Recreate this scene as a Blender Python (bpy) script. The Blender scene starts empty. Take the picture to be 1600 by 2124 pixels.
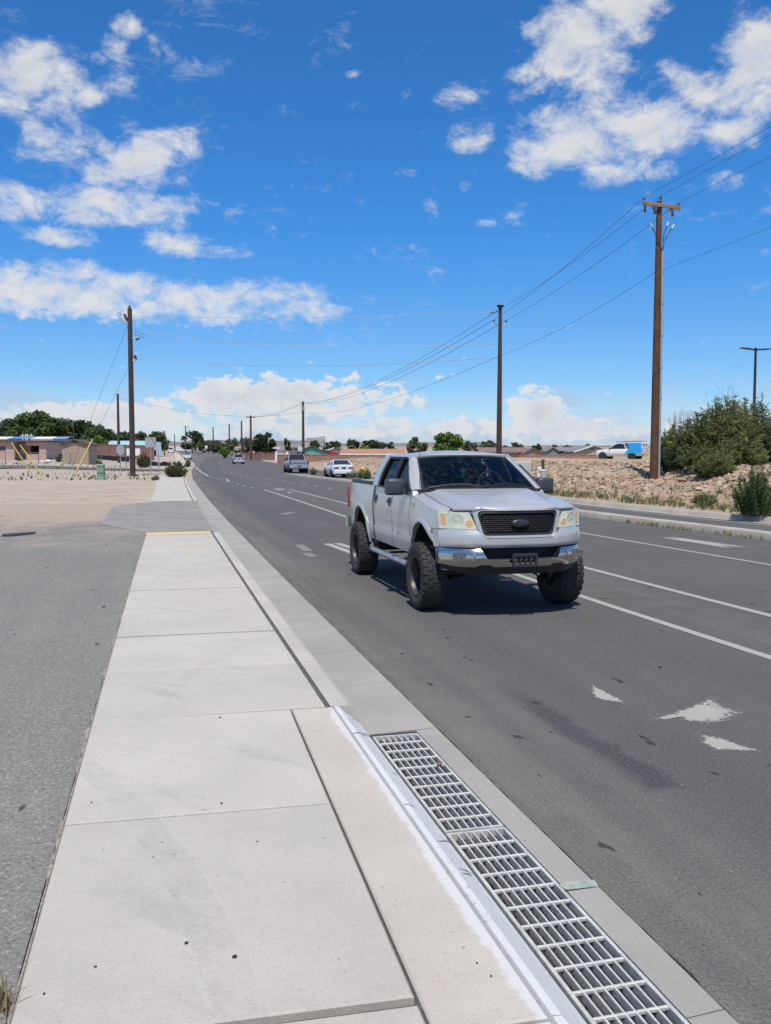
import bpy, bmesh, math, random
from mathutils import Vector, Matrix, noise as mnoise
random.seed(7)
R = math.radians
scene = bpy.context.scene
COL = scene.collection

# ------------------------------------------------------------------ camera, sky, sun
FPX, HOR, CAMH, VPX = 1835.0, 941.0, 2.0, 277.0       # focal length in photo pixels, horizon row, eye height, road vanishing column
PITCH = math.atan((1062 - HOR) / FPX)
YAW = math.atan2((VPX - 800) / FPX, math.cos(PITCH) + (1062 - HOR) / FPX * math.sin(PITCH))
cd = bpy.data.cameras.new('camera')
cam = bpy.data.objects.new('camera', cd)
COL.objects.link(cam)
cd.sensor_fit = 'VERTICAL'
cd.sensor_height = 24.0
cd.lens = FPX / 2124.0 * 24.0
cd.clip_start = 0.05
cd.clip_end = 9000
cam.location = (0, 0, CAMH)
cam.rotation_euler = (math.pi / 2 - PITCH, 0, YAW)
scene.camera = cam

SUN = Vector((-0.15, -0.45, 1.0)).normalized()
sd = bpy.data.lights.new('sun', 'SUN')
sd.energy = 4.5
sd.angle = R(0.53)
sd.color = (1.0, 0.94, 0.855)
sun = bpy.data.objects.new('sun', sd)
COL.objects.link(sun)
sun.rotation_euler = SUN.to_track_quat('Z', 'Y').to_euler()
sun.location = (0, 0, 60)
scene.view_settings.view_transform = 'Standard'
scene.view_settings.look = 'None'
scene.view_settings.exposure = 0.0
scene.view_settings.gamma = 1.0
scene.view_settings.use_curve_mapping = False

world = bpy.data.worlds.new('World')
scene.world = world
world.use_nodes = True


class NT:
    """small node-tree helper"""
    def __init__(s, tree):
        s.t = tree
        s.t.nodes.clear()

    def n(s, typ, ins=None, **kw):
        nd = s.t.nodes.new(typ)
        for k, v in kw.items():
            setattr(nd, k, v)
        for k, v in (ins or {}).items():
            s.put(nd.inputs[k], v)
        return nd

    def put(s, sock, v):
        if hasattr(v, 'is_output') or isinstance(v, bpy.types.NodeSocket):
            s.t.links.new(v, sock)
        else:
            sock.default_value = v

    def m(s, op, a, b=0.0, c=0.0, clamp=False):
        nd = s.t.nodes.new('ShaderNodeMath')
        nd.operation = op
        nd.use_clamp = clamp
        for i, v in enumerate((a, b, c)):
            if not (i == 2 and op not in ('MULTIPLY_ADD', 'SMOOTH_MAX', 'SMOOTH_MIN', 'COMPARE', 'WRAP')):
                s.put(nd.inputs[i], v)
        return nd.outputs[0]

    def mix(s, f, a, b, blend='MIX'):
        nd = s.t.nodes.new('ShaderNodeMix')
        nd.data_type = 'RGBA'
        nd.blend_type = blend
        nd.clamp_factor = True
        s.put(nd.inputs[0], f)
        s.put(nd.inputs[6], a if not isinstance(a, tuple) else (*a[:3], 1))
        s.put(nd.inputs[7], b if not isinstance(b, tuple) else (*b[:3], 1))
        return nd.outputs[2]

    def ramp(s, f, lo, hi):
        nd = s.t.nodes.new('ShaderNodeMapRange')
        nd.interpolation_type = 'SMOOTHSTEP'
        s.put(nd.inputs[0], f)
        s.put(nd.inputs[1], lo)
        s.put(nd.inputs[2], hi)
        return nd.outputs[0]

    def noise(s, vec, scale, detail=4.0, rough=0.55, dist=0.0):
        nd = s.n('ShaderNodeTexNoise', {'Scale': scale, 'Detail': detail, 'Roughness': rough, 'Distortion': dist})
        if vec is not None:
            s.put(nd.inputs['Vector'], vec)
        return nd.outputs[0]

    def comb(s, x, y, z=0.0):
        return s.n('ShaderNodeCombineXYZ', {0: x, 1: y, 2: z}).outputs[0]


# --- sky with scattered fair-weather cumulus, laid out by compass direction and elevation
def build_sky():
    N = NT(world.node_tree)
    out = N.n('ShaderNodeOutputWorld')
    sky = N.n('ShaderNodeTexSky', sky_type='NISHITA')
    sky.sun_disc = False
    sky.sun_elevation = math.asin(SUN.z)
    sky.sun_rotation = math.atan2(SUN.x, SUN.y)
    sky.altitude = 1600
    sky.air_density = 1.0
    sky.dust_density = 0.25
    sky.ozone_density = 3.0
    hs = N.n('ShaderNodeHueSaturation', {'Hue': 0.5, 'Saturation': 1.12, 'Value': 1.0, 'Color': sky.outputs[0]})
    geo = N.n('ShaderNodeNewGeometry')
    sep = N.n('ShaderNodeSeparateXYZ', {0: geo.outputs['Incoming']})
    dx = N.m('MULTIPLY', sep.outputs[0], -1.0)
    dy = N.m('MULTIPLY', sep.outputs[1], -1.0)
    dz = N.m('MULTIPLY', sep.outputs[2], -1.0)
    # compass bearing and elevation in degrees
    az = N.m('MULTIPLY', N.m('ARCTAN2', dx, dy), 57.2958)
    el = N.m('MULTIPLY', N.m('ARCSINE', dz), 57.2958)
    tcol = N.mix(N.ramp(el, 16.0, 2.0), (0.41, 0.95, 1.30), (0.64, 0.83, 1.02))
    tint = N.mix(1.0, hs.outputs[0], tcol, 'MULTIPLY')
    bg = N.n('ShaderNodeBackground', {'Color': tint, 'Strength': 0.122})
    # domain for the noise: stretched flat near the horizon
    v1 = N.comb(N.m('MULTIPLY', az, 0.1), N.m('MULTIPLY', el, 0.15), 0.0)
    near = N.noise(v1, 3.0, 9.0, 0.66, 0.25)
    far_ = N.noise(v1, 8.5, 6.0, 0.60, 0.2)       # distant clouds show finer lumps
    low = N.ramp(el, 11.0, 5.0)
    nb = N.m('ADD', N.m('MULTIPLY', near, N.m('SUBTRACT', 1.0, low)), N.m('MULTIPLY', far_, low))
    nl = N.noise(v1, 0.55, 3.0, 0.5, 0.0)
    v2 = N.comb(N.m('MULTIPLY', N.m('ADD', az, 0.8), 0.1), N.m('MULTIPLY', N.m('ADD', el, 0.9), 0.15), 0.0)
    nb2 = N.noise(v2, 3.0, 6.0, 0.62, 0.25)
    # generic scattered cover for the whole sky
    cover = N.m('MULTIPLY', N.m('SUBTRACT', nl, 0.62), 2.6)
    # clouds: (bearing, elevation, half width, half height, strength)
    aev = N.comb(az, el, 0.0)
    acc = None
    for a, e, ra, re_, k in CLOUDS:
        q = N.n('ShaderNodeVectorMath', {0: aev, 1: (1 / ra, 1 / re_, 0), 2: (-a / ra, -e / re_, 0)}, operation='MULTIPLY_ADD').outputs[0]
        d = N.n('ShaderNodeVectorMath', {0: q, 1: q}, operation='DOT_PRODUCT').outputs['Value']
        b = N.m('MULTIPLY_ADD', d, -max(k, 0.75), k)
        acc = b if acc is None else N.m('MAXIMUM', acc, b)
    acc = N.m('MAXIMUM', acc, -1.0)
    # where the listed clouds are (the surveyed quarter of the sky) they decide, elsewhere the generic cover does
    surveyed = N.m('MULTIPLY', N.ramp(N.m('ABSOLUTE', N.m('SUBTRACT', az, 15.9)), 46.0, 30.0), N.ramp(el, 44.0, 36.0))
    acc = N.m('ADD', N.m('MULTIPLY', acc, surveyed), N.m('MULTIPLY', cover, N.m('SUBTRACT', 1.0, surveyed)))
    edge = N.m('ADD', acc, N.m('MULTIPLY', N.m('SUBTRACT', nb, 0.485), 6.2))
    dens = N.ramp(edge, N.m('MULTIPLY_ADD', low, .3, -.45), N.m('MULTIPLY_ADD', low, -.75, 1.45))
    # wisps
    v3 = N.comb(N.m('MULTIPLY', az, 0.12), N.m('MULTIPLY', el, 0.3), 3.0)
    w = N.noise(v3, 2.6, 6.0, 0.66, 0.4)
    wm = N.noise(v3, 0.5, 2.0, 0.5)
    wisp = N.m('MULTIPLY', N.ramp(N.m('ADD', w, N.m('MULTIPLY', wm, 0.55)), 0.88, 1.14), 0.34)
    dens = N.m('MAXIMUM', N.m('MULTIPLY', dens, 0.90), wisp)
    # a pale bank of distant cloud and haze low over the horizon, lumpy on top
    vb = N.comb(N.m('MULTIPLY', az, 0.1), N.m('MULTIPLY', el, 0.22), 8.0)
    nbk = N.noise(vb, 2.4, 7.0, 0.6)
    bank = N.m('MULTIPLY', N.ramp(N.m('ADD', el, N.m('MULTIPLY', N.m('SUBTRACT', nbk, 0.5), 9.0)), 4.6, 0.6), 0.86)
    bankc = N.mix(N.ramp(nbk, .38, .62), (0.50, 0.60, 0.76), (0.66, 0.71, 0.80))
    # self shading: thick cores a little greyer, sun-side rims brighter
    core = N.ramp(edge, 0.5, 2.4)
    lit = N.ramp(N.m('SUBTRACT', nb, nb2), -0.10, 0.14)
    cc = N.mix(core, (0.76, 0.79, 0.84), (0.62, 0.62, 0.635))
    cc = N.mix(N.m('MULTIPLY', lit, 0.75), cc, (0.86, 0.85, 0.83))
    cc = N.mix(N.m('MULTIPLY', N.ramp(el, 5.0, 0.5), 0.35), cc, (0.66, 0.71, 0.80))
    bbg = N.n('ShaderNodeBackground', {'Color': bankc, 'Strength': 0.95})
    m1 = N.n('ShaderNodeMixShader', {0: bank, 1: bg.outputs[0], 2: bbg.outputs[0]})
    cbg = N.n('ShaderNodeBackground', {'Color': cc, 'Strength': 0.95})
    ms = N.n('ShaderNodeMixShader', {0: dens, 1: m1.outputs[0], 2: cbg.outputs[0]})
    N.t.links.new(ms.outputs[0], out.inputs[0])


# ------------------------------------------------------------------ survey helpers: photo pixel -> ray / point
def ray(px, py):
    a = (px - 800) / FPX
    b = -(py - 1062) / FPX
    v0, v1, v2 = a, math.cos(PITCH) + b * math.sin(PITCH), -math.sin(PITCH) + b * math.cos(PITCH)
    c, s = math.cos(YAW), math.sin(YAW)
    return Vector((c * v0 - s * v1, s * v0 + c * v1, v2))


def onz(px, py, z=0.0):
    r = ray(px, py)
    return Vector((0, 0, CAMH)) + r * ((z - CAMH) / r.z)


def at(px, py, depth):
    return Vector((0, 0, CAMH)) + ray(px, py) * depth


def azel(px, py):
    r = ray(px, py).normalized()
    return math.degrees(math.atan2(r.x, r.y)), math.degrees(math.asin(r.z))


# clouds surveyed as (column, row, half width, half height in photo px, strength)
_cl = [(50, 170, 130, 85, .85), (235, 130, 50, 60, .35), (270, 50, 40, 30, .45), (175, 205, 60, 22, .6), (335, 95, 40, 40, .25),
       (250, 325, 160, 62, .75), (370, 300, 70, 42, .55), (190, 428, 260, 42, .7), (120, 490, 95, 22, .5), (360, 508, 160, 30, .35),
       (110, 600, 250, 58, 1.1), (330, 622, 300, 48, .8), (520, 648, 200, 38, .5),
       (560, 828, 190, 48, 1.7), (470, 822, 85, 44, 1.8), (700, 828, 150, 40, .9), (180, 868, 220, 36, 1.3), (330, 862, 80, 36, 1.3),
       (640, 885, 240, 28, .6), (1112, 858, 62, 56, 1.9), (1150, 890, 130, 28, 1.3), (980, 890, 120, 22, .8), (1270, 890, 90, 20, .6), (1400, 895, 200, 20, .5),
       (1210, 85, 120, 110, 1.25), (1300, 10, 85, 50, 1.0), (1245, 165, 50, 60, .6), (1180, 285, 130, 68, 1.15), (1110, 330, 50, 40, .6),
       (1340, 265, 120, 75, 1.15), (1440, 180, 100, 55, .7), (1560, 160, 90, 120, 1.05), (1530, 270, 70, 45, .75), (1250, 365, 55, 30, .55),
       (980, 285, 50, 30, .6), (945, 200, 40, 34, .15), (1090, 150, 45, 22, .5), (1375, 350, 30, 24, .6), (1490, 380, 50, 26, .35),
       (840, 510, 30, 12, -.1), (1000, 465, 30, 12, .05), (970, 388, 30, 14, .05), (730, 155, 26, 18, -.15), (1150, 464, 26, 10, .0), (850, 360, 40, 18, -.2)]
CLOUDS = []
for px_, py_, w_, h_, k_ in _cl:
    a_, e_ = azel(px_, py_)
    a2_, _ = azel(px_ + w_, py_)
    _, e2_ = azel(px_, py_ - h_)
    CLOUDS.append((a_, e_, abs(a2_ - a_), abs(e2_ - e_), k_))
build_sky()
world.cycles.sampling_method = 'MANUAL'
world.cycles.sample_map_resolution = 512
scene.cycles.max_bounces = 6
scene.cycles.diffuse_bounces = 2
scene.cycles.glossy_bounces = 3
scene.cycles.transmission_bounces = 4
scene.cycles.transparent_max_bounces = 8
scene.cycles.caustics_reflective = False
scene.cycles.caustics_refractive = False


# ------------------------------------------------------------------ road alignment and terrain heights
def lerp(a, b, t):
    return a + (b - a) * t


def sstep(a, b, x):
    t = min(1.0, max(0.0, (x - a) / (b - a)))
    return t * t * (3 - 2 * t)


def poly(tab, y):
    if y <= tab[0][0]:
        return tab[0][1]
    for (y0, v0), (y1, v1) in zip(tab, tab[1:]):
        if y <= y1:
            return lerp(v0, v1, (y - y0) / (y1 - y0))
    return tab[-1][1]


def smoothpoly(tab, y, w=4.0):
    return sum(poly(tab, y + w * k) for k in (-1, -.5, 0, .5, 1)) / 5


_CT = [(-60, 0)] + [(y, .022 * y + .0002 * y * y) for y in range(0, 151, 5)] + [(205, 10.2), (300, 14), (400, 16), (9000, 16)]


def cx(y):                     # sideways drift of the road
    return poly(_CT, y)


KT = [(-60, 19.2), (5, 18.4), (21, 17.68), (27, 17.35), (35, 17.2), (46, 17.8), (65, 19.3), (80, 20.4), (100, 21.6), (118, 22.4), (150, 24.6), (205, 28.2), (300, 31), (400, 32.5), (9000, 32.5)]


def kx(y):                     # far kerb line
    return smoothpoly(KT, y)


def rz(y):                     # road grade
    if y < 70:
        return 0.0
    if y < 400:
        return 3e-5 * (y - 70) ** 2
    return 3.27 + .009 * (y - 400)


def gleft(y):
    if y < 72:
        return .12
    if y < 135:
        return .12 + .0145 * (y - 72)
    if y < 400:
        return 1.03 + .0085 * (y - 135)
    return 3.28 + .009 * (y - 400)


def terrain(x, y):
    c = cx(y)
    k = kx(y)
    base = rz(y) + .12
    far = sstep(300, 500, y)
    n = mnoise.noise(Vector((x * .35, y * .35, 0))) * .05 + mnoise.noise(Vector((x * .06, y * .06, 4))) * .16 * sstep(30, 90, abs(y) + abs(x - c - 9) * .5)
    if x < c + 1:
        t = sstep(c - 1.0, c - 16.0, x)
        z = lerp(base, gleft(y), t)
        n *= sstep(c - .8, c - 5.0, x) * sstep(20, 34, y + max(0, -x - 14))
        z -= .07 * sstep(37.0, 34.0, y) * sstep(-34, -28, x)
    elif x > k:
        s = x - k
        amp = lerp(1.28, .5, sstep(105, 150, y))
        z = base + .05 + amp * sstep(1.3, 7.0, s) - .35 * sstep(14, 60, s) * (1 - far)
        n *= sstep(.4, 3.0, s)
        if 1.5 < s < 14 and y < 140:
            z += mnoise.noise(Vector((x * 1.1, y * 1.1, 9))) * .10 * sstep(1.5, 3, s)
    else:
        return rz(y)
    return z + n * (1 - far)


# ------------------------------------------------------------------ object helpers
def tag(o, label=None, cat=None, group=None, kind=None):
    if label:
        o['label'] = label
    if cat:
        o['category'] = cat
    if group:
        o['group'] = group
    if kind:
        o['kind'] = kind
    return o


def empty(name, loc=(0, 0, 0), rotz=0.0):
    o = bpy.data.objects.new(name, None)
    COL.objects.link(o)
    o.location = loc
    o.rotation_euler = (0, 0, rotz)
    o.empty_display_size = .2
    return o


def link(name, me, parent=None, loc=None, rot=None):
    o = bpy.data.objects.new(name, me)
    COL.objects.link(o)
    if parent is not None:
        o.parent = parent
    if loc is not None:
        o.location = loc
    if rot is not None:
        o.rotation_euler = rot
    return o


def copy_tree(o, parent=None):
    c = o.copy()
    COL.objects.link(c)
    c.parent = parent
    for ch in list(o.children):
        copy_tree(ch, c)
    return c


class MB:
    def __init__(s):
        s.v = []
        s.f = []

    def add(s, vs, fs):
        b = len(s.v)
        s.v += [tuple(v) for v in vs]
        s.f += [tuple(b + i for i in f) for f in fs]
        return s

    def box(s, x0, x1, y0, y1, z0, z1, M=None):
        vs = [(x, y, z) for z in (z0, z1) for y in (y0, y1) for x in (x0, x1)]
        if M is not None:
            vs = [M @ Vector(v) for v in vs]
        return s.add(vs, [(0, 2, 3, 1), (4, 5, 7, 6), (0, 1, 5, 4), (2, 6, 7, 3), (0, 4, 6, 2), (1, 3, 7, 5)])

    def cbox(s, x0, x1, y0, y1, z0, z1, c=.01, M=None):      # box with chamfered top edges
        vs = [(x0, y0, z0), (x1, y0, z0), (x1, y1, z0), (x0, y1, z0), (x0, y0, z1 - c), (x1, y0, z1 - c), (x1, y1, z1 - c), (x0, y1, z1 - c),
              (x0 + c, y0 + c, z1), (x1 - c, y0 + c, z1), (x1 - c, y1 - c, z1), (x0 + c, y1 - c, z1)]
        if M is not None:
            vs = [M @ Vector(v) for v in vs]
        fs = [(3, 2, 1, 0), (8, 9, 10, 11)]
        for i in range(4):
            j = (i + 1) % 4
            fs += [(i, j, 4 + j, 4 + i), (4 + i, 4 + j, 8 + j, 8 + i)]
        return s.add(vs, fs)

    def tube(s, pts, r, n=8, caps=True):
        pts = [Vector(p) for p in pts]
        rs = r if isinstance(r, (list, tuple)) else [r] * len(pts)
        rings = []
        up = None
        for i, p in enumerate(pts):
            d = (pts[min(i + 1, len(pts) - 1)] - pts[max(i - 1, 0)]).normalized()
            if up is None or abs(d.dot(up)) > .95:
                up = Vector((0, 0, 1)) if abs(d.z) < .9 else Vector((1, 0, 0))
            a = d.cross(up).normalized()
            b = a.cross(d).normalized()
            rings.append([p + (a * math.cos(t) + b * math.sin(t)) * rs[i] for t in [2 * math.pi * k / n for k in range(n)]])
        vs = [v for rg in rings for v in rg]
        fs = []
        for i in range(len(pts) - 1):
            for k in range(n):
                fs.append((i * n + k, i * n + (k + 1) % n, (i + 1) * n + (k + 1) % n, (i + 1) * n + k))
        if caps:
            fs.append(tuple(range(n))[::-1])
            fs.append(tuple((len(pts) - 1) * n + k for k in range(n)))
        return s.add(vs, fs)

    def loft(s, rings, caps=True, closed=True):
        n = len(rings[0])
        vs = [v for rg in rings for v in rg]
        fs = []
        for i in range(len(rings) - 1):
            for k in range(n if closed else n - 1):
                fs.append((i * n + k, i * n + (k + 1) % n, (i + 1) * n + (k + 1) % n, (i + 1) * n + k))
        if caps:
            fs.append(tuple(range(n))[::-1])
            fs.append(tuple((len(rings) - 1) * n + k for k in range(n)))
        return s.add(vs, fs)

    def lathe(s, prof, n=32, axis='x', closed=False):     # prof: (axial, radius)
        rings = []
        for a, r in prof:
            rg = []
            for k in range(n):
                t = 2 * math.pi * k / n
                if axis == 'x':
                    rg.append((a, r * math.cos(t), r * math.sin(t)))
                elif axis == 'y':
                    rg.append((r * math.cos(t), a, r * math.sin(t)))
                else:
                    rg.append((r * math.cos(t), r * math.sin(t), a))
            rings.append(rg)
        if closed:
            rings.append(rings[0])
        return s.loft(rings, caps=not closed)

    def patch(s, f, nu, nv, thick=0.0):                     # f(u,v) with u,v in 0..1; thick: second sheet behind along the normal
        g = [[Vector(f(i / nu, j / nv)) for j in range(nv + 1)] for i in range(nu + 1)]
        idx = lambda i, j: i * (nv + 1) + j
        vs = [p for r_ in g for p in r_]
        fs = [(idx(i, j), idx(i + 1, j), idx(i + 1, j + 1), idx(i, j + 1)) for i in range(nu) for j in range(nv)]
        if thick:
            m = len(vs)
            nb = []
            for i in range(nu + 1):
                for j in range(nv + 1):
                    du = g[min(i + 1, nu)][j] - g[max(i - 1, 0)][j]
                    dv = g[i][min(j + 1, nv)] - g[i][max(j - 1, 0)]
                    nb.append(g[i][j] - du.cross(dv).normalized() * thick)
            vs = vs + nb
            fs += [(m + idx(i, j), m + idx(i, j + 1), m + idx(i + 1, j + 1), m + idx(i + 1, j)) for i in range(nu) for j in range(nv)]
            per = [idx(i, 0) for i in range(nu)] + [idx(nu, j) for j in range(nv)] + [idx(i, nv) for i in range(nu, 0, -1)] + [idx(0, j) for j in range(nv, 0, -1)]
            for a, b in zip(per, per[1:] + per[:1]):
                fs.append((a, m + a, m + b, b))
        return s.add(vs, fs)

    def mesh(s, name, mat=None, smooth=None):
        me = bpy.data.meshes.new(name)
        me.from_pydata(s.v, [], s.f)
        if mat is not None:
            me.materials.append(mat)
        if smooth is not None:
            me.shade_smooth()
            me.set_sharp_from_angle(angle=R(smooth))
        me.update()
        return me

    def build(s, name, mat, parent=None, smooth=None, loc=None, rot=None, fix=False):
        me = s.mesh(name, mat, smooth)
        if fix:
            bm = bmesh.new()
            bm.from_mesh(me)
            bmesh.ops.recalc_face_normals(bm, faces=bm.faces)
            bm.to_mesh(me)
            bm.free()
        return link(name, me, parent, loc, rot)


# ------------------------------------------------------------------ materials
MATS = {}


def simple(name, col, rough=.6, metal=0.0, var=0.0, scale=3.0, bump=0.0, bscale=40.0, spec=None, coat=0.0, emit=None):
    m = bpy.data.materials.new(name)
    m.use_nodes = True
    N = NT(m.node_tree)
    out = N.n('ShaderNodeOutputMaterial')
    p = N.n('ShaderNodeBsdfPrincipled', {'Roughness': rough, 'Metallic': metal})
    N.t.links.new(p.outputs[0], out.inputs[0])
    c = (*col, 1)
    tc = N.n('ShaderNodeTexCoord').outputs['Object']
    if var:
        n1 = N.noise(tc, scale, 6, .6)
        n2 = N.noise(tc, scale * 9, 4, .6)
        f = N.m('ADD', N.m('MULTIPLY', n1, .65), N.m('MULTIPLY', n2, .35))
        dark = tuple(max(0, v * (1 - var)) for v in col)
        lite = tuple(min(1, v * (1 + var)) for v in col)
        N.put(p.inputs['Base Color'], N.mix(N.ramp(f, .33, .67), dark, lite))
    else:
        p.inputs['Base Color'].default_value = c
    if bump:
        b = N.n('ShaderNodeBump', {'Strength': bump, 'Distance': .02, 'Height': N.noise(tc, bscale, 5, .6)})
        N.t.links.new(b.outputs[0], p.inputs['Normal'])
    if spec is not None:
        p.inputs['Specular IOR Level'].default_value = spec
    if coat:
        p.inputs['Coat Weight'].default_value = coat
        p.inputs['Coat Roughness'].default_value = .05
    if emit:
        p.inputs['Emission Color'].default_value = (*emit[0], 1)
        p.inputs['Emission Strength'].default_value = emit[1]
    MATS[name] = m
    return m


def newmat(name):
    m = bpy.data.materials.new(name)
    m.use_nodes = True
    N = NT(m.node_tree)
    out = N.n('ShaderNodeOutputMaterial')
    p = N.n('ShaderNodeBsdfPrincipled')
    N.t.links.new(p.outputs[0], out.inputs[0])
    pos = N.n('ShaderNodeNewGeometry').outputs['Position']
    MATS[name] = m
    return m, N, p, pos


def bumpn(N, p, h, strength, dist=.01):
    b = N.n('ShaderNodeBump', {'Strength': strength, 'Distance': dist, 'Height': h})
    N.t.links.new(b.outputs[0], p.inputs['Normal'])


def xy(N, pos):
    s = N.n('ShaderNodeSeparateXYZ', {0: pos})
    return s.outputs[0], s.outputs[1], s.outputs[2]


def band(N, v, c, w):            # smooth bump 0..1 of half width w round c
    return N.ramp(N.m('ABSOLUTE', N.m('SUBTRACT', v, c)), w, w * .25)


def asphalt(name, base=.085, dust=(.30, .26, .21), lot=False):
    m, N, p, pos = newmat(name)
    x, y, z = xy(N, pos)
    drift = N.m('ADD', N.m('MULTIPLY', y, .022), N.m('MULTIPLY', N.m('MULTIPLY', y, y), .0002))
    u = N.m('SUBTRACT', x, drift)
    big = N.noise(pos, .35, 5, .6)
    mid = N.noise(pos, 2.2, 6, .65)
    fine = N.noise(pos, 52 if lot else 62, 4, .8)
    vor = N.n('ShaderNodeTexVoronoi', {'Vector': pos, 'Scale': 130.0}).outputs['Distance']
    stretched = N.noise(N.comb(N.m('MULTIPLY', u, 2.2), N.m('MULTIPLY', y, .10)), 1.4, 5, .6)
    b = base
    kb = .93 if lot else 1.0
    col = N.mix(N.ramp(big, .3, .7), (b * 1.0, b * .955, b * .905 * kb), (b * 1.12, b * 1.065, b * 1.0 * kb))
    col = N.mix(N.m('MULTIPLY', N.ramp(stretched, .38, .72), .35), col, (b * .80, b * .785, b * .775))
    col = N.mix(N.m('MULTIPLY', N.ramp(mid, .5, .75), .18), col, (b * 1.35, b * 1.28, b * 1.18))
    if not lot:
        # dust swept to the gutter side, patchy
        dm = N.m('MULTIPLY', N.ramp(u, 3.4, 1.9), N.ramp(N.m('ADD', N.m('MULTIPLY', mid, .35), N.m('MULTIPLY', stretched, 1.2)), .55, .98))
        col = N.mix(N.m('MULTIPLY', dm, .38), col, dust)
        # worn wheel paths
        wp = N.m('MAXIMUM', band(N, u, 3.3, .45), band(N, u, 5.0, .45))
        col = N.mix(N.m('MULTIPLY', wp, .22), col, (b * .72, b * .72, b * .74))
        # sand scatter between lines
        sm = N.m('MULTIPLY', band(N, u, 6.5, .75), N.ramp(mid, .35, .65))
        col = N.mix(N.m('MULTIPLY', sm, .3), col, (.2, .17, .14))
        # a sealed strip running with the traffic
        s0, s1 = onz(1010, 1400), onz(1390, 1640)
        dirx, diry = (s1 - s0).normalized().x, (s1 - s0).normalized().y
        along = N.m('ADD', N.m('MULTIPLY', N.m('SUBTRACT', x, s0.x), dirx), N.m('MULTIPLY', N.m('SUBTRACT', y, s0.y), diry))
        across = N.m('ADD', N.m('MULTIPLY', N.m('SUBTRACT', x, s0.x), -diry), N.m('MULTIPLY', N.m('SUBTRACT', y, s0.y), dirx))
        across = N.m('ADD', across, N.m('MULTIPLY', N.m('SUBTRACT', mid, .5), .30))
        L = (s1 - s0).length
        st = N.m('MULTIPLY', N.ramp(N.m('ABSOLUTE', across), .17, .03), N.m('MULTIPLY', N.ramp(along, 0, L * .45), N.ramp(along, L + .03, L - .12)))
        col = N.mix(N.m('MULTIPLY', st, .55), col, (.036, .037, .046))
    else:
        dm = N.ramp(N.m('ADD', N.m('MULTIPLY', y, .05), N.m('MULTIPLY', N.m('ADD', mid, big), .9)), 1.85, 2.35)
        col = N.mix(N.m('MULTIPLY', dm, 1.0), col, (.40, .325, .245))
        dirt = N.ramp(N.m('ADD', big, N.m('MULTIPLY', mid, .6)), .82, 1.05)
        col = N.mix(N.m('MULTIPLY', dirt, .3), col, (.26, .235, .20))
    # dark spots
    sp = N.noise(N.comb(N.m('MULTIPLY', x, 1.0), N.m('MULTIPLY', y, .45)), 6.0, 2, .5)
    col = N.mix(N.m('MULTIPLY', N.ramp(sp, .70, .725), .75), col, (.02, .02, .022))
    # aggregate
    col = N.mix(N.m('MULTIPLY', N.ramp(fine, .54, .70), .75), col, (b * 2.7, b * 2.6, b * 2.45))
    col = N.mix(N.m('MULTIPLY', N.ramp(fine, .47, .32), .8), col, (b * .22, b * .22, b * .22))
    gs = N.noise(pos, 34, 2, .5)
    col = N.mix(N.m('MULTIPLY', N.ramp(gs, .70, .75), .7), col, (.30, .28, .26))
    N.put(p.inputs['Base Color'], col)
    p.inputs['Roughness'].default_value = .9
    p.inputs['Specular IOR Level'].default_value = .12
    bumpn(N, p, N.m('ADD', vor, N.m('MULTIPLY', fine, 1.0)), .55, .006)
    return m


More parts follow.
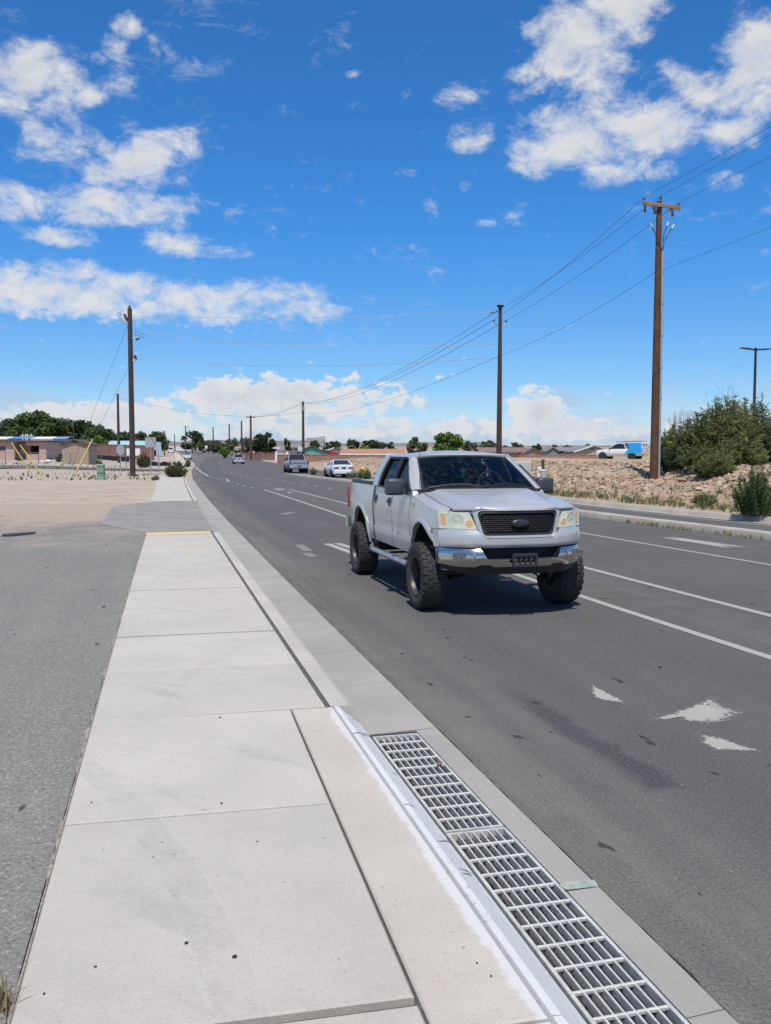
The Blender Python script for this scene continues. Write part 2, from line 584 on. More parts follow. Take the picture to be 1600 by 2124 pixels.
def concrete(name, col, var=.12, stain=.25, tracks=False, dirtcol=(.30, .27, .23), spots=True, paint=None, chip=None):
    m, N, p, pos = newmat(name)
    x, y, z = xy(N, pos)
    big = N.noise(pos, .9, 6, .62)
    mid = N.noise(pos, 5.5, 6, .68)
    fine = N.noise(pos, 110, 4, .8)
    brush = N.noise(N.comb(N.m('MULTIPLY', x, 6.0), N.m('MULTIPLY', y, 120.0)), 1.0, 3, .6)
    a = tuple(v * (1 - var) for v in col)
    b = tuple(min(.85, v * (1 + var)) for v in col)
    c = N.mix(N.ramp(big, .3, .7), a, b)
    c = N.mix(N.m('MULTIPLY', N.ramp(mid, .48, .78), stain), c, dirtcol)
    obi = N.n('ShaderNodeObjectInfo').outputs['Random']
    c = N.mix(1.0, c, N.comb(*[N.m('ADD', .965, N.m('MULTIPLY', obi, .07))] * 3), 'MULTIPLY')
    if tracks:
        # dried tyre prints curving over the walk
        def track(x0, y0, k, w, amount, c):
            yy = N.m('SUBTRACT', y, y0)
            xc = N.m('ADD', x0, N.m('MULTIPLY', N.m('MULTIPLY', yy, yy), k))
            d = N.m('SUBTRACT', x, xc)
            inb = N.ramp(N.m('ABSOLUTE', d), w, w * .86)
            lug = N.n('ShaderNodeTexVoronoi', {'Vector': N.comb(N.m('MULTIPLY', d, 20.0), N.m('MULTIPLY', N.m('ADD', y, N.m('MULTIPLY', N.m('ABSOLUTE', d), .6)), 30.0)), 'Scale': 1.0, 'Randomness': .75}).outputs['Distance']
            pat = N.ramp(lug, .25, .55)
            rim = band(N, N.m('ABSOLUTE', d), w * .93, .016)
            f = N.m('MULTIPLY', N.m('MULTIPLY', inb, N.ramp(mid, .30, .68)), N.m('ADD', .12, N.m('MULTIPLY', pat, .88)))
            c = N.mix(N.m('MULTIPLY', f, amount), c, (.36, .33, .29))
            return N.mix(N.m('MULTIPLY', N.m('MULTIPLY', rim, N.ramp(mid, .3, .6)), .10), c, (.68, .64, .58))
        c = track(.33, 2.3, -.065, .100, .40, c)
        ym = N.ramp(y, 5.6, 6.6)
        c2 = track(.05, 5.8, .13, .10, .28, c)
        c = N.mix(ym, c, c2)
        sc = N.noise(N.comb(N.m('MULTIPLY', N.m('ADD', x, N.m('MULTIPLY', y, .8)), 2.2), N.m('MULTIPLY', N.m('SUBTRACT', y, N.m('MULTIPLY', x, .5)), .7)), 1.3, 4, .6)
        c = N.mix(N.m('MULTIPLY', N.ramp(sc, .56, .74), .28), c, (.27, .25, .23))
    c = N.mix(N.m('MULTIPLY', N.ramp(fine, .48, .68), .42), c, tuple(v * .52 for v in col))
    pits = N.noise(pos, 38, 3, .6)
    c = N.mix(N.m('MULTIPLY', N.ramp(pits, .66, .72), .35), c, tuple(v * .45 for v in col))
    soil = N.noise(pos, 2.1, 8, .72)
    c = N.mix(N.m('MULTIPLY', N.ramp(soil, .55, .72), stain * .9), c, tuple(v * .62 for v in col))
    if spots:
        gum = N.n('ShaderNodeTexVoronoi', {'Vector': pos, 'Scale': 5.0}).outputs['Distance']
        c = N.mix(N.m('MULTIPLY', N.ramp(gum, .05, .03), .5), c, (.12, .11, .10))
    if paint:            # white paint brushed past the curb edge, ragged and thin at its border
        drift = N.m('ADD', N.m('MULTIPLY', y, .022), N.m('MULTIPLY', N.m('MULTIPLY', y, y), .0002))
        u = N.m('SUBTRACT', x, drift)
        rag = N.m('ADD', u, N.m('ADD', N.m('MULTIPLY', N.m('SUBTRACT', soil, .5), .16), N.m('MULTIPLY', N.m('SUBTRACT', pits, .5), .05)))
        c = N.mix(N.m('MULTIPLY', N.ramp(rag, 1.165, 1.195), .92), c, paint)
    if chip:
        ch = N.m('ADD', N.m('MULTIPLY', pits, .5), N.m('MULTIPLY', soil, .6))
        c = N.mix(N.m('MULTIPLY', N.ramp(ch, .63, .70), .8), c, chip)
    N.put(p.inputs['Base Color'], c)
    p.inputs['Roughness'].default_value = .9
    p.inputs['Specular IOR Level'].default_value = .2
    bumpn(N, p, N.m('ADD', N.m('MULTIPLY', brush, .5), N.m('ADD', N.m('MULTIPLY', mid, .6), N.m('MULTIPLY', fine, .7))), .55, .006)
    return m


def dirtmat(name):
    m, N, p, pos = newmat(name)
    x, y, z = xy(N, pos)
    big = N.noise(pos, .06, 6, .6)
    mid = N.noise(pos, .7, 7, .65)
    fine = N.noise(pos, 9, 6, .7)
    lefty = N.ramp(x, 18.5, 8.0)
    c = N.mix(N.ramp(big, .35, .65), N.mix(lefty, (.36, .265, .18), (.41, .345, .275)), N.mix(lefty, (.44, .34, .245), (.465, .40, .325)))
    c = N.mix(N.m('MULTIPLY', N.ramp(mid, .42, .66), .75), c, (.325, .262, .195))
    c = N.mix(N.m('MULTIPLY', N.ramp(fine, .52, .7), .45), c, (.47, .39, .305))
    c = N.mix(N.m('MULTIPLY', N.ramp(fine, .42, .28), .5), c, (.20, .16, .12))
    scrub = N.m('MULTIPLY', N.ramp(mid, .56, .62), N.ramp(y, 160, 420))
    c = N.mix(N.m('MULTIPLY', scrub, .8), c, (.11, .12, .07))
    N.put(p.inputs['Base Color'], c)
    p.inputs['Roughness'].default_value = .95
    p.inputs['Specular IOR Level'].default_value = .1
    bumpn(N, p, N.m('ADD', fine, mid), .6, .05)
    return m


def leafmat(name, dark, light, tr=.25):
    m, N, p, pos = newmat(name)
    rnd = N.n('ShaderNodeNewGeometry').outputs['Random Per Island']
    tc = N.n('ShaderNodeTexCoord').outputs['Object']
    cl = N.noise(tc, 1.1, 3, .6)
    f = N.m('ADD', N.m('MULTIPLY', rnd, .55), N.m('MULTIPLY', N.ramp(cl, .35, .65), .45))
    col = N.mix(f, dark, light)
    N.put(p.inputs['Base Color'], col)
    p.inputs['Roughness'].default_value = .6
    p.inputs['Specular IOR Level'].default_value = .25
    t = N.n('ShaderNodeBsdfTranslucent', {'Color': col})
    out = [n for n in N.t.nodes if n.type == 'OUTPUT_MATERIAL'][0]
    ms = N.n('ShaderNodeMixShader', {0: tr, 1: p.outputs[0], 2: t.outputs[0]})
    N.t.links.new(ms.outputs[0], out.inputs[0])
    return m


def brickmat(name, c1, c2, mortar, sx=.4, sz=.2, axis='x'):
    m, N, p, pos = newmat(name)
    tc = N.n('ShaderNodeTexCoord').outputs['Object']
    s = N.n('ShaderNodeSeparateXYZ', {0: tc})
    br = N.n('ShaderNodeTexBrick', {'Vector': N.comb(s.outputs[0], s.outputs[2]), 'Color1': (*c1, 1), 'Color2': (*c2, 1), 'Mortar': (*mortar, 1), 'Scale': 1.0, 'Mortar Size': .012, 'Brick Width': sx, 'Row Height': sz})
    n = N.noise(tc, 1.2, 5, .6)
    c = N.mix(N.m('MULTIPLY', N.ramp(n, .35, .7), .35), br.outputs[0], tuple(v * .65 for v in c1))
    N.put(p.inputs['Base Color'], c)
    p.inputs['Roughness'].default_value = .9
    bumpn(N, p, br.outputs['Fac'], -.4, .01)
    return m
# ------------------------------------------------------------------ material set
M_road = asphalt('road_asphalt', .113)
M_lot = asphalt('lot_asphalt', .21, lot=True)
M_walk = concrete('walk_concrete', (.485, .450, .388), .06, .15, tracks=True)
M_curb = concrete('curb_concrete', (.49, .45, .395), .09, .25)
M_inlet = concrete('inlet_concrete', (.50, .45, .385), .07, .16, dirtcol=(.45, .36, .29), paint=(.60, .585, .56))
M_gutter = concrete('gutter_concrete', (.345, .325, .29), .10, .25)
M_median = concrete('median_concrete', (.42, .375, .31), .14, .4)
M_joint = simple('joint_filler', (.11, .10, .09), .95, var=.3, scale=8, bump=.4)
M_whitepaint = concrete('curb_white_paint', (.64, .63, .61), .04, .22, dirtcol=(.50, .48, .46), chip=(.40, .375, .34))
M_dirt = dirtmat('bare_dirt')
M_pit = simple('shaded_pit', (.03, .033, .045), .9, var=.3)  # shade of the deep pit put into the colour as near-black navy
M_galv = simple('galvanised_steel', (.56, .545, .50), .6, .2, var=.2, scale=9, bump=.15)
M_yellow = simple('tactile_yellow', (.60, .46, .25), .8, var=.12, scale=6)


def paintmat(name, col, wear, rim=False):
    m, N, p, pos = newmat(name)
    fine = N.noise(pos, 60, 3, .75)
    mid = N.noise(pos, 13, 8, .8)
    f = N.ramp(N.m('ADD', N.m('MULTIPLY', mid, .6), N.m('MULTIPLY', fine, .7)), .66 + wear, .76 + wear)
    if rim:
        inn = N.n('ShaderNodeAttribute', attribute_name='inner').outputs['Fac']
        g_ = N.m('ADD', N.m('MULTIPLY', mid, .9), N.m('MULTIPLY', fine, .5))
        f = N.ramp(N.m('SUBTRACT', g_, N.m('MULTIPLY', inn, .34)), .46 + wear, .56 + wear)
    p.inputs['Base Color'].default_value = (*col, 1)
    N.put(p.inputs['Alpha'], N.m('SUBTRACT', 1.0, N.m('MULTIPLY', f, .96)))
    p.inputs['Roughness'].default_value = .75
    return m


M_line = paintmat('line_paint', (.36, .345, .31), .10)
M_arrow = paintmat('worn_arrow_paint', (.36, .34, .29), .02, True)
M_faint = paintmat('faint_paint', (.27, .255, .23), -.03, True)

M_faintbar = paintmat('faint_bar_paint', (.24, .23, .21), .0)

# ------------------------------------------------------------------ ground sheet
ys = [-60, -30, -15] + [-10 + 1.0 * i for i in range(0, 131)] + [122 + 3 * i for i in range(0, 40)] + [250, 265, 280, 300, 325, 350, 400, 470, 560, 700, 900, 1200, 1600, 2200, 3000, 4200]
left_u = [-3500, -2000, -1200, -700, -400, -250, -170, -120, -90, -75, -62, -52, -44, -37, -31, -26, -22, -19, -16, -13.5, -11.5, -9.5, -8, -6.5, -5, -4, -3, -2, -1.2, -.6, -.30]
right_s = [.16, .6, 1.1, 1.6, 2.1, 2.6, 3.1, 3.6, 4.1, 4.6, 5.2, 5.8, 6.5, 7.2, 8, 9, 10, 11.5, 13, 15, 18, 22, 27, 33, 40, 50, 62, 78, 100, 140, 200, 300, 450, 700, 1200, 2200, 4000]
g = MB()
grid = []
for y in ys:
    row = []
    for u in left_u:
        x = cx(y) + u
        row.append((x, y, terrain(x, y)))
    dip = 1.0 if -12 < y < 28 else .12
    for t in (0.0, .5, 1.0):
        x = lerp(cx(y) - .26, kx(y) + .1, t)
        row.append((x, y, rz(y) - dip))
    for s in right_s:
        x = kx(y) + s
        row.append((x, y, terrain(x, y)))
    grid.append(row)
nc = len(grid[0])
g.v = [p for r_ in grid for p in r_]
for i in range(len(ys) - 1):
    for j in range(nc - 1):
        g.f.append((i * nc + j, i * nc + j + 1, (i + 1) * nc + j + 1, (i + 1) * nc + j))
ground = tag(g.build('ground', M_dirt, smooth=60), kind='structure')


# ------------------------------------------------------------------ road
def strip(y0, y1, fa, fb, z, step=1.5, zf=None):
    mb = MB()
    n = max(1, int((y1 - y0) / step))
    rows = [y0 + (y1 - y0) * i / n for i in range(n + 1)]
    for y in rows:
        zz = (zf or rz)(y) + z
        mb.v += [(fa(y), y, zz), (fb(y), y, zz)]
    for i in range(n):
        mb.f.append((2 * i, 2 * i + 1, 2 * i + 3, 2 * i + 2))
    return mb


GU = 1.95
rb = MB()
for (ya, yb, st) in ((-12, 150, 1.5), (150, 700, 8)):
    q = strip(ya, yb, lambda y: cx(y) + GU, lambda y: kx(y) - .12, 0.0, st)
    rb.add(q.v, q.f)
road = tag(rb.build('road', M_road), kind='structure')


# crumbled seam between asphalt and gutter
M_seam = simple('seam_grit', (.035, .033, .03), .95, var=.4, scale=20)
mb = MB()
rows = [1.0 + i * .07 for i in range(560)]
for y in rows:
    w = .004 + .012 * abs(mnoise.noise(Vector((y * 3.3, 1, 0)))) + .012 * max(0, mnoise.noise(Vector((y * 9, 4, 0))))
    o_ = .008 * mnoise.noise(Vector((y * 4.0, 8, 0)))
    mb.v += [(cx(y) + GU - .004 + o_ * .4, y, .0135), (cx(y) + GU + w + o_, y, .005)]
for i in range(len(rows) - 1):
    mb.f.append((2 * i, 2 * i + 1, 2 * i + 3, 2 * i + 2))
mb.build('asphalt_seam', M_seam, road)


def marking(name, pts_a, pts_b, mat, z=.004):
    mb = MB()
    for a, b in zip(pts_a, pts_b):
        mb.v += [(a[0], a[1], rz(a[1]) + z), (b[0], b[1], rz(b[1]) + z)]
    for i in range(len(pts_a) - 1):
        mb.f.append((2 * i, 2 * i + 1, 2 * i + 3, 2 * i + 2))
    return mb.build(name, mat, road)


def line_between(name, tab, w, y0, y1, mat=None, z=.004):
    n = max(2, int((y1 - y0) / 2))
    A, B = [], []
    for i in range(n + 1):
        y = lerp(y0, y1, i / n)
        x = smoothpoly(tab, y, 2)
        A.append((x - w / 2, y))
        B.append((x + w / 2, y))
    return marking(name, A, B, mat or M_line, z)


LA = [(-10, 5.9), (7, 5.98), (11, 6.0), (17, 6.17), (26, 6.42), (38, 6.75), (49.7, 6.96)]
LB = [(-10, 7.5), (9, 7.53), (14, 7.6), (20, 7.75), (34.4, 8.18), (49.3, 8.4)]
LC = [(-10, 11.6), (13.3, 11.0), (20, 10.85), (30, 10.8), (45, 11.0)]
line_between('lane_line', LA, .125, 2, 49)
line_between('lane_line', LB, .13, 2, 49)
line_between('lane_line', LC, .11, 2, 30)
# dotted guide lines across the turn-bay mouth
for (p0, p1, n) in (((432, 988), (530, 1013), 9), ((455, 979), (700, 1015), 15)):
    a, b = onz(*p0), onz(*p1)
    for i in range(n):
        t = (i + .5) / n
        q = a.lerp(b, t)
        d = (b - a).normalized() * .42
        s_ = Vector((-d.y, d.x, 0)).normalized() * .09
        marking('guide_dash', [(q - d - s_)[:2], (q + d - s_)[:2]], [(q - d + s_)[:2], (q + d + s_)[:2]], M_line)
# edge line of the far street bending away
el = [onz(432, 988), onz(418, 980), onz(405, 970), onz(393, 962), onz(383, 955)]
A = [(p.x - .08, p.y) for p in el]
marking('edge_line', A, [(x + .2, y) for x, y in A], M_line)
# short bars left of the truck
for p0, p1, w in (((680, 1127), (722, 1144), .16), ((690, 1124), (730, 1138), .14)):
    pass
for p0, p1, w, mt in (((678, 1128), (740, 1150), .17, M_line), ((699, 1127), (745, 1141), .17, M_line), ((620, 1130), (640, 1143), .2, M_faintbar), ((636, 1147), (650, 1155), .2, M_faintbar)):
    a, b = onz(*p0), onz(*p1)
    marking('lane_bar', [(a.x - w / 2, a.y), (b.x - w / 2, b.y)], [(a.x + w / 2, a.y), (b.x + w / 2, b.y)], mt)


def pxpoly(name, pts, mat, z=.004):
    """flat paint fragment; a point attribute runs from 0 at its rim to 1 inside so that the paint thins toward the edge"""
    P_ = [Vector((*onz(px, py)[:2], z)) for px, py in pts]
    c = sum(P_, Vector()) / len(P_)
    n = len(P_)
    mb = MB()
    mb.v = [tuple(c + (p - c) * 1.16) for p in P_] + [tuple(c + (p - c) * .50) for p in P_] + [tuple(c)]
    mb.f = [(i, (i + 1) % n, n + (i + 1) % n, n + i) for i in range(n)] + [(n + i, n + (i + 1) % n, 2 * n) for i in range(n)]
    o = mb.build(name, mat, road)
    at_ = o.data.attributes.new('inner', 'FLOAT', 'POINT')
    for i in range(2 * n + 1):
        at_.data[i].value = 0.0 if i < n else 1.0
    return o


# worn arrow in the near lane: three surviving fragments
pxpoly('arrow_fragment', [(1225, 1419), (1262, 1438), (1302, 1459), (1270, 1456), (1240, 1452), (1228, 1440)], M_arrow)
pxpoly('arrow_fragment', [(1345, 1492), (1390, 1482), (1430, 1467), (1475, 1449), (1500, 1462), (1538, 1478), (1510, 1494), (1470, 1503), (1430, 1497), (1400, 1489), (1365, 1496)], M_arrow)
pxpoly('arrow_fragment', [(1450, 1521), (1500, 1533), (1580, 1560), (1520, 1558), (1485, 1556), (1458, 1546)], M_arrow)
# arrow in the turn bay, seen nearly edge on
pxpoly('turn_arrow', [(1360, 1114), (1394, 1113), (1556, 1135), (1545, 1137), (1500, 1131), (1530, 1138), (1500, 1136), (1440, 1126), (1385, 1118)], M_arrow)
pxpoly('turn_arrow', [(560, 1014), (575, 1012), (598, 1014), (590, 1018), (570, 1017)], M_faint)
pxpoly('turn_arrow', [(592, 1020), (604, 1019), (608, 1023), (598, 1024)], M_faint)
pxpoly('turn_arrow', [(465, 992), (472, 991), (480, 1000), (472, 1003)], M_faint)
pxpoly('turn_arrow', [(575, 1066), (600, 1063), (616, 1061), (612, 1064), (590, 1068)], M_faint)

# ------------------------------------------------------------------ near sidewalk, curb, gutter
SW = .15


def swl(y):
    return cx(y) - .53 + .0105 * min(max(y, 0), 21)


walk_base = strip(-6, 21.2, lambda y: swl(y) + .01, lambda y: cx(y) + 1.22, SW - .035)
vb = len(walk_base.v)
sidewalk = tag(walk_base.build('sidewalk', M_joint), kind='structure')


def slab(y0, y1, fl, fr, zt, zb, mat, name, parent, tilt=.09, c=.008, gap=.010, dip=0.0):
    """one cast slab; tilt: the joints run slightly askew as they were cut"""
    mb = MB()
    n = max(1, int((y1 - y0) / .8))
    top, bot = [], []
    def yy(y, t):
        return y + tilt * (.5 - t)
    ring = []
    xs = (0.0, 1.0)
    rows = [lerp(y0 + gap, y1 - gap, i / n) for i in range(n + 1)]
    for i, y in enumerate(rows):
        for t in (0, 1):
            yv = yy(y, t)
            xl, xr = fl(yv) + gap, fr(yv) - gap
            x = lerp(xl, xr, t)
            ix = c if t == 0 else -c
            iy = c if i == 0 else (-c if i == n else 0)
            z = zt + rz(yv)
            mb.v += [(x, yv, zb + rz(yv)), (x, yv, z - c), (x + ix, yv + iy, z - (dip if t else 0))]
    for i in range(n):
        a = i * 6
        b = a + 6
        mb.f += [(a + 2, a + 5, b + 5, b + 2), (a, a + 1, b + 1, b), (a + 1, a + 2, b + 2, b + 1), (a + 3, b + 3, b + 4, a + 4), (a + 4, b + 4, b + 5, a + 5)]
    e = n * 6
    mb.f += [(0, 3, 4, 1), (1, 4, 5, 2), (e, e + 1, e + 4, e + 3), (e + 1, e + 2, e + 5, e + 4)]
    return mb.build(name, mat, parent, fix=True)


GROOVE = 1.20
joints = [-4.2, -2.4, -.6, 1.1, 2.78, 4.54, 6.31, 7.72, 9.18, 10.7, 12.3, 13.9, 15.5, 17.2, 18.9, 20.7]
inl = lambda y: cx(y) + .84 + .025 * (y - 3)
for j0, j1 in zip(joints, joints[1:]):
    near = j1 <= 6.4
    g0 = (.035 if j0 < 5 else .065) if abs(j0 - 9.18) < .1 or abs(j0 - 12.3) < .1 or abs(j0 - 2.78) < .1 else .005
    fr = (lambda y: inl(y) + .003) if near else (lambda y: cx(y) + GROOVE - .012)
    s_ = slab(j0 + (g0 - .005), j1, swl, fr, SW, SW - .12, M_walk, 'concrete_slab', sidewalk)
# inlet top slabs beside the drain
inj = [-3.2, -.6, 2.55, 6.26]
for j0, j1 in zip(inj, inj[1:]):
    slab(j0, j1, lambda y: inl(y) - .003, lambda y: cx(y) + 1.235, SW - .002, SW - .14, M_inlet, 'inlet_slab', sidewalk, tilt=.02)
# yellow detectable warning strip
mb = MB()
y0 = 20.75
xa, xb = swl(y0) + .02, cx(y0) + GROOVE - .02
mb.box(xa, xb, y0, y0 + .62, SW - .05, SW + .004)
for i in range(22):
    for k in range(8):
        xx = lerp(xa + .05, xb - .05, i / 21)
        yy_ = y0 + .05 + k * .075
        mb.lathe([(0, .016), (.006, .011)], 6, 'z')
        n6 = 12
        for q in range(len(mb.v) - n6, len(mb.v)):
            v = mb.v[q]
            mb.v[q] = (v[0] + xx, v[1] + yy_, v[2] + SW + .004)
mb.build('tactile_strip', M_yellow, sidewalk)


def curb_piece(y0, y1, prof, mat, name, parent, gap=.004, n=None, tilt=0.0):
    n = n or max(1, int((y1 - y0) / .8))
    rings = []
    for i in range(n + 1):
        y = lerp(y0 + gap, y1 - gap, i / n)
        rings.append([(cx(y) + u, y, z + rz(y)) for u, z in prof])
    mb = MB()
    mb.loft(rings)
    return mb.build(name, mat, parent, fix=True)


CP = [(GROOVE + .016, -.1), (GROOVE + .016, SW - .004), (1.35, SW - .006), (1.385, SW - .025), (1.43, .02), (1.43, -.1)]
cjs = [6.26, 7.7, 9.2, 10.75, 12.3, 13.85, 15.4, 16.95, 18.5, 20.1, 21.3]
curb = tag(strip(6.3, 21.2, lambda y: cx(y) + GROOVE, lambda y: cx(y) + 1.40, -.08).build('curb', M_joint), kind='structure')
for a, b in zip(cjs, cjs[1:]):
    curb_piece(a, b, CP, M_curb, 'curb_segment', curb)
# white painted sloping curb face at the inlet
WP = [(1.15, -.1), (1.24, SW - .003), (1.275, SW - .008), (1.40, .03), (1.432, .006), (1.432, -.1)]
for a, b in ((-3.2, -.6), (-.6, 2.55), (2.55, 4.2), (4.2, 6.26)):
    curb_piece(a, b, WP, M_whitepaint, 'painted_curb_segment', curb, .003)
# black tyre scuffs along the painted edge
M_scuff = simple('tyre_scuff', (.045, .043, .042), .9, var=.4, scale=60)


def on_curb(px, py):
    z = .14
    for _ in range(12):
        p = onz(px, py, z)
        u = p.x - cx(p.y)
        z = SW - .003 if u < 1.24 else max(.006, min(SW - .003, .142 - (u - 1.275) * .896))
    return Vector((p.x, p.y, z + .003))


for k_, pl in enumerate((((708, 1477), (722, 1480), (735, 1488), (741, 1494)), ((722, 1490), (733, 1493), (738, 1498)), ((726, 1524), (742, 1520), (760, 1524), (768, 1531)), ((740, 1529), (752, 1526), (763, 1529)), ((905, 1746), (925, 1745), (938, 1748)), ((952, 1802), (968, 1807), (984, 1815)), ((958, 1812), (972, 1814), (980, 1818)), ((838, 1668), (852, 1671), (862, 1676)), ((812, 1602), (822, 1606), (828, 1611)))):
    q = [on_curb(*p) for p in pl]
    mb = MB()
    for i, p in enumerate(q):
        w = .0045 * (1.0 if 0 < i < len(q) - 1 else .25) * (1 + .5 * math.sin(k_ * 3 + i))
        mb.v += [(p.x - w * .3, p.y - w, p.z), (p.x + w * .3, p.y + w, p.z)]
    for i in range(len(q) - 1):
        mb.f.append((2 * i, 2 * i + 1, 2 * i + 3, 2 * i + 2))
    mb.build('scuff_mark', M_scuff, curb)

gutter = tag(strip(6.05, 36, lambda y: cx(y) + 1.40, lambda y: cx(y) + GU, -.14).build('gutter', M_joint), kind='structure')
GP = [(1.432, -.1), (1.432, .002), (1.60, .004), (GU - .01, .012), (GU, .006), (GU, -.1)]
gj = [5.98, 7.3, 8.6, 9.9, 11.3, 12.6, 13.9, 15.3, 16.8, 18.4, 20.0, 21.6]
for a, b in zip(gj, gj[1:]):
    curb_piece(a, b, GP, M_gutter, 'gutter_panel', gutter)
# apron beside the drain: strip between grate and asphalt
AP = [(1.788, -.6), (1.788, .006), (GU - .01, .012), (GU, .006), (GU, -.6)]
for a, b in ((-3.2, -.4), (-.4, 2.6), (2.6, 5.98)):
    curb_piece(a, b, AP, M_gutter, 'gutter_panel', gutter)
M_green = simple('green_survey_mark', (.31, .355, .31), .9, var=.3, scale=18)
a, b = onz(1168, 1846), onz(1235, 1838)
mb = MB()
mb.v = [(a.x, a.y - .03, .0155), (b.x, b.y - .035, .0155), (b.x + .01, b.y + .03, .0155), (a.x + .05, a.y + .04, .0155), (a.x - .01, a.y + .02, .0155)]
mb.f = [(0, 1, 2, 3, 4)]
mb.build('survey_paint_mark', M_green, gutter)
# drain pit below the grates
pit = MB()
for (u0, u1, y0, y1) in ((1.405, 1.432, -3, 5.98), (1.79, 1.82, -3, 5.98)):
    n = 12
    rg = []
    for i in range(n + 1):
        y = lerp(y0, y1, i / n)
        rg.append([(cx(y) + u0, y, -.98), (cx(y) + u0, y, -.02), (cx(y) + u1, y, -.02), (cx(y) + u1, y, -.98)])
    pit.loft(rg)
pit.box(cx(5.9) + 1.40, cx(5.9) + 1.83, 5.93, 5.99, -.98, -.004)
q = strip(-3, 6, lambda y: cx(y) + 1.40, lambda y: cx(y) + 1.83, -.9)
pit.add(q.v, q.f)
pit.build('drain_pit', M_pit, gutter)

# ------------------------------------------------------------------ driveway apron, further sidewalk and curb
M_apron = concrete('apron_concrete', (.27, .252, .225), .12, .35)


apl = [onz(303, 1103, SW), onz(258, 1096, .13), onz(210, 1088, .13), onz(222, 1066, .13), onz(237, 1050, .13), onz(300, 1044, .13), onz(330, 1040, .13)]
apl[0].x, apl[0].y = swl(21.0), 21.38
APT = [(p.y, p.x) for p in apl]
APT.sort()
apy1 = APT[-1][0]


def ap_left(y):
    return poly(APT, y)


ap = MB()
rows_a = 26
for i in range(rows_a + 1):
    y = lerp(21.38, apy1, i / rows_a)
    for t in (0, .25, .5, .7, .85, 1.0):
        ap.v.append((lerp(ap_left(y), cx(y) + 1.345, t), y, lerp(.1345 if y < apy1 - 2 else .138, lerp(.033, .146, max(sstep(apy1 - 2.6, apy1, y), sstep(22.2, 21.38, y))), sstep(.35, 1.0, t))))
for i in range(rows_a):
    for k in range(5):
        a = i * 6 + k
        ap.f.append((a, a + 1, a + 7, a + 6))
apron = tag(ap.build('driveway_apron', M_apron, smooth=60), kind='structure')
GP2 = [(1.34, -.12), (1.34, .03), (1.5, .004), (GU - .01, .012), (GU, -.12)]
for a, b in ((21.6, 24), (24, 27), (27, 30), (30, 33), (33, 36), (36, 39), (39, 42), (42, 46), (46, 50), (50, 55), (55, 60), (60, 66)):
    curb_piece(a, b, GP2 if b <= 36 else GP, M_gutter, 'gutter_panel', gutter)
fw = MB()
for a, b in ((apy1, 39), (39, 42), (42, 45), (45, 48), (48, 51), (51, 55), (55, 59), (59, 63), (63, 66), (66, 70)):
    curb_piece(a, b, CP, M_curb, 'curb_segment', curb)
far_walk = tag(strip(apy1, 92, lambda y: cx(y) - .45 - .5 * sstep(50, 70, y), lambda y: cx(y) + 1.3, .08).build('far_sidewalk', M_joint), kind='structure')
for i in range(22):
    a, b = apy1 + i * 1.8, apy1 + i * 1.8 + 1.8
    slab(a, b, lambda y: cx(y) - .45 - .5 * sstep(50, 70, y), lambda y: cx(y) + 1.19, SW, .0, M_walk, 'concrete_slab', far_walk, tilt=.0)
s2 = MB()
q = strip(112, 330, lambda y: cx(y) - 1.0, lambda y: cx(y) + .6, .17, 4)
s2.add(q.v, q.f)
tag(s2.build('street_sidewalk', M_curb), kind='structure')
q = MB()
rg = []
for i in range(60):
    y = 112 + i * 4
    rg.append([(cx(y) + u, y, z + rz(y)) for u, z in ((1.5, -.1), (1.5, .15), (1.75, .15), (1.8, .0), (2.0, .01), (2.0, -.1))])
q.loft(rg)
tag(q.build('street_curb', M_curb, fix=True), kind='structure')

# ------------------------------------------------------------------ parking lot on the left
lot = MB()
rows = []
yv = -12.0
while yv < 36:
    rows.append(yv)
    yv += .5
for y in rows:
    e = -26 + 2 * mnoise.noise(Vector((y * .2, 1, 0)))
    for t in [0, .3, .55, .75, .88, .96, 1.0]:
        x = lerp(e, swl(y) - .01 if y < 21.3 else (ap_left(y) + .12 if y < apy1 else cx(y) - .5), t)
        z = .128 + .004 * mnoise.noise(Vector((x, y, 0)))
        if y > 24:
            z = lerp(z, max(terrain(x, y), .10) + .012, sstep(24, 30, y))
        lot.v.append((x, y + (t - 1) * 0 + .8 * mnoise.noise(Vector((x * .5, 7, 0))) * sstep(28, 36, y), z))
for i in range(len(rows) - 1):
    for j in range(6):
        a = i * 7 + j
        lot.f.append((a, a + 1, a + 8, a + 7))
parking = tag(lot.build('parking_lot', M_lot), kind='structure')
# crumbled dirt edge between lot and walk
M_crumb = simple('edge_dirt', (.30, .25, .20), .95, var=.5, scale=22, bump=.6, bscale=60)
mb = MB()
rows = [i * .06 for i in range(-20, 345)]
for y in rows:
    w = .002 + .022 * abs(mnoise.noise(Vector((y * 2.3, 0, 5)))) + .04 * max(0, mnoise.noise(Vector((y * 3.0, 0, 9))))
    x = swl(y)
    mb.v += [(x - w, y, .1325), (x - w * .45, y, .140 + .006 * mnoise.noise(Vector((y * 9, 2, 0)))), (x + .007, y, .141)]
for i in range(len(rows) - 1):
    a = 3 * i
    mb.f += [(a, a + 1, a + 4, a + 3), (a + 1, a + 2, a + 5, a + 4)]
mb.build('dirt_edge', M_crumb, parking, smooth=60)
# sunk dark patch in the lot
mb = MB()
pc = [onz(px, py, .14) for px, py in ((5, 1108), (75, 1103), (72, 1107), (20, 1112), (4, 1112))]
mb.v = [(p.x, p.y, .146) for p in pc]
mb.f = [tuple(range(5))]
mb.build('tar_patch', simple('tar', (.03, .03, .03), .8), parking)

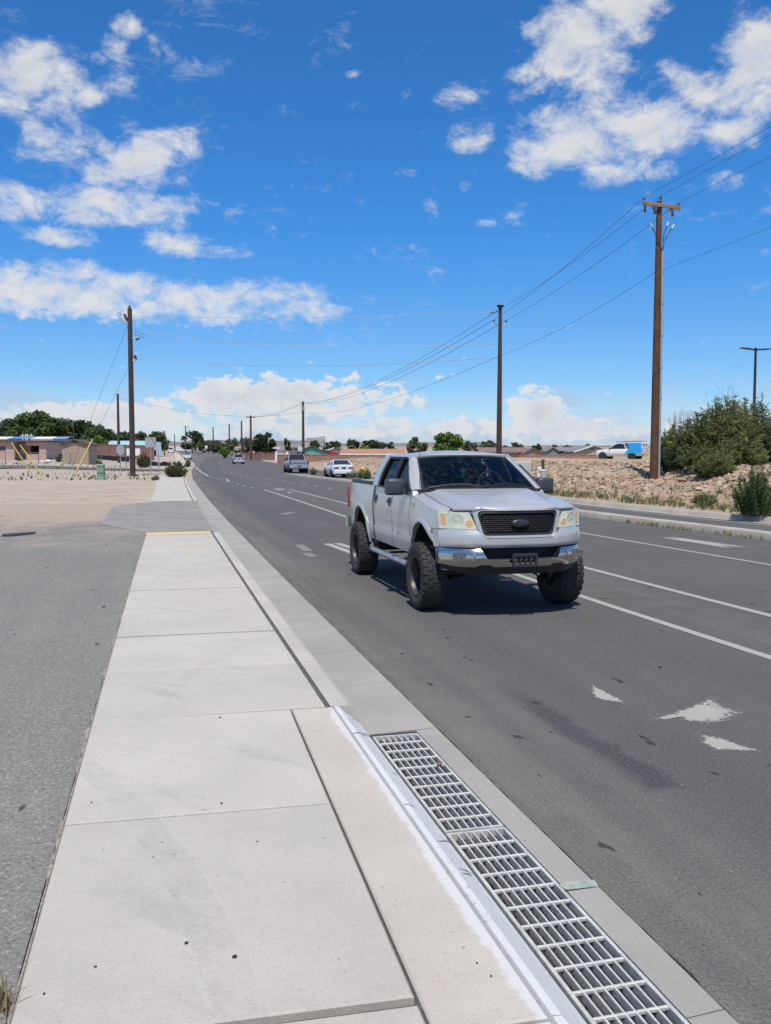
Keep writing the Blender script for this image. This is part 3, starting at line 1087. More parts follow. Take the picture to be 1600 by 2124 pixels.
# ------------------------------------------------------------------ median and far kerb
MT = [(-12, 15.2), (8, 14.55), (17, 14.06), (22, 13.78), (27, 13.65), (40, 13.8), (50, 14.2), (60, 14.35), (70, 14.0), (83, 13.75)]
median = tag(strip(-6, 82, lambda y: smoothpoly(MT, y), lambda y: smoothpoly(MT, y) + .5, -.02).build('median', M_joint), kind='structure')
yy0 = -4.0
while yy0 < 80:
    L = 3.1
    rg = []
    for i in range(4):
        y = yy0 + .012 + (L - .024) * i / 3
        x = smoothpoly(MT, y)
        hw = .24 * (1 - sstep(76, 84, y) * .7)
        wob = .012 * mnoise.noise(Vector((y * 2, 0, 0)))
        rg.append([(x + a * hw / .24 + wob, y, z + rz(y)) for a, z in ((0, -.05), (.015, .10), (.05, .16), (.40, .17), (.46, .11), (.48, -.05))])
    mb = MB()
    mb.loft(rg)
    mb.build('median_segment', M_median, median, smooth=40, fix=True)
    yy0 += L
far_kerb = tag(strip(-10, 330, lambda y: kx(y) - .5, lambda y: kx(y) + .2, -.03, 4).build('far_kerb', M_joint), kind='structure')
yy0 = -8.0
while yy0 < 320:
    L = 3.1 if yy0 < 120 else 12
    rg = []
    for i in range(4):
        y = yy0 + .01 + (L - .02) * i / 3
        x = kx(y)
        rg.append([(x + a, y, z + rz(y)) for a, z in ((-.42, -.05), (-.42, .012), (-.10, .006), (-.05, .13), (-.02, .16), (.17, .165), (.19, -.05))])
    mb = MB()
    mb.loft(rg)
    mb.build('kerb_segment', M_median, far_kerb, smooth=35, fix=True)
    yy0 += L
line_between('edge_line', [(y, kx(y) - .75) for y in (-10, 0, 10, 20, 30, 40, 60, 80)], .10, 4, 70)

# cross street and side roads on the left
M_street = asphalt('side_street', .10)
mb = MB()
rows = [-120 + 4 * i for i in range(31)]
for x in rows:
    for yv in (97.0, 101.0, 105.5):
        xx = x + 4.5
        mb.v.append((xx, yv, max(terrain(xx, yv), terrain(xx, yv - 1)) + .05))
for i in range(len(rows) - 1):
    for j in range(2):
        a = i * 3 + j
        mb.f.append((a, a + 3, a + 4, a + 1))
tag(mb.build('cross_street', M_street), kind='structure')

# distant mesas
M_hill = simple('mesa', (.20, .17, .15), .95, var=.25, scale=.01)


def hill(px0, px1, top_row, depth, label=None):
    a, b = at(px0, top_row, depth), at(px1, top_row, depth)
    mb = MB()
    n = 48
    rings = []
    d = (b - a).normalized()
    nrm = Vector((-d.y, d.x, 0))
    for i in range(n + 1):
        t = i / n
        p = a.lerp(b, t)
        h = (p.z) * (sstep(0, .18, t) * sstep(1, .82, t)) * (.88 + .12 * mnoise.noise(Vector((t * 9, depth, 0))) + .05 * mnoise.noise(Vector((t * 40, depth, 0))))
        zb = -5
        rings.append([(p.x + nrm.x * w, p.y + nrm.y * w, zb + (h - zb) * k) for w, k in ((-depth * .22, 0), (-depth * .1, .6), (-depth * .03, .96), (depth * .03, 1.0), (depth * .2, .8), (depth * .4, 0))])
    mb.loft(rings, caps=True, closed=False)
    return tag(mb.build('hill', M_hill, smooth=60), kind='structure')


hill(-500, 520, 912, 2400)
hill(330, 720, 909, 1800)
hill(560, 1100, 914, 2100)
hill(900, 2200, 921, 2600)
# ------------------------------------------------------------------ vehicle materials
M_silver = simple('silver_paint', (.57, .56, .535), .30, .38, coat=.35)
M_black = simple('black_plastic', (.018, .018, .02), .5, bump=.1, bscale=200)
M_mirror = simple('dark_grey_plastic', (.05, .056, .064), .45)
M_rubber = simple('tyre_rubber', (.032, .030, .029), .85, var=.25, scale=6, bump=.2)
M_rubberd = simple('dusty_tyre_side', (.052, .046, .041), .9, var=.25, scale=4)
M_rim = simple('dark_rim', (.03, .028, .028), .35, .6)
M_lip = simple('worn_rim_lip', (.075, .066, .058), .45, .5, var=.3, scale=6)
M_chrome = simple('chrome', (.60, .565, .51), .15, 1.0)
M_chromeworn = simple('worn_chrome_tube', (.55, .55, .54), .3, .8, var=.25, scale=5)
M_lens = simple('yellowed_lens', (.60, .60, .45), .2, 0, var=.14, scale=7, coat=.8)
M_lens2 = simple('lens_reflector', (.66, .68, .56), .14, .35, coat=.8)
M_amber = simple('amber_lens', (.60, .36, .17), .25, coat=.8)
M_signal = simple('orange_signal', (.78, .47, .16), .25, coat=.6)
M_red = simple('red_lens', (.22, .015, .018), .2, coat=.7)
M_fog = simple('fog_lens', (.22, .22, .22), .12, .5, coat=.8, var=.5, scale=30)
M_under = simple('underbody', (.012, .012, .012), .8)
M_seat = simple('seat_cloth', (.055, .052, .05), .9)
M_dash = simple('dash_grey', (.07, .072, .07), .6)
M_green2 = simple('green_fabric', (.0, .20, .07), .7)
M_gap = simple('panel_gap', (.008, .008, .008), .9)
M_plate = simple('plate_holder', (.03, .03, .036), .4)


def glassmat(name, tint, op, rough=.02, fk=.85):
    m = bpy.data.materials.new(name)
    m.use_nodes = True
    N = NT(m.node_tree)
    out = N.n('ShaderNodeOutputMaterial')
    tr = N.n('ShaderNodeBsdfTransparent', {'Color': (*tint, 1)})
    gl = N.n('ShaderNodeBsdfGlossy', {'Color': (.95, .97, 1, 1), 'Roughness': rough})
    fr = N.n('ShaderNodeFresnel', {'IOR': 1.5})
    f = N.m('ADD', N.m('MULTIPLY', fr.outputs[0], fk), op)
    ms = N.n('ShaderNodeMixShader', {0: f, 1: tr.outputs[0], 2: gl.outputs[0]})
    N.t.links.new(ms.outputs[0], out.inputs[0])
    MATS[name] = m
    return m


M_wind = glassmat('windscreen_glass', (.42, .50, .47), .01, .02, .6)
M_tint = glassmat('tinted_glass', (.02, .02, .024), .012, .03, .12)
M_darkglass = simple('dark_window', (.015, .017, .022), .06, 0, coat=.5)


def boolean_diff(ob, cutters):
    for c in cutters:
        md = ob.modifiers.new('cut', 'BOOLEAN')
        md.operation = 'DIFFERENCE'
        md.solver = 'EXACT'
        md.object = c
    dg = bpy.context.evaluated_depsgraph_get()
    me = bpy.data.meshes.new_from_object(ob.evaluated_get(dg))
    ob.modifiers.clear()
    ob.data = me
    for c in cutters:
        bpy.data.objects.remove(c)
    me.shade_smooth()
    me.set_sharp_from_angle(angle=R(32))
    return ob


def tyre_wheel(parent, x, y, r, w, side, name='wheel', lugs=True, deep=True):
    """wheel with hub at (x,y,r); side -1: outer face toward -x"""
    s = side
    hub = MB()
    hub.lathe([(-s * w * .12, .02), (-s * w * .12, r * .28), (-s * w * .02, r * .26), (-s * w * .02, .02)], 16)
    hub.lathe([(-s * w * .02, r * .10), (s * w * .12, r * .085), (s * w * .13, .01)], 12)
    wheel = hub.build(name, M_rim, parent, smooth=40, loc=(x, y, r), fix=True)
    t = MB()
    pr = [(-.42, .60), (-.47, .70), (-.50, .82), (-.47, .91), (-.40, .955), (-.2, .975), (0, .98), (.2, .975), (.40, .955), (.47, .91), (.50, .82), (.47, .70), (.42, .60), (.3, .57), (-.3, .57)]
    t.lathe([(a * w, b * r) for a, b in pr], 40, closed=True)
    tyre = t.build('tyre', M_rubberd, wheel, smooth=50, fix=True)
    if lugs:
        L = MB()
        n = 26
        for k in range(n):
            for row, (xa, xb, off, ang) in enumerate(((-.47, -.31, 0, .25), (-.30, -.11, .5, -.5), (-.10, .10, .0, .5), (.11, .30, .5, -.5), (.31, .47, 0, .25))):
                th = 2 * math.pi * (k + off) / n
                dt = 2 * math.pi / n * .36
                vs = []
                for q, (rr) in ((0, .94), (1, 1.0)):
                    for xx, sg in ((xa, -1), (xb, 1)):
                        edge = .965 if (abs(xx) > .45 and q) else rr
                        for d in (-1, 1):
                            a2 = th + d * dt * (.92 if q else 1) + sg * ang * dt * .6
                            vs.append((xx * w, math.cos(a2) * r * edge, math.sin(a2) * r * edge))
                L.add(vs, [(4, 5, 7, 6), (0, 4, 6, 2), (1, 3, 7, 5), (0, 1, 5, 4), (2, 6, 7, 3)])
            # shoulder lug running down the sidewall
            for sd in (-1, 1):
                th = 2 * math.pi * (k + .15) / n
                dt = 2 * math.pi / n * .27
                vs = []
                for (xx, rr) in ((.485, .955), (.515, .83)):
                    for d in (-1, 1):
                        vs.append((sd * xx * w, math.cos(th + d * dt) * r * rr, math.sin(th + d * dt) * r * rr))
                for (xx, rr) in ((.455, .945), (.49, .83)):
                    for d in (-1, 1):
                        vs.append((sd * xx * w, math.cos(th + d * dt) * r * rr, math.sin(th + d * dt) * r * rr))
                L.add(vs, [(0, 1, 3, 2), (0, 2, 6, 4), (1, 5, 7, 3), (2, 3, 7, 6), (0, 4, 5, 1)])
        L.build('tread', M_rubber, wheel, fix=True)
    rm = MB()
    # barrel and lip
    rm.lathe([(s * w * .40, r * .62), (s * w * .455, r * .605), (s * w * .455, r * .57), (s * w * .38, r * .545), (s * w * .05, r * .51), (-s * w * .4, r * .5), (-s * w * .4, r * .6)], 36, closed=True)
    rm.build('rim', M_lip if deep else M_rim, wheel, smooth=40, fix=True)
    sp = MB()
    for k in range(8):
        a = 2 * math.pi * k / 8
        M = Matrix.Rotation(a, 4, 'X')
        sp.box(-s * w * .10 - .012, -s * w * .10 + .014, -r * .075, r * .075, r * .2, r * .53, M)
    sp.build('spokes', M_rim, wheel)
    return wheel


# ------------------------------------------------------------------ the silver pickup
def Wz(z):
    return poly([(.60, .93), (.66, .945), (.72, .96), (.86, .972), (.90, .965), (1.1, .985), (1.25, .985), (1.36, .972), (1.45, .955), (1.53, .94)], z)


def flare(y, z):
    f = math.exp(-((y) / .56) ** 4) + math.exp(-((y - 3.52) / .56) ** 4)
    return .028 * f * sstep(1.32, 1.05, z)


def Xs(y, z):
    w = Wz(z) + flare(y, z)
    if y < -.25:
        w -= .16 * ((-.25 - y) / .45) ** 2.2
    if y > 4.3:
        w -= .05 * ((y - 4.3) / .3) ** 2
    return w


def hoodz(x, y):
    ax = abs(x)
    t = min(1, max(0, (y + .84) / 1.36))
    z = 1.325 + .200 * t ** .85
    z -= .038 * (ax / .84) ** 3
    edge = lerp(.50, .70, t)
    z += .028 * sstep(edge + .05, edge - .04, ax) * sstep(0, .12, t)
    z -= .022 * (1 - min(1, t / .06)) ** 2
    return z


def yfront(x, z=1.2, yc=-.83, k=.20):
    return yc + k * (abs(x) / .95) ** 2.4


def build_truck():
    T = empty('pickup_truck', (4.54, 10.74, 0), R(-1.3))
    tag(T, 'silver lifted crew-cab pickup truck with chunky off-road tyres driving on the road', 'pickup truck')
    P = T
    # --- lower body solid
    ysl = [-.53, -.46, -.38, -.2, 0, .2, .38, .54, .58, .8, 1.2, 1.6, 2.0, 2.4, 2.64, 3.0, 3.25, 3.52, 3.8, 4.1, 4.35, 4.55, 4.62]
    rings = []
    for y in ysl:
        if y <= .55:
            sh = hoodz(.80, y) - .045
        elif y < 2.65:
            sh = 1.50
        else:
            sh = 1.52
        zs = [.65, .70, .78, .86, .90, 1.0, 1.1, 1.2, min(1.28, sh - .03), sh - .012]
        half = [(0, .66)] + [(Xs(y, z), z) for z in zs]
        xt = Xs(y, sh)
        if y <= .55:
            half += [(xt - .03, sh + .008), (.80, hoodz(.80, y) - .02), (.4, hoodz(.4, y) - .03), (0, hoodz(0, y) - .03)]
        else:
            half += [(xt - .012, sh), (.80, sh), (.4, sh), (0, sh)]
        ring = [(x, y, z) for x, z in half] + [(-x, y, z) for x, z in half[::-1] if x > 1e-6]
        rings.append(ring)
    mb = MB()
    mb.loft(rings)
    body = mb.build('body', M_silver, P, fix=True)
    cut = []
    for yc, rr, zc in ((.02, .50, .62), (3.52, .50, .63)):
        c = MB()
        c.lathe([(-1.3, rr), (1.3, rr)], 48)
        o = c.build('tmp', M_under, fix=True)
        o.location = (0, yc, zc)
        cut.append(o)
    c = MB()
    c.box(-.80, .80, 2.74, 4.54, 1.0, 1.7)
    cut.append(c.build('tmp', M_under, fix=True))
    bpy.context.view_layer.update()
    Tl, Tr = T.location.copy(), T.rotation_euler.copy()
    T.location = (0, 0, 0)
    T.rotation_euler = (0, 0, 0)
    bpy.context.view_layer.update()
    boolean_diff(body, cut)
    T.location, T.rotation_euler = Tl, Tr
    # wheel-well liners
    for yc, zc in ((.02, .62), (3.52, .63)):
        for s in (-1, 1):
            l = MB()
            rg = []
            for k in range(19):
                a = math.pi * (k / 18) * 1.16 - math.pi * .08
                cy, cz = math.cos(a), math.sin(a)
                rg.append([(s * xx, yc + cy * rr, zc + cz * rr) for xx, rr in ((.955, .497), (.60, .494), (.60, .20))])
            l.loft(rg, caps=False, closed=False)
            l.build('wheel_liner', M_under, P)
            # rolled arch lip
            a2 = MB()
            rg = []
            for k in range(25):
                a = math.pi * (k / 24) * 1.06 - math.pi * .03
                yy_, zz_ = yc + math.cos(a) * .50, zc + math.sin(a) * .50
                yo, zo = yc + math.cos(a) * .565, zc + math.sin(a) * .565
                xi, xo = Xs(yy_, zz_), Xs(yo, zo)
                rg.append([(s * (xi - .03), yy_, zz_), (s * (xi + .016), yy_, zz_), (s * (xi + .02), lerp(yy_, yo, .4), lerp(zz_, zo, .4)), (s * (xo + .002), yo, zo), (s * (xo - .02), yo, zo)])
            a2.loft(rg)
            a2.build('wheel_arch', M_silver, P, smooth=40, fix=True)

    # --- hood
    def hoodf(u, v):
        x = lerp(-.835, .835, u)
        y0 = -.835 + .30 * (abs(x) / .98) ** 3 + .012
        y1 = .47 - .13 * (1 - (x / .84) ** 2)
        y = lerp(y0, y1, v)
        return (x, y, hoodz(x, y))
    mb = MB()
    mb.patch(hoodf, 36, 24, .02)
    hood = mb.build('hood', M_silver, P, smooth=40)
    # shut line hood / fender
    for s in (-1, 1):
        g_ = MB()
        g_.tube([(s * .838, lerp(-.60, .44, t), hoodz(.838, lerp(-.60, .44, t)) - .008) for t in [i / 10 for i in range(11)]], .006, 5)
        g_.build('panel_gap', M_gap, P)
        # fender top fill between hood edge and shoulder
        f = MB()
        def ff(u, v, s=s):
            y = lerp(-.60, .54, u)
            x0, x1 = .842, Xs(y, hoodz(.84, y) - .06) - .004
            z0, z1 = hoodz(.84, y) - .004, hoodz(.84, y) - .075
            return (s * lerp(x0, max(x1, x0 + .01), v), y, lerp(z0, z1, v ** 2.2))
        f.patch(ff, 20, 6)
        fo = f.build('fender_top', M_silver, P, smooth=60, fix=True)
    # --- cowl, wipers
    mb = MB()
    mb.patch(lambda u, v: (lerp(-.88, .88, u), lerp(.34, .62, v) + .16 * (abs(lerp(-1, 1, u)) ** 2), 1.503 + .018 * v), 20, 3, .02)
    cowl = mb.build('cowl', M_black, P, smooth=50)

    # --- greenhouse
    def ws(u, v):                       # windscreen surface, u -1..1
        b = 1 - u * u
        x = u * lerp(.850, .685, v)
        y = lerp(.57 - .17 * b, 1.33 - .10 * b, v) - .03 * math.sin(math.pi * v)
        z = lerp(1.512, 1.955 + .028 * b, v)
        return Vector((x, y, z))
    mb = MB()
    mb.patch(lambda u, v: ws(lerp(-.985, .985, u), lerp(.01, .985, v)), 24, 12)
    mb.build('windshield', M_wind, P, smooth=60)
    # black ceramic edge round the screen
    mb = MB()
    fw = lambda u, v: ws(u, v) + Vector((0, -.004, .003))
    for (u0, u1, v0, v1) in ((-.99, .99, .0, .05), (-.99, .99, .945, .99), (-.99, -.945, .05, .945), (.945, .99, .05, .945)):
        mb.patch(lambda u, v: fw(lerp(u0, u1, u), lerp(v0, v1, v)), 20, 8)
    mb.build('windshield_seal', M_black, P, smooth=60)

    def sg(y, v, s, off=0.0):           # side-glass surface
        x = lerp(.942, .752, max(v, 0.0) ** 1.12) + .02 * math.sin(math.pi * v)
        return Vector((s * (x + off), y, lerp(1.50, 1.955, v)))
    for s in (-1, 1):
        # A pillar
        mb = MB()
        rg = []
        for i in range(9):
            v = i / 8
            a = ws(s * .985, v)
            ya = lerp(.64, 1.40, v)
            b = sg(ya, v, s)
            rg.append([a + Vector((0, -.006, .004)), Vector((s * lerp(.908, .738, v), a.y + .005, a.z + .01)), b + Vector((s * .006, 0, 0)), b + Vector((-s * .04, .01, 0)), a + Vector((-s * .02, .05, -.02))])
        mb.loft(rg)
        mb.build('pillar', M_silver, P, smooth=50, fix=True)
        # C pillar and rear quarter
        mb = MB()
        mb.patch(lambda u, v: sg(lerp(lerp(2.37, 2.30, v), lerp(2.635, 2.56, v), u), v, s, .004), 6, 10, .05 * -s)
        mb.build('pillar', M_silver, P, smooth=60, fix=True)
        # roof side rail, door frames
        mb = MB()
        rg = []
        for i in range(15):
            y = lerp(1.29, 2.62, i / 14)
            q = lerp(.0, -.02, i / 14)
            rg.append([(s * .70, y, 2.00 + q * .5), (s * .735, y, 1.985 + q), (s * .762, y, 1.955 + q), (s * .772, y, 1.925), (s * .74, y, 1.915), (s * .69, y, 1.93)])
        mb.loft(rg)
        mb.build('roof_rail', M_silver, P, smooth=50, fix=True)
        # black frame strip: B pillar and surrounds
        mb = MB()
        mb.patch(lambda u, v: sg(lerp(lerp(1.50, 1.54, v), lerp(1.63, 1.66, v), u), v * .97, s, .004), 3, 10, .03 * -s)
        mb.patch(lambda u, v: sg(lerp(.64, 2.40, u), lerp(-.01, .035, v), s, .005), 20, 2, .03 * -s)
        mb.patch(lambda u, v: sg(lerp(1.40, 2.36, u), lerp(.91, .97, v), s, .005), 20, 2, .03 * -s)
        mb.patch(lambda u, v: sg(lerp(lerp(2.33, 2.27, v), lerp(2.375, 2.31, v), u), v * .97, s, .005), 2, 10, .03 * -s)
        # sail panel behind the mirror
        mb.patch(lambda u, v: sg(lerp(lerp(.64, 1.16, v), lerp(.88, 1.21, v), u), v * .72, s, .005), 4, 8, .03 * -s)
        mb.build('window_frame', M_black, P, smooth=60, fix=True)
        # glass
        for ya0, ya1, yb0, yb1 in ((.84, 1.51, 1.40, 1.55), (1.62, 2.35, 1.65, 2.29)):
            mb = MB()
            mb.patch(lambda u, v: sg(lerp(lerp(ya0, yb0, v), lerp(ya1, yb1, v), u), lerp(.03, .93, v), s, -.004), 10, 8)
            mb.build('side_window', M_tint, P, smooth=60)
        # shut lines of the two doors
        g_ = MB()
        for ypos in (.62, 1.56, 2.60):
            pts = []
            for i in range(14):
                z = lerp(.68, 1.485, i / 13)
                yy_ = ypos + (.03 * sstep(1.0, .66, z) if ypos > 2 else 0)
                if ypos > 2 and z < 1.0:
                    continue
                pts.append((s * (Xs(yy_, z) + .0005), yy_, z))
            g_.tube([(a_ - s * .0022, b_, c_) for a_, b_, c_ in pts], .0042, 5)
            g_.build('panel_gap', M_gap, P)
            g_ = MB()
        pts = [(s * (Xs(2.60 + 0 * t, z)), yv, z) for t, yv, z in ((0, 2.60, 1.0), (.3, 2.62, .9), (.6, 2.64, .75), (1, 2.645, .68))]
        g_.tube([(s * (Xs(y_, z_) + .0005), y_, z_) for (_, y_, z_) in pts], .0035, 5)
        g_.build('panel_gap', M_gap, P)
        # cab / bed gap
        g_ = MB()
        g_.tube([(s * (Xs(2.67, z) + .001), 2.67, z) for z in [lerp(.66, 1.50, i / 10) for i in range(11)]], .010, 5)
        g_.build('panel_gap', M_gap, P)
        # lower character crease
        g_ = MB()
        g_.tube([(s * (Xs(y_, .875) - .004), y_, .875) for y_ in [lerp(.54, 3.0, i / 14) for i in range(15)]], .008, 6)
        g_.build('crease', M_silver, P, smooth=60)
        # handles
        for yh in (1.68, 2.50):
            h = MB()
            x = Xs(yh, 1.29)
            h.cbox(s * x - .006, s * x + .010, yh - .055, yh + .055, 1.235, 1.36, .004)
            hd = h.build('door_handle', M_black, P)
            k = MB()
            k.box(min(s * (x + .012), s * (x + .032)), max(s * (x + .012), s * (x + .032)), yh - .05, yh + .05, 1.28, 1.325)
            k.box(min(s * x, s * (x + .02)), max(s * x, s * (x + .02)), yh - .05, yh - .035, 1.28, 1.325)
            k.box(min(s * x, s * (x + .02)), max(s * x, s * (x + .02)), yh + .035, yh + .05, 1.28, 1.325)
            k.build('pull', M_mirror, hd)
        # door mirror
        m = MB()
        mx0, mx1 = .99, 1.235
        rg = []
        for xx, sc, dy in ((mx0, .80, .0), (mx0 + .02, .97, 0), (mx0 + .08, 1.0, -.005), (mx1 - .03, 1.0, .0), (mx1 - .006, .95, .01), (mx1, .82, .015)):
            ring = []
            for k in range(20):
                a = 2 * math.pi * k / 20
                ca, sa = math.cos(a), math.sin(a)
                e = .45
                yy_ = .90 + dy + .085 * sc * math.copysign(abs(ca) ** e, ca)
                zz_ = 1.545 + .115 * sc * math.copysign(abs(sa) ** e, sa)
                ring.append((s * xx, yy_, zz_))
            rg.append(ring)
        m.loft(rg)
        mo = m.build('side_mirror', M_mirror, P, smooth=45, fix=True)
        arm = MB()
        arm.loft([[(s * xx, .84 + dy, zc + d) for dy, d in ((-.03, -.045), (.09, -.045), (.09, .045), (-.03, .045))] for xx, zc in ((.90, 1.475), (.99, 1.485), (1.02, 1.50))])
        arm.build('mirror_arm', M_mirror, mo, smooth=40, fix=True)
        mg = MB()
        mg.box(min(s * 1.015, s * 1.21), max(s * 1.015, s * 1.21), .984, .988, 1.455, 1.635)
        mg.build('mirror_glass', M_chrome, mo)
        # side step tube
        st = MB()
        pts = [(s * .86, .60, .60), (s * .965, .66, .515), (s * .985, .76, .50)] + [(s * .985, lerp(.8, 2.75, i / 8), .50) for i in range(9)] + [(s * .965, 2.84, .515), (s * .86, 2.92, .60)]
        st.tube(pts, .042, 12)
        step = st.build('side_step', M_chromeworn, P, smooth=60)
        for yb in (.95, 1.75, 2.55):
            br = MB()
            br.box(min(s * .60, s * .96), max(s * .60, s * .96), yb - .02, yb + .02, .53, .56)
            br.build('step_bracket', M_under, step)
        # bed rail cap
        mb = MB()
        rg = []
        for i in range(12):
            y = lerp(2.70, 4.60, i / 11)
            xo = Xs(y, 1.52)
            rg.append([(s * (xo + .004), y, 1.50), (s * (xo + .005), y, 1.535), (s * (xo - .02), y, 1.548), (s * .81, y, 1.545), (s * .795, y, 1.49)])
        mb.loft(rg)
        mb.build('bed_rail', M_black, P, smooth=40, fix=True)
        # tail lamp wrapping the rear corner
        mb = MB()
        mb.patch(lambda u, v: (s * (Xs(lerp(4.50, 4.625, u), 1.25) + .004), lerp(4.50, 4.63, u), lerp(1.06, 1.43, v)), 4, 4, .03 * -s)
        mb.build('tail_lamp', M_red, P, fix=True)
        # fender badge plate
        mb = MB()
        mb.patch(lambda u, v: (s * (Xs(lerp(.40, .54, u), 1.32) + .004), lerp(.40, .54, u), lerp(1.295, 1.345, v)), 3, 2, .005 * -s)
        bd = mb.build('badge', M_chrome, P, fix=True)
        if s < 0:
            tx = text_mesh('F-150', .045, simple('badge_blue', (.05, .12, .35), .4))
            to = link('badge_lettering', tx, bd)
            to.rotation_euler = (R(90), 0, R(-90))
            to.location = (-(Xs(.47, 1.32) + .0065), .535, 1.303)
    # roof
    def rf(u, v):
        x = lerp(-.715, .715, u)
        y = lerp(1.275 - .10 * (1 - (x / .72) ** 2) + .02, 2.62, v)
        e = 1 - (x / .72) ** 2
        z = 1.985 + .058 * e * math.sin(math.pi * min(1, .18 + v * .75)) + .012 * math.sin(math.pi * v) - .02 * v
        z -= .035 * (1 - min(1, v / .10)) ** 2 * (.4 + .6 * e)
        return (x, y, z)
    mb = MB()
    mb.patch(rf, 28, 24, .03)
    roof = mb.build('roof', M_silver, P, smooth=50)
    mb = MB()
    mb.patch(lambda u, v: (lerp(-.93, .93, u) * lerp(1, .80, v), lerp(2.635, 2.56, v), lerp(1.50, 1.97, v)), 6, 5, -.04)
    bw = mb.build('cab_back', M_silver, P, fix=True)
    mb = MB()
    mb.patch(lambda u, v: (lerp(-.70, .70, u) * lerp(1, .88, v), lerp(2.645, 2.592, v), lerp(1.54, 1.90, v)), 6, 5)
    mb.build('rear_window', M_darkglass, P)
    # antenna
    mb = MB()
    mb.tube([(-.89, .44, 1.45), (-.89, .45, 2.10)], .004, 6)
    mb.tube([(-.89, .44, 1.43), (-.89, .44, 1.49)], [.022, .008], 8)
    mb.build('antenna', M_black, P)
    # wipers
    for x0, x1 in ((-.74, -.06), (-.02, .62)):
        w = MB()
        pts = []
        for i in range(9):
            t = i / 8
            u = lerp(x0, x1, t) / .85
            pts.append(ws(u, .035 + .10 * math.sin(t * math.pi * .8)) + Vector((0, -.022, .012)))
        w.tube(pts, [.016, .014, .012, .012, .011, .010, .010, .009, .008], 6)
        w.build('wiper', M_black, P)
    # --- interior
    mb = MB()
    mb.patch(lambda u, v: (lerp(-.86, .86, u), lerp(.66, 1.06, v), 1.515 + .05 * math.sin(math.pi * min(1, v * 1.1)) ), 12, 8, .04)
    mb.build('dashboard', M_dash, P, smooth=60)
    for sx in (-.42, .42):
        mb = MB()
        mb.cbox(sx - .24, sx + .24, 1.68, 1.83, 1.2, 1.66, .05)
        st = mb.build('seat', M_seat, P)
        mb = MB()
        mb.cbox(sx - .13, sx + .13, 1.73, 1.83, 1.67, 1.84, .03)
        mb.build('headrest', M_seat, st)
    mb = MB()
    ring = []
    cyw = Vector((.40, 1.16, 1.57))
    for k in range(25):
        a = 2 * math.pi * k / 24
        ring.append(cyw + Vector((math.cos(a) * .19, math.sin(a) * .07, math.sin(a) * .17)))
    mb.tube(ring, .014, 6, caps=False)
    mb.build('steering_wheel', simple('wheel_leather', (.10, .10, .10), .5), P, smooth=60)
    mb = MB()
    mb.cbox(-.12, .12, 1.25, 1.28, 1.835, 1.90, .012)
    rv = mb.build('rear_view_mirror', M_black, P)
    mb = MB()
    mb.box(-.028, .028, 1.23, 1.238, 1.66, 1.80)
    mb.tube([(0, 1.234, 1.80), (0, 1.25, 1.84)], .003, 5)
    mb.build('air_freshener', M_green2, rv)
    # pillar-mounted grab ring seen through the glass
    # --- front end
    def panel(name, mat, xs, lo, hi, yf, thick=.05, nv=4, parent=P, smooth=40):
        m = MB()
        n = len(xs) - 1
        def f(u, v):
            i = u * n
            x = xs[min(int(i), n)] if i == int(i) else lerp(xs[int(i)], xs[int(i) + 1], i - int(i))
            z = lerp(lo(x), hi(x), v)
            return (x, yf(x, z), z)
        m.patch(f, n, nv, thick)
        return m.build(name, mat, parent, smooth=smooth, fix=True)
    lin = lambda a, b, n: [lerp(a, b, i / n) for i in range(n + 1)]
    # painted bumper cover
    def vhi(x):
        a = abs(x)
        return .972 + (1.085 - .972) * sstep(.47, .56, a)
    def vy(x, z):
        a = abs(x) / .98
        return -.90 + .34 * a ** 3.2 + .035 * sstep(1.0, 1.09, z) + .02 * sstep(.90, .86, z)
    panel('bumper_cover', M_silver, lin(-.985, .985, 60), lambda x: .862, vhi, vy, .12, 8)
    for s in (-1, 1):   # wrap to the arch
        mb = MB()
        def wr(u, v, s=s):
            z = lerp(.862, 1.083, v)
            y = lerp(vy(.985, z), -.42, u)
            return (s * lerp(.985, Xs(-.42, z) + .004, u ** .7), y, z)
        mb.patch(wr, 8, 5, .02 * -s)
        mb.build('bumper_cover_side', M_silver, P, smooth=60, fix=True)
    # grille surround (silver trapezoid ring) and black inner frame
    def gy(x, z):
        return -.875 + .10 * (abs(x) / .6) ** 2.2 + (z - 1.0) * .12
    def ring_panel(name, mat, o, i_, yoff, thick=.05):
        """o/i_: (half top width, half bottom width, z bottom, z top) outer and inner outlines, rounded"""
        def outline(q, n=12):
            wt, wb, z0, z1 = q
            r_ = .05
            pts = []
            def cor(cxx, czz, a0):
                for k in range(n // 4 + 1):
                    a = a0 + math.pi / 2 * k / (n // 4)
                    pts.append((cxx + math.cos(a) * r_, czz + math.sin(a) * r_))
            def edge(p, q2, m=8):
                for k in range(1, m):
                    pts.append((lerp(p[0], q2[0], k / m), lerp(p[1], q2[1], k / m)))
            cor(wt - r_, z1 - r_, 0)
            edge((wt - r_, z1), (-wt + r_, z1), 14)
            cor(-wt + r_, z1 - r_, math.pi / 2)
            edge((-wt, z1 - r_), (-wb, z0 + r_), 5)
            cor(-wb + r_, z0 + r_, math.pi)
            edge((-wb + r_, z0), (wb - r_, z0), 14)
            cor(wb - r_, z0 + r_, 1.5 * math.pi)
            edge((wb, z0 + r_), (wt, z1 - r_), 5)
            return pts
        A, B = outline(o), outline(i_)
        m = MB()
        n = len(A)
        rings = []
        rings.append([(x, gy(x, z) + yoff + thick, z) for x, z in A])
        rings.append([(x, gy(x, z) + yoff + .008, z) for x, z in A])
        rings.append([(lerp(a[0], b[0], .15), gy(a[0], a[1]) + yoff, lerp(a[1], b[1], .15)) for a, b in zip(A, B)])
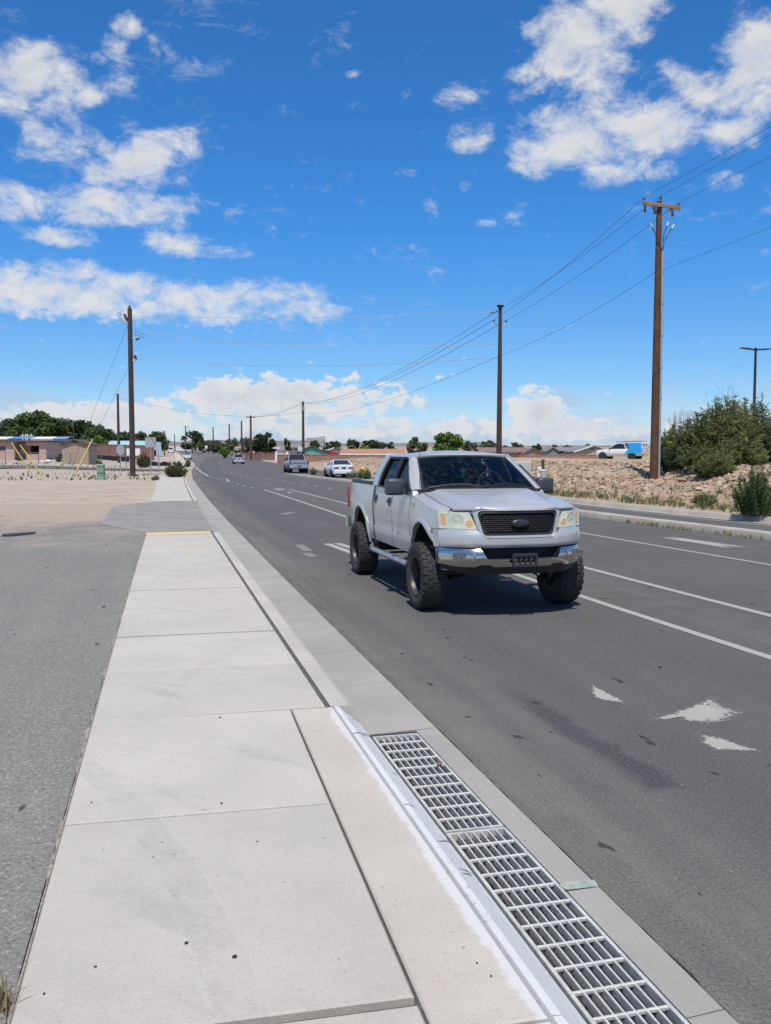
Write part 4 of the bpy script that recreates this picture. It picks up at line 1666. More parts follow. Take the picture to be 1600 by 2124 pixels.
        rings.append([(lerp(a[0], b[0], .85), gy(b[0], b[1]) + yoff, lerp(a[1], b[1], .85)) for a, b in zip(A, B)])
        rings.append([(x, gy(x, z) + yoff + .012, z) for x, z in B])
        rings.append([(x, gy(x, z) + yoff + thick, z) for x, z in B])
        m.loft(rings, caps=False)
        return m.build(name, mat, P, smooth=45, fix=True)
    ring_panel('grille_surround', M_silver, (.595, .515, .975, 1.345), (.525, .470, 1.008, 1.302), 0.0, .09)
    ring_panel('grille_frame', M_black, (.527, .472, 1.006, 1.304), (.490, .438, 1.036, 1.272), .008, .09)
    mb = MB()
    mb.patch(lambda u, v: (lerp(-.53, .53, u), gy(lerp(-.53, .53, u), 1.1) + .085, lerp(.99, 1.32, v)), 16, 2)
    grille = mb.build('grille', M_under, P)
    hx = MB()
    hw, hh = .038, .0305
    for row in range(-5, 6):
        for c_ in range(-14, 15):
            x = c_ * hw + (hw / 2 if row % 2 else 0)
            z = 1.154 + row * hh * .80
            lim = lerp(.44, .49, (z - 1.03) / .25)
            if abs(x) > lim or z < 1.036 or z > 1.272:
                continue
            O_, I_ = [], []
            for k in range(6):
                a = math.pi / 3 * k + math.pi / 6
                ca, sa = math.cos(a), math.sin(a)
                O_.append((x + ca * hw * .58, z + sa * hh * .56))
                I_.append((x + ca * hw * .46, z + sa * hh * .42))
            rg = [[(px, gy(px, pz) + yo, pz) for px, pz in S_] for S_, yo in ((O_, .055), (O_, .026), (I_, .024), (I_, .055))]
            hx.loft(rg, caps=False)
    hx.build('honeycomb', M_black, grille)
    mb = MB()
    rg = []
    for yo, sc in ((.03, 1.0), (.0, 1.0), (-.012, .93), (-.018, .6), (-.02, .05)):
        rg.append([(math.cos(a) * .118 * sc, gy(0, 1.155) + yo, 1.155 + math.sin(a) * .048 * sc) for a in [2 * math.pi * k / 28 for k in range(28)]])
    mb.loft(rg)
    mb.build('emblem', simple('emblem_black', (.03, .032, .036), .35), grille, smooth=60, fix=True)
    # headlamps
    for s in (-1, 1):
        def hy(x, z):
            a = abs(x) / .98
            return -.845 + .30 * a ** 3.0 + (z - 1.08) * .18
        xs = [s * v for v in lin(.555, .985, 20)]
        hi = lambda x: 1.292 - .012 * sstep(.9, .99, abs(x))
        lo = lambda x: 1.085 + .0 * abs(x)
        # inner edge leans with the grille
        m = MB()
        def f(u, v, s=s):
            x0 = lerp(.545, .632, v)
            x = lerp(x0, .985, u)
            z = lerp(1.088, 1.29, v)
            return (s * x, hy(x, z), z)
        m.patch(f, 18, 8, .06 * s)
        hl = m.build('headlight', M_lens, P, smooth=60, fix=True)
        m = MB()
        def fa(u, v, s=s):
            x = lerp(.915, .975, u)
            z = lerp(1.13, 1.27, v)
            return (s * x, hy(x, z) - .004, z)
        m.patch(fa, 5, 4, .008 * s)
        m.build('corner_marker', M_amber, hl, smooth=60, fix=True)
        for xc, zc, r0, r1, mt, nm in ((.79, 1.195, .082, .064, M_lens2, 'reflector'), (.640, 1.150, .044, .030, M_signal, 'turn_signal')):
            m = MB()
            for ra, rb_, yo in ((r0, r1, -.008),):
                rg = []
                for rr, y2 in ((ra, 0), (ra, yo), (ra * .9, yo - .002), (rb_, yo + .002), (rb_ * .4, yo - .004), (.002, yo - .005)):
                    rg.append([(s * xc + math.cos(a) * rr, hy(xc + math.cos(a) * rr * s, zc) + y2, zc + math.sin(a) * rr) for a in [2 * math.pi * k / 22 for k in range(22)]])
                m.loft(rg)
            m.build(nm, mt, hl, smooth=40, fix=True)
        m = MB()
        def fs(u, v, s=s):
            # silver fillet above and beside the lamp
            x = lerp(.56, .99, u)
            z = lerp(1.292, 1.302, v)
            return (s * x, hy(x, 1.29) + .004 + v * .02, z)
        m.patch(fs, 10, 2, .03 * s)
        m.build('lamp_brow', M_silver, P, smooth=60, fix=True)
        # lamp back-fill to the fender
        m = MB()
        def fb(u, v, s=s):
            z = lerp(1.085, 1.30, v)
            y = lerp(hy(.985, z) + .002, -.38, u)
            return (s * lerp(.985, Xs(-.38, z) + .002, u ** .8), y, z)
        m.patch(fb, 6, 4, .02 * -s)
        m.build('fender_front', M_silver, P, smooth=60, fix=True)
    # chrome bumper
    def chi(x):
        a = abs(x)
        return .735 + (.852 - .735) * sstep(.455, .535, a)
    def clo(x):
        a = abs(x)
        return .632 + .030 * sstep(.36, .42, a) * sstep(.60, .54, a) + .022 * sstep(.75, 1.0, a)
    def cy_(x, z):
        a = abs(x) / 1.0
        return -.975 + .40 * a ** 3.4 + .05 * ((z - .75) / .11) ** 2
    bump = panel('front_bumper', M_chrome, lin(-1.0, 1.0, 90), clo, chi, cy_, .03, 8, smooth=60)
    for s in (-1, 1):
        mb = MB()
        mb.patch(lambda u, v: (s * lerp(1.0, .962, u ** .6), lerp(cy_(1.0, lerp(.654, .852, v)), -.44, u), lerp(.654, .852, v)), 5, 4, .02 * -s)
        mb.build('bumper_end', M_chrome, bump, smooth=60, fix=True)
        # fog lamp pocket
        fx = s * .745
        fr = MB()
        q0 = [(-.135, -.058), (.135, -.058), (.135, .045), (.09, .058), (-.135, .052)]
        rgs = []
        for sc, yo in ((1.0, .004), (1.0, -.006), (.86, -.006), (.80, .02)):
            rgs.append([(fx + a * sc, cy_(fx + a * sc, .765) + yo - .001, .765 + b * sc) for a, b in q0])
        fr.loft(rgs, caps=False)
        fo = fr.build('fog_lamp_bezel', M_chrome, bump, smooth=30, fix=True)
        fl = MB()
        fl.patch(lambda u, v: (fx + lerp(-.112, .112, u), cy_(fx, .765) + lerp(.02, -.02, u) * s * -1 * .6 - .010, .765 + lerp(-.047, .044, v)), 6, 3, .02)
        fl.build('fog_lamp', M_fog, fo, fix=True)
    mb = MB()
    mb.patch(lambda u, v: (lerp(-.99, .99, u), cy_(lerp(-.99, .99, u), chi(lerp(-.99, .99, u))) + .012 + v * .20, chi(lerp(-.99, .99, u)) - .006), 80, 2, .012)
    mb.build('bumper_gap_filler', M_black, bump)  # black filler added to stop sunlight leaking behind the bumper onto the road
    # dark intake behind the dropped centre
    panel('lower_intake', M_under, lin(-.60, .60, 20), lambda x: .70, lambda x: .866, lambda x, z: -.80 + .2 * (abs(x)) ** 3, .04, 2)
    # black air dam
    def alo(x):
        return .535 + .05 * sstep(.62, .95, abs(x))
    panel('air_dam', M_black, lin(-.97, .97, 50), alo, lambda x: clo(x) + .06, lambda x, z: cy_(x, .65) + .035 + max(0, clo(x) - z) * .5, .05, 5)
    # plate holder with slots
    mb = MB()
    yp = -1.012
    for (x0, x1, z0, z1) in ((-.22, .10, .765, .80), (-.22, .10, .638, .668), (-.22, -.195, .668, .765), (.075, .10, .668, .765), (-.13, -.115, .668, .765), (-.06, -.045, .668, .765), (.005, .02, .668, .765)):
        mb.cbox(x0 + .06, x1 + .06, yp, yp + .025, z0, z1, .004)
    mb.build('plate_holder', M_plate, P)
    # draw the front corners in: the nose tapers in plan
    bpy.context.view_layer.update()
    for o_ in [q for q in COL.objects if q.type == 'MESH' and (q.parent == P or (q.parent and q.parent.parent == P))]:
        if o_.get('tapered') or o_.location.length > .001:
            continue
        for v_ in o_.data.vertices:
            x_, y_ = v_.co.x, v_.co.y
            if y_ < -.30:
                v_.co.x = x_ * (1 - .062 * min(1.0, x_ * x_) * sstep(-.30, -.56, y_))
    # --- wheels and underside
    for s in (-1, 1):
        tyre_wheel(P, s * .935, .0, .435, .32, s)
        tyre_wheel(P, s * .935, 3.52, .435, .32, s)
    mb = MB()
    for s in (-1, 1):
        mb.box(s * .46 - .05, s * .46 + .05, -.55, 4.5, .60, .74)
        mb.tube([(s * .45, .0, .50), (s * .76, 0, .435)], .05, 8)
        mb.tube([(s * .35, -.25, .52), (s * .74, .02, .36)], .035, 6)
    mb.tube([(-.76, 3.52, .435), (.76, 3.52, .435)], .055, 10)
    mb.lathe([(-.17, .05), (-.1, .15), (.1, .15), (.17, .05)], 14, 'x')
    for q in range(len(mb.v) - 4 * 14, len(mb.v)):
        v = mb.v[q]
        mb.v[q] = (v[0] + .0, v[1] + 3.52, v[2] + .435)
    mb.box(-.45, .45, -.40, .40, .48, .70)
    mb.box(-.75, .75, .5, 4.3, .64, .70)
    mb.build('chassis', M_under, P, fix=True)
    mb = MB()
    mb.tube([(-.16, -.62, .44), (-.02, -.62, .44)], .02, 8)
    mb.build('cross_tube', M_chromeworn, P)
    mb = MB()
    mb.tube([(.42, -.42, .62), (.43, -.44, .45)], .018, 8)
    mb.build('tow_hook', M_chromeworn, P)
    # tailgate and rear bumper
    mb = MB()
    mb.cbox(-.78, .78, 4.60, 4.65, .90, 1.535, .01)
    mb.build('tailgate', M_silver, P)
    mb = MB()
    rg = []
    for x in lin(-1.0, 1.0, 16):
        yb = 4.78 - .12 * abs(x) ** 4
        rg.append([(x, yb - .16, .70), (x, yb, .72), (x, yb, .89), (x, yb - .16, .90)])
    mb.loft(rg)
    mb.build('rear_bumper', M_chrome, P, smooth=40, fix=True)
    return T


def text_mesh(s, size, mat):
    cu = bpy.data.curves.new('lettering', 'FONT')
    cu.body = s
    cu.size = size
    cu.extrude = .001
    o = bpy.data.objects.new('lettering_tmp', cu)
    COL.objects.link(o)
    dg = bpy.context.evaluated_depsgraph_get()
    me = bpy.data.meshes.new_from_object(o.evaluated_get(dg))
    bpy.data.objects.remove(o)
    me.materials.clear()
    me.materials.append(mat)
    return me


truck = build_truck()
# ------------------------------------------------------------------ drain grates
def grate(y0, y1, rows, label):
    x0 = cx((y0 + y1) / 2)
    ang = -math.atan((cx(y1) - cx(y0)) / (y1 - y0))
    G = empty('drain_grate', (x0 + 1.61, (y0 + y1) / 2, 0.0), ang)
    tag(G, label, 'drain grate')
    L = y1 - y0
    W = .165
    t0, t1 = -.024, .012
    f = MB()
    f.box(-W, -W + .016, -L / 2, L / 2, t0, t1)
    f.box(W - .016, W, -L / 2, L / 2, t0, t1)
    f.box(-W + .016, W - .016, -L / 2, -L / 2 + .016, t0, t1)
    f.box(-W + .016, W - .016, L / 2 - .016, L / 2, t0, t1)
    f.build('frame', M_galv, G)
    
    bar = MB()
    bar.cbox(-.0045, .0045, -L / 2 + .016, L / 2 - .016, t0, t1 - .001, .0015)
    me = bar.mesh('bar', M_galv)
    for k in range(1, 7):
        link('bar', me, G, (-W + .016 + (2 * W - .032) * k / 7, 0, 0))
    cb = MB()
    cb.cbox(-W + .016, W - .016, -.0065, .0065, t1 - .013, t1 + .0008, .003)
    me = cb.mesh('cross_bar', M_galv)
    for k in range(1, rows):
        link('cross_bar', me, G, (0, -L / 2 + L * k / rows, 0))
    return G


grate(4.275, 5.90, 10, 'galvanised steel drain grate at the end of the white painted curb, whole grid in view')
grate(2.52, 4.255, 11, 'galvanised steel drain grate further from the pickup truck, beside the green survey mark')
M_peb = simple('dark_pebble', (.035, .033, .03), .8, var=.3, scale=30)
M_peb2 = simple('red_stone', (.24, .12, .09), .9, var=.3, scale=30)


def pebble(px, py, z, r, label, mat=None, group=None, cat='pebble'):
    p = onz(px, py, z)
    mb = MB()
    rg = []
    for i in range(5):
        a = math.pi * (i + .5) / 5
        rr = math.sin(a) * r
        rg.append([(math.cos(t) * rr * (1 + .25 * mnoise.noise(Vector((px, t * 2, i)))), math.sin(t) * rr * .8, r * .45 * (1 - math.cos(a))) for t in [2 * math.pi * k / 9 for k in range(9)]])
    mb.loft(rg)
    o = mb.build('pebble', mat or M_peb, None, smooth=70, loc=(p.x, p.y, z), rot=(0, 0, px))
    tag(o, label, cat, group)


for px, py, r in ((387, 1957, .0085), (487, 1986, .0105), (198, 2006, .006), (92, 2062, .0055), (190, 1665, .006), (336, 1747, .004), (534, 1746, .0045), (460, 1667, .008), (457, 1489, .009), (1019, 2025, .005), (990, 1998, .0045), (318, 1778, .004)):
    pebble(px, py, SW + .001 if px < 900 else SW, r, 'small dark pebble lying on the pale sidewalk concrete', group='pebbles on the sidewalk')
pebble(912, 1588, .012, .022, 'small reddish stone resting on the steel drain grate', M_peb2, None, 'stone')
# ------------------------------------------------------------------ placing by direction, distance and the ground there
def gpos(px, depth, dz=0.0):
    p = at(px, HOR, depth)
    return Vector((p.x, p.y, terrain(p.x, p.y) + dz))


def zrow(px, py, depth):
    return at(px, py, depth).z


M_pole = simple('weathered_pole_wood', (.105, .048, .025), .85, var=.35, scale=2.5, bump=.4, bscale=25)
M_poledark = simple('dark_pole', (.055, .032, .026), .75, var=.3, scale=2)
M_polefar = simple('far_pole_wood', (.07, .048, .038), .85, var=.3, scale=2)
M_arm = simple('crossarm_wood', (.30, .18, .10), .85, var=.3, scale=4)
M_insul = simple('insulator', (.05, .04, .045), .35, coat=.4)
M_insulw = simple('porcelain', (.55, .55, .55), .3)
M_wire = simple('wire', (.05, .055, .065), .6)
M_wirelight = simple('bright_wire', (.55, .58, .62), .4, .4)
M_conduit = simple('conduit', (.42, .42, .40), .5, .4)
M_steel = simple('grey_steel', (.33, .34, .35), .5, .4)
M_signback = simple('sign_back_aluminium', (.42, .44, .45), .5, .4, var=.08)
M_signwhite = simple('sign_white', (.75, .75, .74), .5)
M_blackpaint = simple('black_lettering', (.02, .02, .02), .6)
M_lampblack = simple('dark_bronze', (.03, .035, .06), .45, .3)
M_yguard = simple('guy_guard_yellow', (.52, .37, .10), .6)
M_greenbox = simple('pedestal_green', (.20, .30, .22), .6, var=.1)
M_beige = simple('cabinet_beige', (.50, .48, .42), .6, var=.08)
M_hydrant = simple('hydrant_yellow', (.75, .42, .04), .5)


def insulator(parent, p, h=.16, r=.05, mat=None):
    mb = MB()
    p = Vector(p)
    mb.lathe([(0, .015), (h * .3, .015), (h * .35, r), (h * .55, r * .8), (h * .6, r), (h * .85, r * .8), (h, r * .4)], 10, 'z')
    return mb.build('insulator', mat or M_insul, parent, smooth=50, loc=p)


def wire(p0, p1, sag, label, group, r=.016, mat=None, cat='power line', n=22):
    p0, p1 = Vector(p0), Vector(p1)
    mid = (p0 + p1) / 2
    pts = []
    for i in range(n + 1):
        t = i / n
        q = p0.lerp(p1, t)
        q.z -= sag * 4 * t * (1 - t)
        pts.append(q - p0)
    mb = MB()
    mb.tube(pts, r, 5)
    o = mb.build('overhead_wire', mat or M_wire, None, smooth=80, loc=p0)
    return tag(o, label, cat, group)


def pole(px, depth, base_row, top_row, wpx, mat, label, group, taper=.7, z0=None, cap=False):
    b = gpos(px, depth)
    if z0 is not None:
        b.z = z0
    top = zrow(px, top_row, depth)
    h = top - b.z
    r0 = wpx / 2 * depth / FPX
    P_ = empty('utility_pole', b)
    tag(P_, label, 'utility pole', group)
    mb = MB()
    mb.tube([(0, 0, -.4), (0, 0, h * .33), (0, 0, h * .66), (0, 0, h)], [r0, lerp(r0, r0 * taper, .33), lerp(r0, r0 * taper, .66), r0 * taper], 14)
    mb.build('shaft', mat, P_, smooth=50)
    return P_, h, r0, b


# --- right pole with crossarm and riser conduit
pb = onz(1356, 1020, .35)
RP = empty('utility_pole', (pb.x, pb.y, .2))
tag(RP, 'tall brown wooden utility pole with crossarm, insulators and grey riser conduit beside the dark bushes', 'utility pole', 'utility poles')
rd = (pb - cam.location).length
dep = (Vector((pb.x, pb.y, 0))).dot(Vector((-math.sin(YAW), math.cos(YAW), 0)))
htop = zrow(1366, 428, dep) - .2
mb = MB()
mb.tube([(0, 0, -.3), (0, 0, htop * .5), (0, 0, htop)], [.185, .155, .115], 16)
mb.build('shaft', M_pole, RP, smooth=50)
ca = Vector((1, .16, 0)).normalized()
cn = Vector((-ca.y, ca.x, 0))
zc = htop - .22
mb = MB()
Mx = Matrix.Translation((0, -.17, zc)) @ Matrix.Rotation(math.atan2(ca.y, ca.x), 4, 'Z')
mb.cbox(-1.02, 1.02, -.05, .05, -.07, .07, .01, Mx)
arm = mb.build('crossarm', M_arm, RP)
for s in (-1, 1):
    mb = MB()
    mb.tube([ca * (s * .55) + Vector((0, -.16, zc - .07)), Vector((s * .08, -.12, zc - .55))], .022, 6)
    mb.build('brace', M_arm, RP)
ins_pts = []
for t, zz in ((-.95, .07), (.95, .07)):
    p = ca * t + Vector((0, -.17, zc + zz))
    insulator(arm, p, .17, .055)
    ins_pts.append(Vector((pb.x, pb.y, .2)) + p + Vector((0, 0, .15)))
insulator(RP, (.06, 0, htop), .24, .055)
ins_pts.insert(1, Vector((pb.x, pb.y, .2)) + Vector((.06, 0, htop + .22)))
for t in (-.95, -.42, .55):
    mb = MB()
    q = ca * t + Vector((.02, -.2, zc - .12))
    mb.tube([q, q + Vector((0, -.02, -.30))], [.05, .035], 8)
    mb.tube([q + Vector((0, -.02, -.16)), q + Vector((0, -.02, -.26))], [.06, .06], 8)
    mb.build('cutout_fuse', M_insul, RP, smooth=40)
cps = []
for (dx, dz_, L) in ((-.42, -1.15, 0), (.28, -1.05, 0), (.52, -1.15, 0)):
    mb = MB()
    q = Vector((dx, -.15, htop + dz_))
    mb.tube([q, q + Vector((dx * .25, 0, .16))], [.045, .055], 8)
    mb.build('cable_terminator', M_insulw, RP, smooth=40)
    mb = MB()
    mb.tube([q, q * .5 + Vector((.05, -.1, htop + dz_ - .45)) * .5 + Vector((0, 0, -.15)), Vector((.10, -.15, htop - 2.15))], .02, 6)
    mb.build('riser_cable', M_wire, RP, smooth=60)
mb = MB()
mb.tube([(.15, -.16, -.2), (.14, -.15, htop * .5), (.11, -.14, htop - 2.1)], .052, 10)
cdt = mb.build('conduit', M_conduit, RP, smooth=50)
for k in range(7):
    z_ = 1.4 + k * 1.35
    mb = MB()
    mb.tube([(.145, -.155, z_), (.145, -.155, z_ + .07)], .066, 10)
    mb.build('conduit_strap', M_steel, cdt, smooth=50)
P1 = Vector((pb.x, pb.y, .2))

# --- second pole: dark steel, flat cap
SP, h2, r2, b2 = pole(1035.5, 57.2, 1000, 640, 12.8, M_poledark, 'dark tapered steel utility pole with flat cap rising behind the silver pickup', 'utility poles', .52)
mb = MB()
mb.lathe([(h2 - .05, r2 * .5), (h2 + .02, r2 * 1.15), (h2 + .10, r2 * 1.2), (h2 + .14, r2 * .5)], 14, 'z')
mb.build('cap', M_poledark, SP, smooth=40)
a2 = []
for s in (-1, 1):
    mb = MB()
    mb.tube([(0, 0, h2 - 1.1), (s * .28, 0, h2 - 1.1), (s * .42, 0, h2 - 1.0)], .025, 6)
    mb.build('bracket_arm', M_steel, SP, smooth=60)
    insulator(SP, (s * .42, 0, h2 - 1.0), .2, .07)
    a2.append(b2 + Vector((s * .42, 0, h2 - .82)))
mb = MB()
mb.tube([(-.1, 0, h2 - .3), (-.75, -.05, h2 - .42)], .03, 6)
mb.build('strain_insulator', M_insul, SP)
a2.insert(1, b2 + Vector((0, -.1, h2 - .1)))
comm2 = b2 + Vector((-.05, -.2, h2 - 3.1))

# --- left pole
LP, h3, r3, b3 = pole(275, 75.2, 990, 643, 12, M_poledark, 'dark brown utility pole standing on the bare lot beside the green pedestal', 'utility poles', .78, z0=.05)
mb = MB()
mb.tube([(0, 0, h3), (0, 0, h3 + .25)], .09, 8)
mb.build('pole_top_pin', M_insul, LP)
for (x0, z0_, x1, z1_, mt) in ((-.75, -.75, -.35, -1.25, M_insulw), (-.45, -.5, -.2, -1.1, M_insul), (.45, -2.6, .75, -2.45, M_insul), (.3, -3.9, .5, -4.3, M_insul)):
    mb = MB()
    mb.tube([(x0, -.15, h3 + z0_), (lerp(x0, x1, .5), -.15, h3 + (z0_ + z1_) / 2), (x1, -.15, h3 + z1_)], [.09, .12, .07], 8)
    mb.build('cutout_fuse', mt, LP, smooth=50)
    mb = MB()
    sx = 1 if x0 > 0 else -1
    mb.tube([(0, -.1, h3 + z1_ - .05), (x1, -.15, h3 + z1_)], .03, 6)
    mb.build('bracket_arm', M_steel, LP)
for q in ((-.85, -.55), (.55, -2.1), (1.0, -2.25)):
    mb = MB()
    mb.tube([(q[0] + .16 * math.cos(a), -.15, h3 + q[1] + .16 * math.sin(a)) for a in [2 * math.pi * k / 14 for k in range(15)]], .018, 5, caps=False)
    mb.build('cable_loop', M_wire, LP)

# --- further poles
PB = {}
for i, (px, depth, base, top, w, mat, lab) in enumerate((
        (629.5, 150, 955, 833, 6.2, M_poledark, 'dark utility pole right behind the grey pickup driving away'),
        (521, 205, 957, 862, 5.2, M_pole, 'brown wooden pole with small crossarm beside the dense round tree'),
        (502, 245, 950, 873, 4.2, M_polefar, 'thin dark pole standing just behind the silver sport utility car'),
        (476.5, 285, 950, 880, 3.6, M_polefar, 'thin far pole rising over the bright green bush'),
        (443, 320, 948, 886, 3.2, M_polefar, 'thin far pole before the dark roadside trees'),
        (386, 330, 940, 883, 2.6, M_polefar, 'very thin distant pole with crossarm near the top of the road'),
        (363, 390, 935, 900, 2.2, M_polefar, 'very thin distant pole beside the white van at the road crest'),
        (247, 130, 961, 817, 6.4, M_poledark, 'slim dark leaning pole in front of the red brick wall'),
        (154, 190, 940, 871, 3.2, M_polefar, 'thin pole rising from behind the tan shed roof'),
        (342, 260, 940, 893, 2.6, M_polefar, 'thin pole in front of the pale olive tree'))):
    o, hh, rr, bb = pole(px, depth, base, top, w, mat, lab, 'utility poles', .72)
    PB[px] = (o, hh, rr, bb)
    if px in (521, 386):
        mb = MB()
        mb.cbox(-1.1, 1.1, -.07, .07, hh - .5, hh - .35, .01)
        mb.build('crossarm', M_polefar, o)
    if px == 629.5:
        mb = MB()
        mb.lathe([(hh - 1.6, .02), (hh - 1.55, .26), (hh - .8, .26), (hh - .75, .02)], 10, 'z')
        t_ = mb.build('transformer_can', M_steel, o, smooth=40)

# --- overhead wires
B0 = Vector((20.2, -6, 14.2))
arms = [Vector((-1.0, -.1, 0)), Vector((0, 0, .5)), Vector((1.0, .1, 0))]
nm = ['outer', 'middle', 'inner']
for i in range(3):
    wire(ins_pts[i], B0 + arms[i], .35, ['overhead wire leaving the left end of the wooden crossarm toward the viewer', 'overhead wire leaving the wooden pole top toward the viewer', 'overhead wire leaving the right end of the wooden crossarm toward the viewer'][i], 'power lines over the right kerb', .008)
    wire(ins_pts[i], a2[i], .25, ['wire from the left crossarm end of the wooden pole to the dark steel pole', 'wire from the wooden pole top to the dark steel pole', 'wire from the right crossarm end of the wooden pole to the dark steel pole'][i], 'power lines over the right kerb', .010)
p3 = PB[629.5]
for i, dx in enumerate((-.3, 0, .3)):
    wire(a2[i], p3[3] + Vector((dx, 0, p3[1] - .15 - .12 * i)), 1.5, ['uppermost', 'middle', 'lower'][i] + ' wire sagging from the dark steel pole to the pole behind the pickup', 'power lines over the right kerb', .015)
p4 = PB[521]
for dx, nm_ in ((-1.0, 'left'), (0, 'middle'), (1.0, 'right')):
    wire(p3[3] + Vector((dx * .3, 0, p3[1] - .2)), p4[3] + Vector((dx, 0, p4[1] - .3)), .7, 'far wire meeting the ' + nm_ + ' of the brown wooden pole crossarm', 'power lines over the right kerb', .015)
c1 = P1 + Vector((-.17, -.05, htop - 3.0))
wire(c1, B0 + Vector((.3, 0, -2.6)), .4, 'lower communication cable leaving the wooden pole toward the viewer', 'communication cables', .007, cat='cable')
wire(c1, comm2, .3, 'lower communication cable between the wooden pole and the dark steel pole', 'communication cables', .009, cat='cable')
wire(comm2, p3[3] + Vector((0, 0, p3[1] - 1.9)), 1.3, 'lower cable sagging from the dark steel pole to the pole behind the grey pickup', 'communication cables', .012, cat='cable')
wire(p3[3] + Vector((0, 0, p3[1] - 1.9)), PB[247][3] + Vector((0, 0, PB[247][1] - .5)), 1.5, 'long faint cable crossing the street to the slim leaning pole', 'communication cables', .014, cat='cable')
lb = b3
for za, zb, sg_, nm_ in ((-.6, -.35, .25, 'topmost'), (-1.75, -2.35, .75, 'second'), (-4.2, -3.2, .55, 'lowest')):
    wire(lb + Vector((.2, 0, h3 + za)), b2 + Vector((-.3, 0, h2 + zb)), sg_, nm_ + ' bright wire crossing the road between the left pole and the steel pole', 'wires crossing the road', 0.024 if nm_ != 'topmost' else .016, M_wirelight)

# --- guy wires with yellow guards
for (pa, pbm, top, lab) in (((150, 995), (183, 908), lb + Vector((0, -.1, h3 - 4.6)), 'yellow guy-wire guard leaning right, rising past the tan shed'),):
    g0 = onz(*pa, .12)
    d = (top - g0).normalized()
    G_ = empty('guy_wire', g0)
    tag(G_, lab, 'guy wire', 'guy wires')
    mb = MB()
    mb.tube([(0, 0, -.1), (top - g0)], .013, 5)
    mb.build('cable', M_wire, G_)
    mb = MB()
    mb.tube([d * 1.0, d * 4.6], .05, 8)
    mb.build('guard', M_yguard, G_, smooth=50)
g0 = onz(138, 995, .12)
G_ = empty('guy_wire', g0)
tag(G_, 'bare guy wire running from the lot up to the top of the left pole', 'guy wire', 'guy wires')
mb = MB()
mb.tube([(0, 0, -.1), lb + Vector((-.1, 0, h3 - 1.2)) - g0], .013, 5)
mb.build('cable', M_wire, G_)
offp = at(-160, 640, 74)
for pa, lab in (((70, 988), 'yellow guy-wire guard leaning left in front of the pink building door'), ((90, 990), 'yellow guy-wire guard leaning left, the one closer to the tan shed')):
    g0 = onz(*pa, .12)
    d = (offp - g0).normalized()
    G_ = empty('guy_wire', g0)
    tag(G_, lab, 'guy wire', 'guy wires')
    mb = MB()
    mb.tube([(0, 0, -.1), offp - g0], .013, 5)
    mb.build('cable', M_wire, G_)
    mb = MB()
    mb.tube([d * .2, d * 3.4], .05, 8)
    mb.build('guard', M_yguard, G_, smooth=50)
oP, oh, orr, ob_ = pole(-160, 74, 990, 640, 12, M_poledark, 'dark pole at the far side of the bare lot holding two guy wires', 'utility poles', .78, z0=.05)

# --- street lamp
lp = gpos(1562, 92)
SL = empty('street_lamp', lp)
tag(SL, 'slim dark street lamp with two flat heads above the bushes', 'street lamp')
hl_ = zrow(1562, 728, 92) - lp.z
mb = MB()
mb.tube([(0, 0, -.2), (0, 0, hl_)], [.17, .13], 10)
mb.build('post', M_lampblack, SL, smooth=50)
for s in (-1, 1):
    mb = MB()
    mb.loft([[(s * x, -.25 * w_, hl_ + z_), (s * x, .25 * w_, hl_ + z_), (s * x, .25 * w_, hl_ + z_ + t_), (s * x, -.25 * w_, hl_ + z_ + t_)] for x, w_, z_, t_ in ((.0, .4, -.05, .16), (.7, .4, .02, .13), (.75, 1.0, .02, .15), (1.75, 1.0, .12, .10), (1.8, .8, .13, .06))])
    mb.build('lamp_head', M_lampblack, SL, fix=True)
mb = MB()
mb.lathe([(hl_ - .05, .16), (hl_ + .22, .16), (hl_ + .26, .02)], 10, 'z')
mb.build('cap', M_lampblack, SL)


# --- signs
def sign(px, depth, top, bottom, wpx, base_row, mat, label, shape='rect', rot=0.0, group=None, words=None, pt=.035):
    g_ = gpos(px, depth)
    S = empty('road_sign', (g_.x, g_.y, g_.z), YAW + rot)
    tag(S, label, 'sign', group)
    zt, zb = zrow(px, top, depth) - g_.z, zrow(px, bottom, depth) - g_.z
    w = wpx / 2 * depth / FPX
    mb = MB()
    mb.box(-pt, pt, 0.005, pt * 1.6, -.2, zt - .05)
    mb.build('post', M_steel, S)
    mb = MB()
    zc_, hh = (zt + zb) / 2, (zt - zb) / 2
    if shape == 'oct':
        pts = [(math.cos(a) * w, math.sin(a) * hh) for a in [math.pi / 8 + math.pi / 4 * k for k in range(8)]]
    else:
        pts = []
        r_ = min(w, hh) * .15
        for sx, sz, a0 in ((1, 1, 0), (-1, 1, 90), (-1, -1, 180), (1, -1, 270)):
            for k in range(4):
                a = R(a0 + 30 * k)
                pts.append((sx * (w - r_) + math.cos(a) * r_, sz * (hh - r_) + math.sin(a) * r_))
    mb.loft([[(x, yv, zc_ + z) for x, z in pts] for yv in (-.012, 0.004)])
    pan = mb.build('panel', mat, S, fix=True)
    if words:
        for t, size, zo in words:
            me = text_mesh(t, size, M_blackpaint)
            xs_ = [v.co.x for v in me.vertices]
            link('lettering', me, pan, (-(max(xs_) + min(xs_)) / 2, -.0145, zc_ + zo), (R(90), 0, 0))
    return S


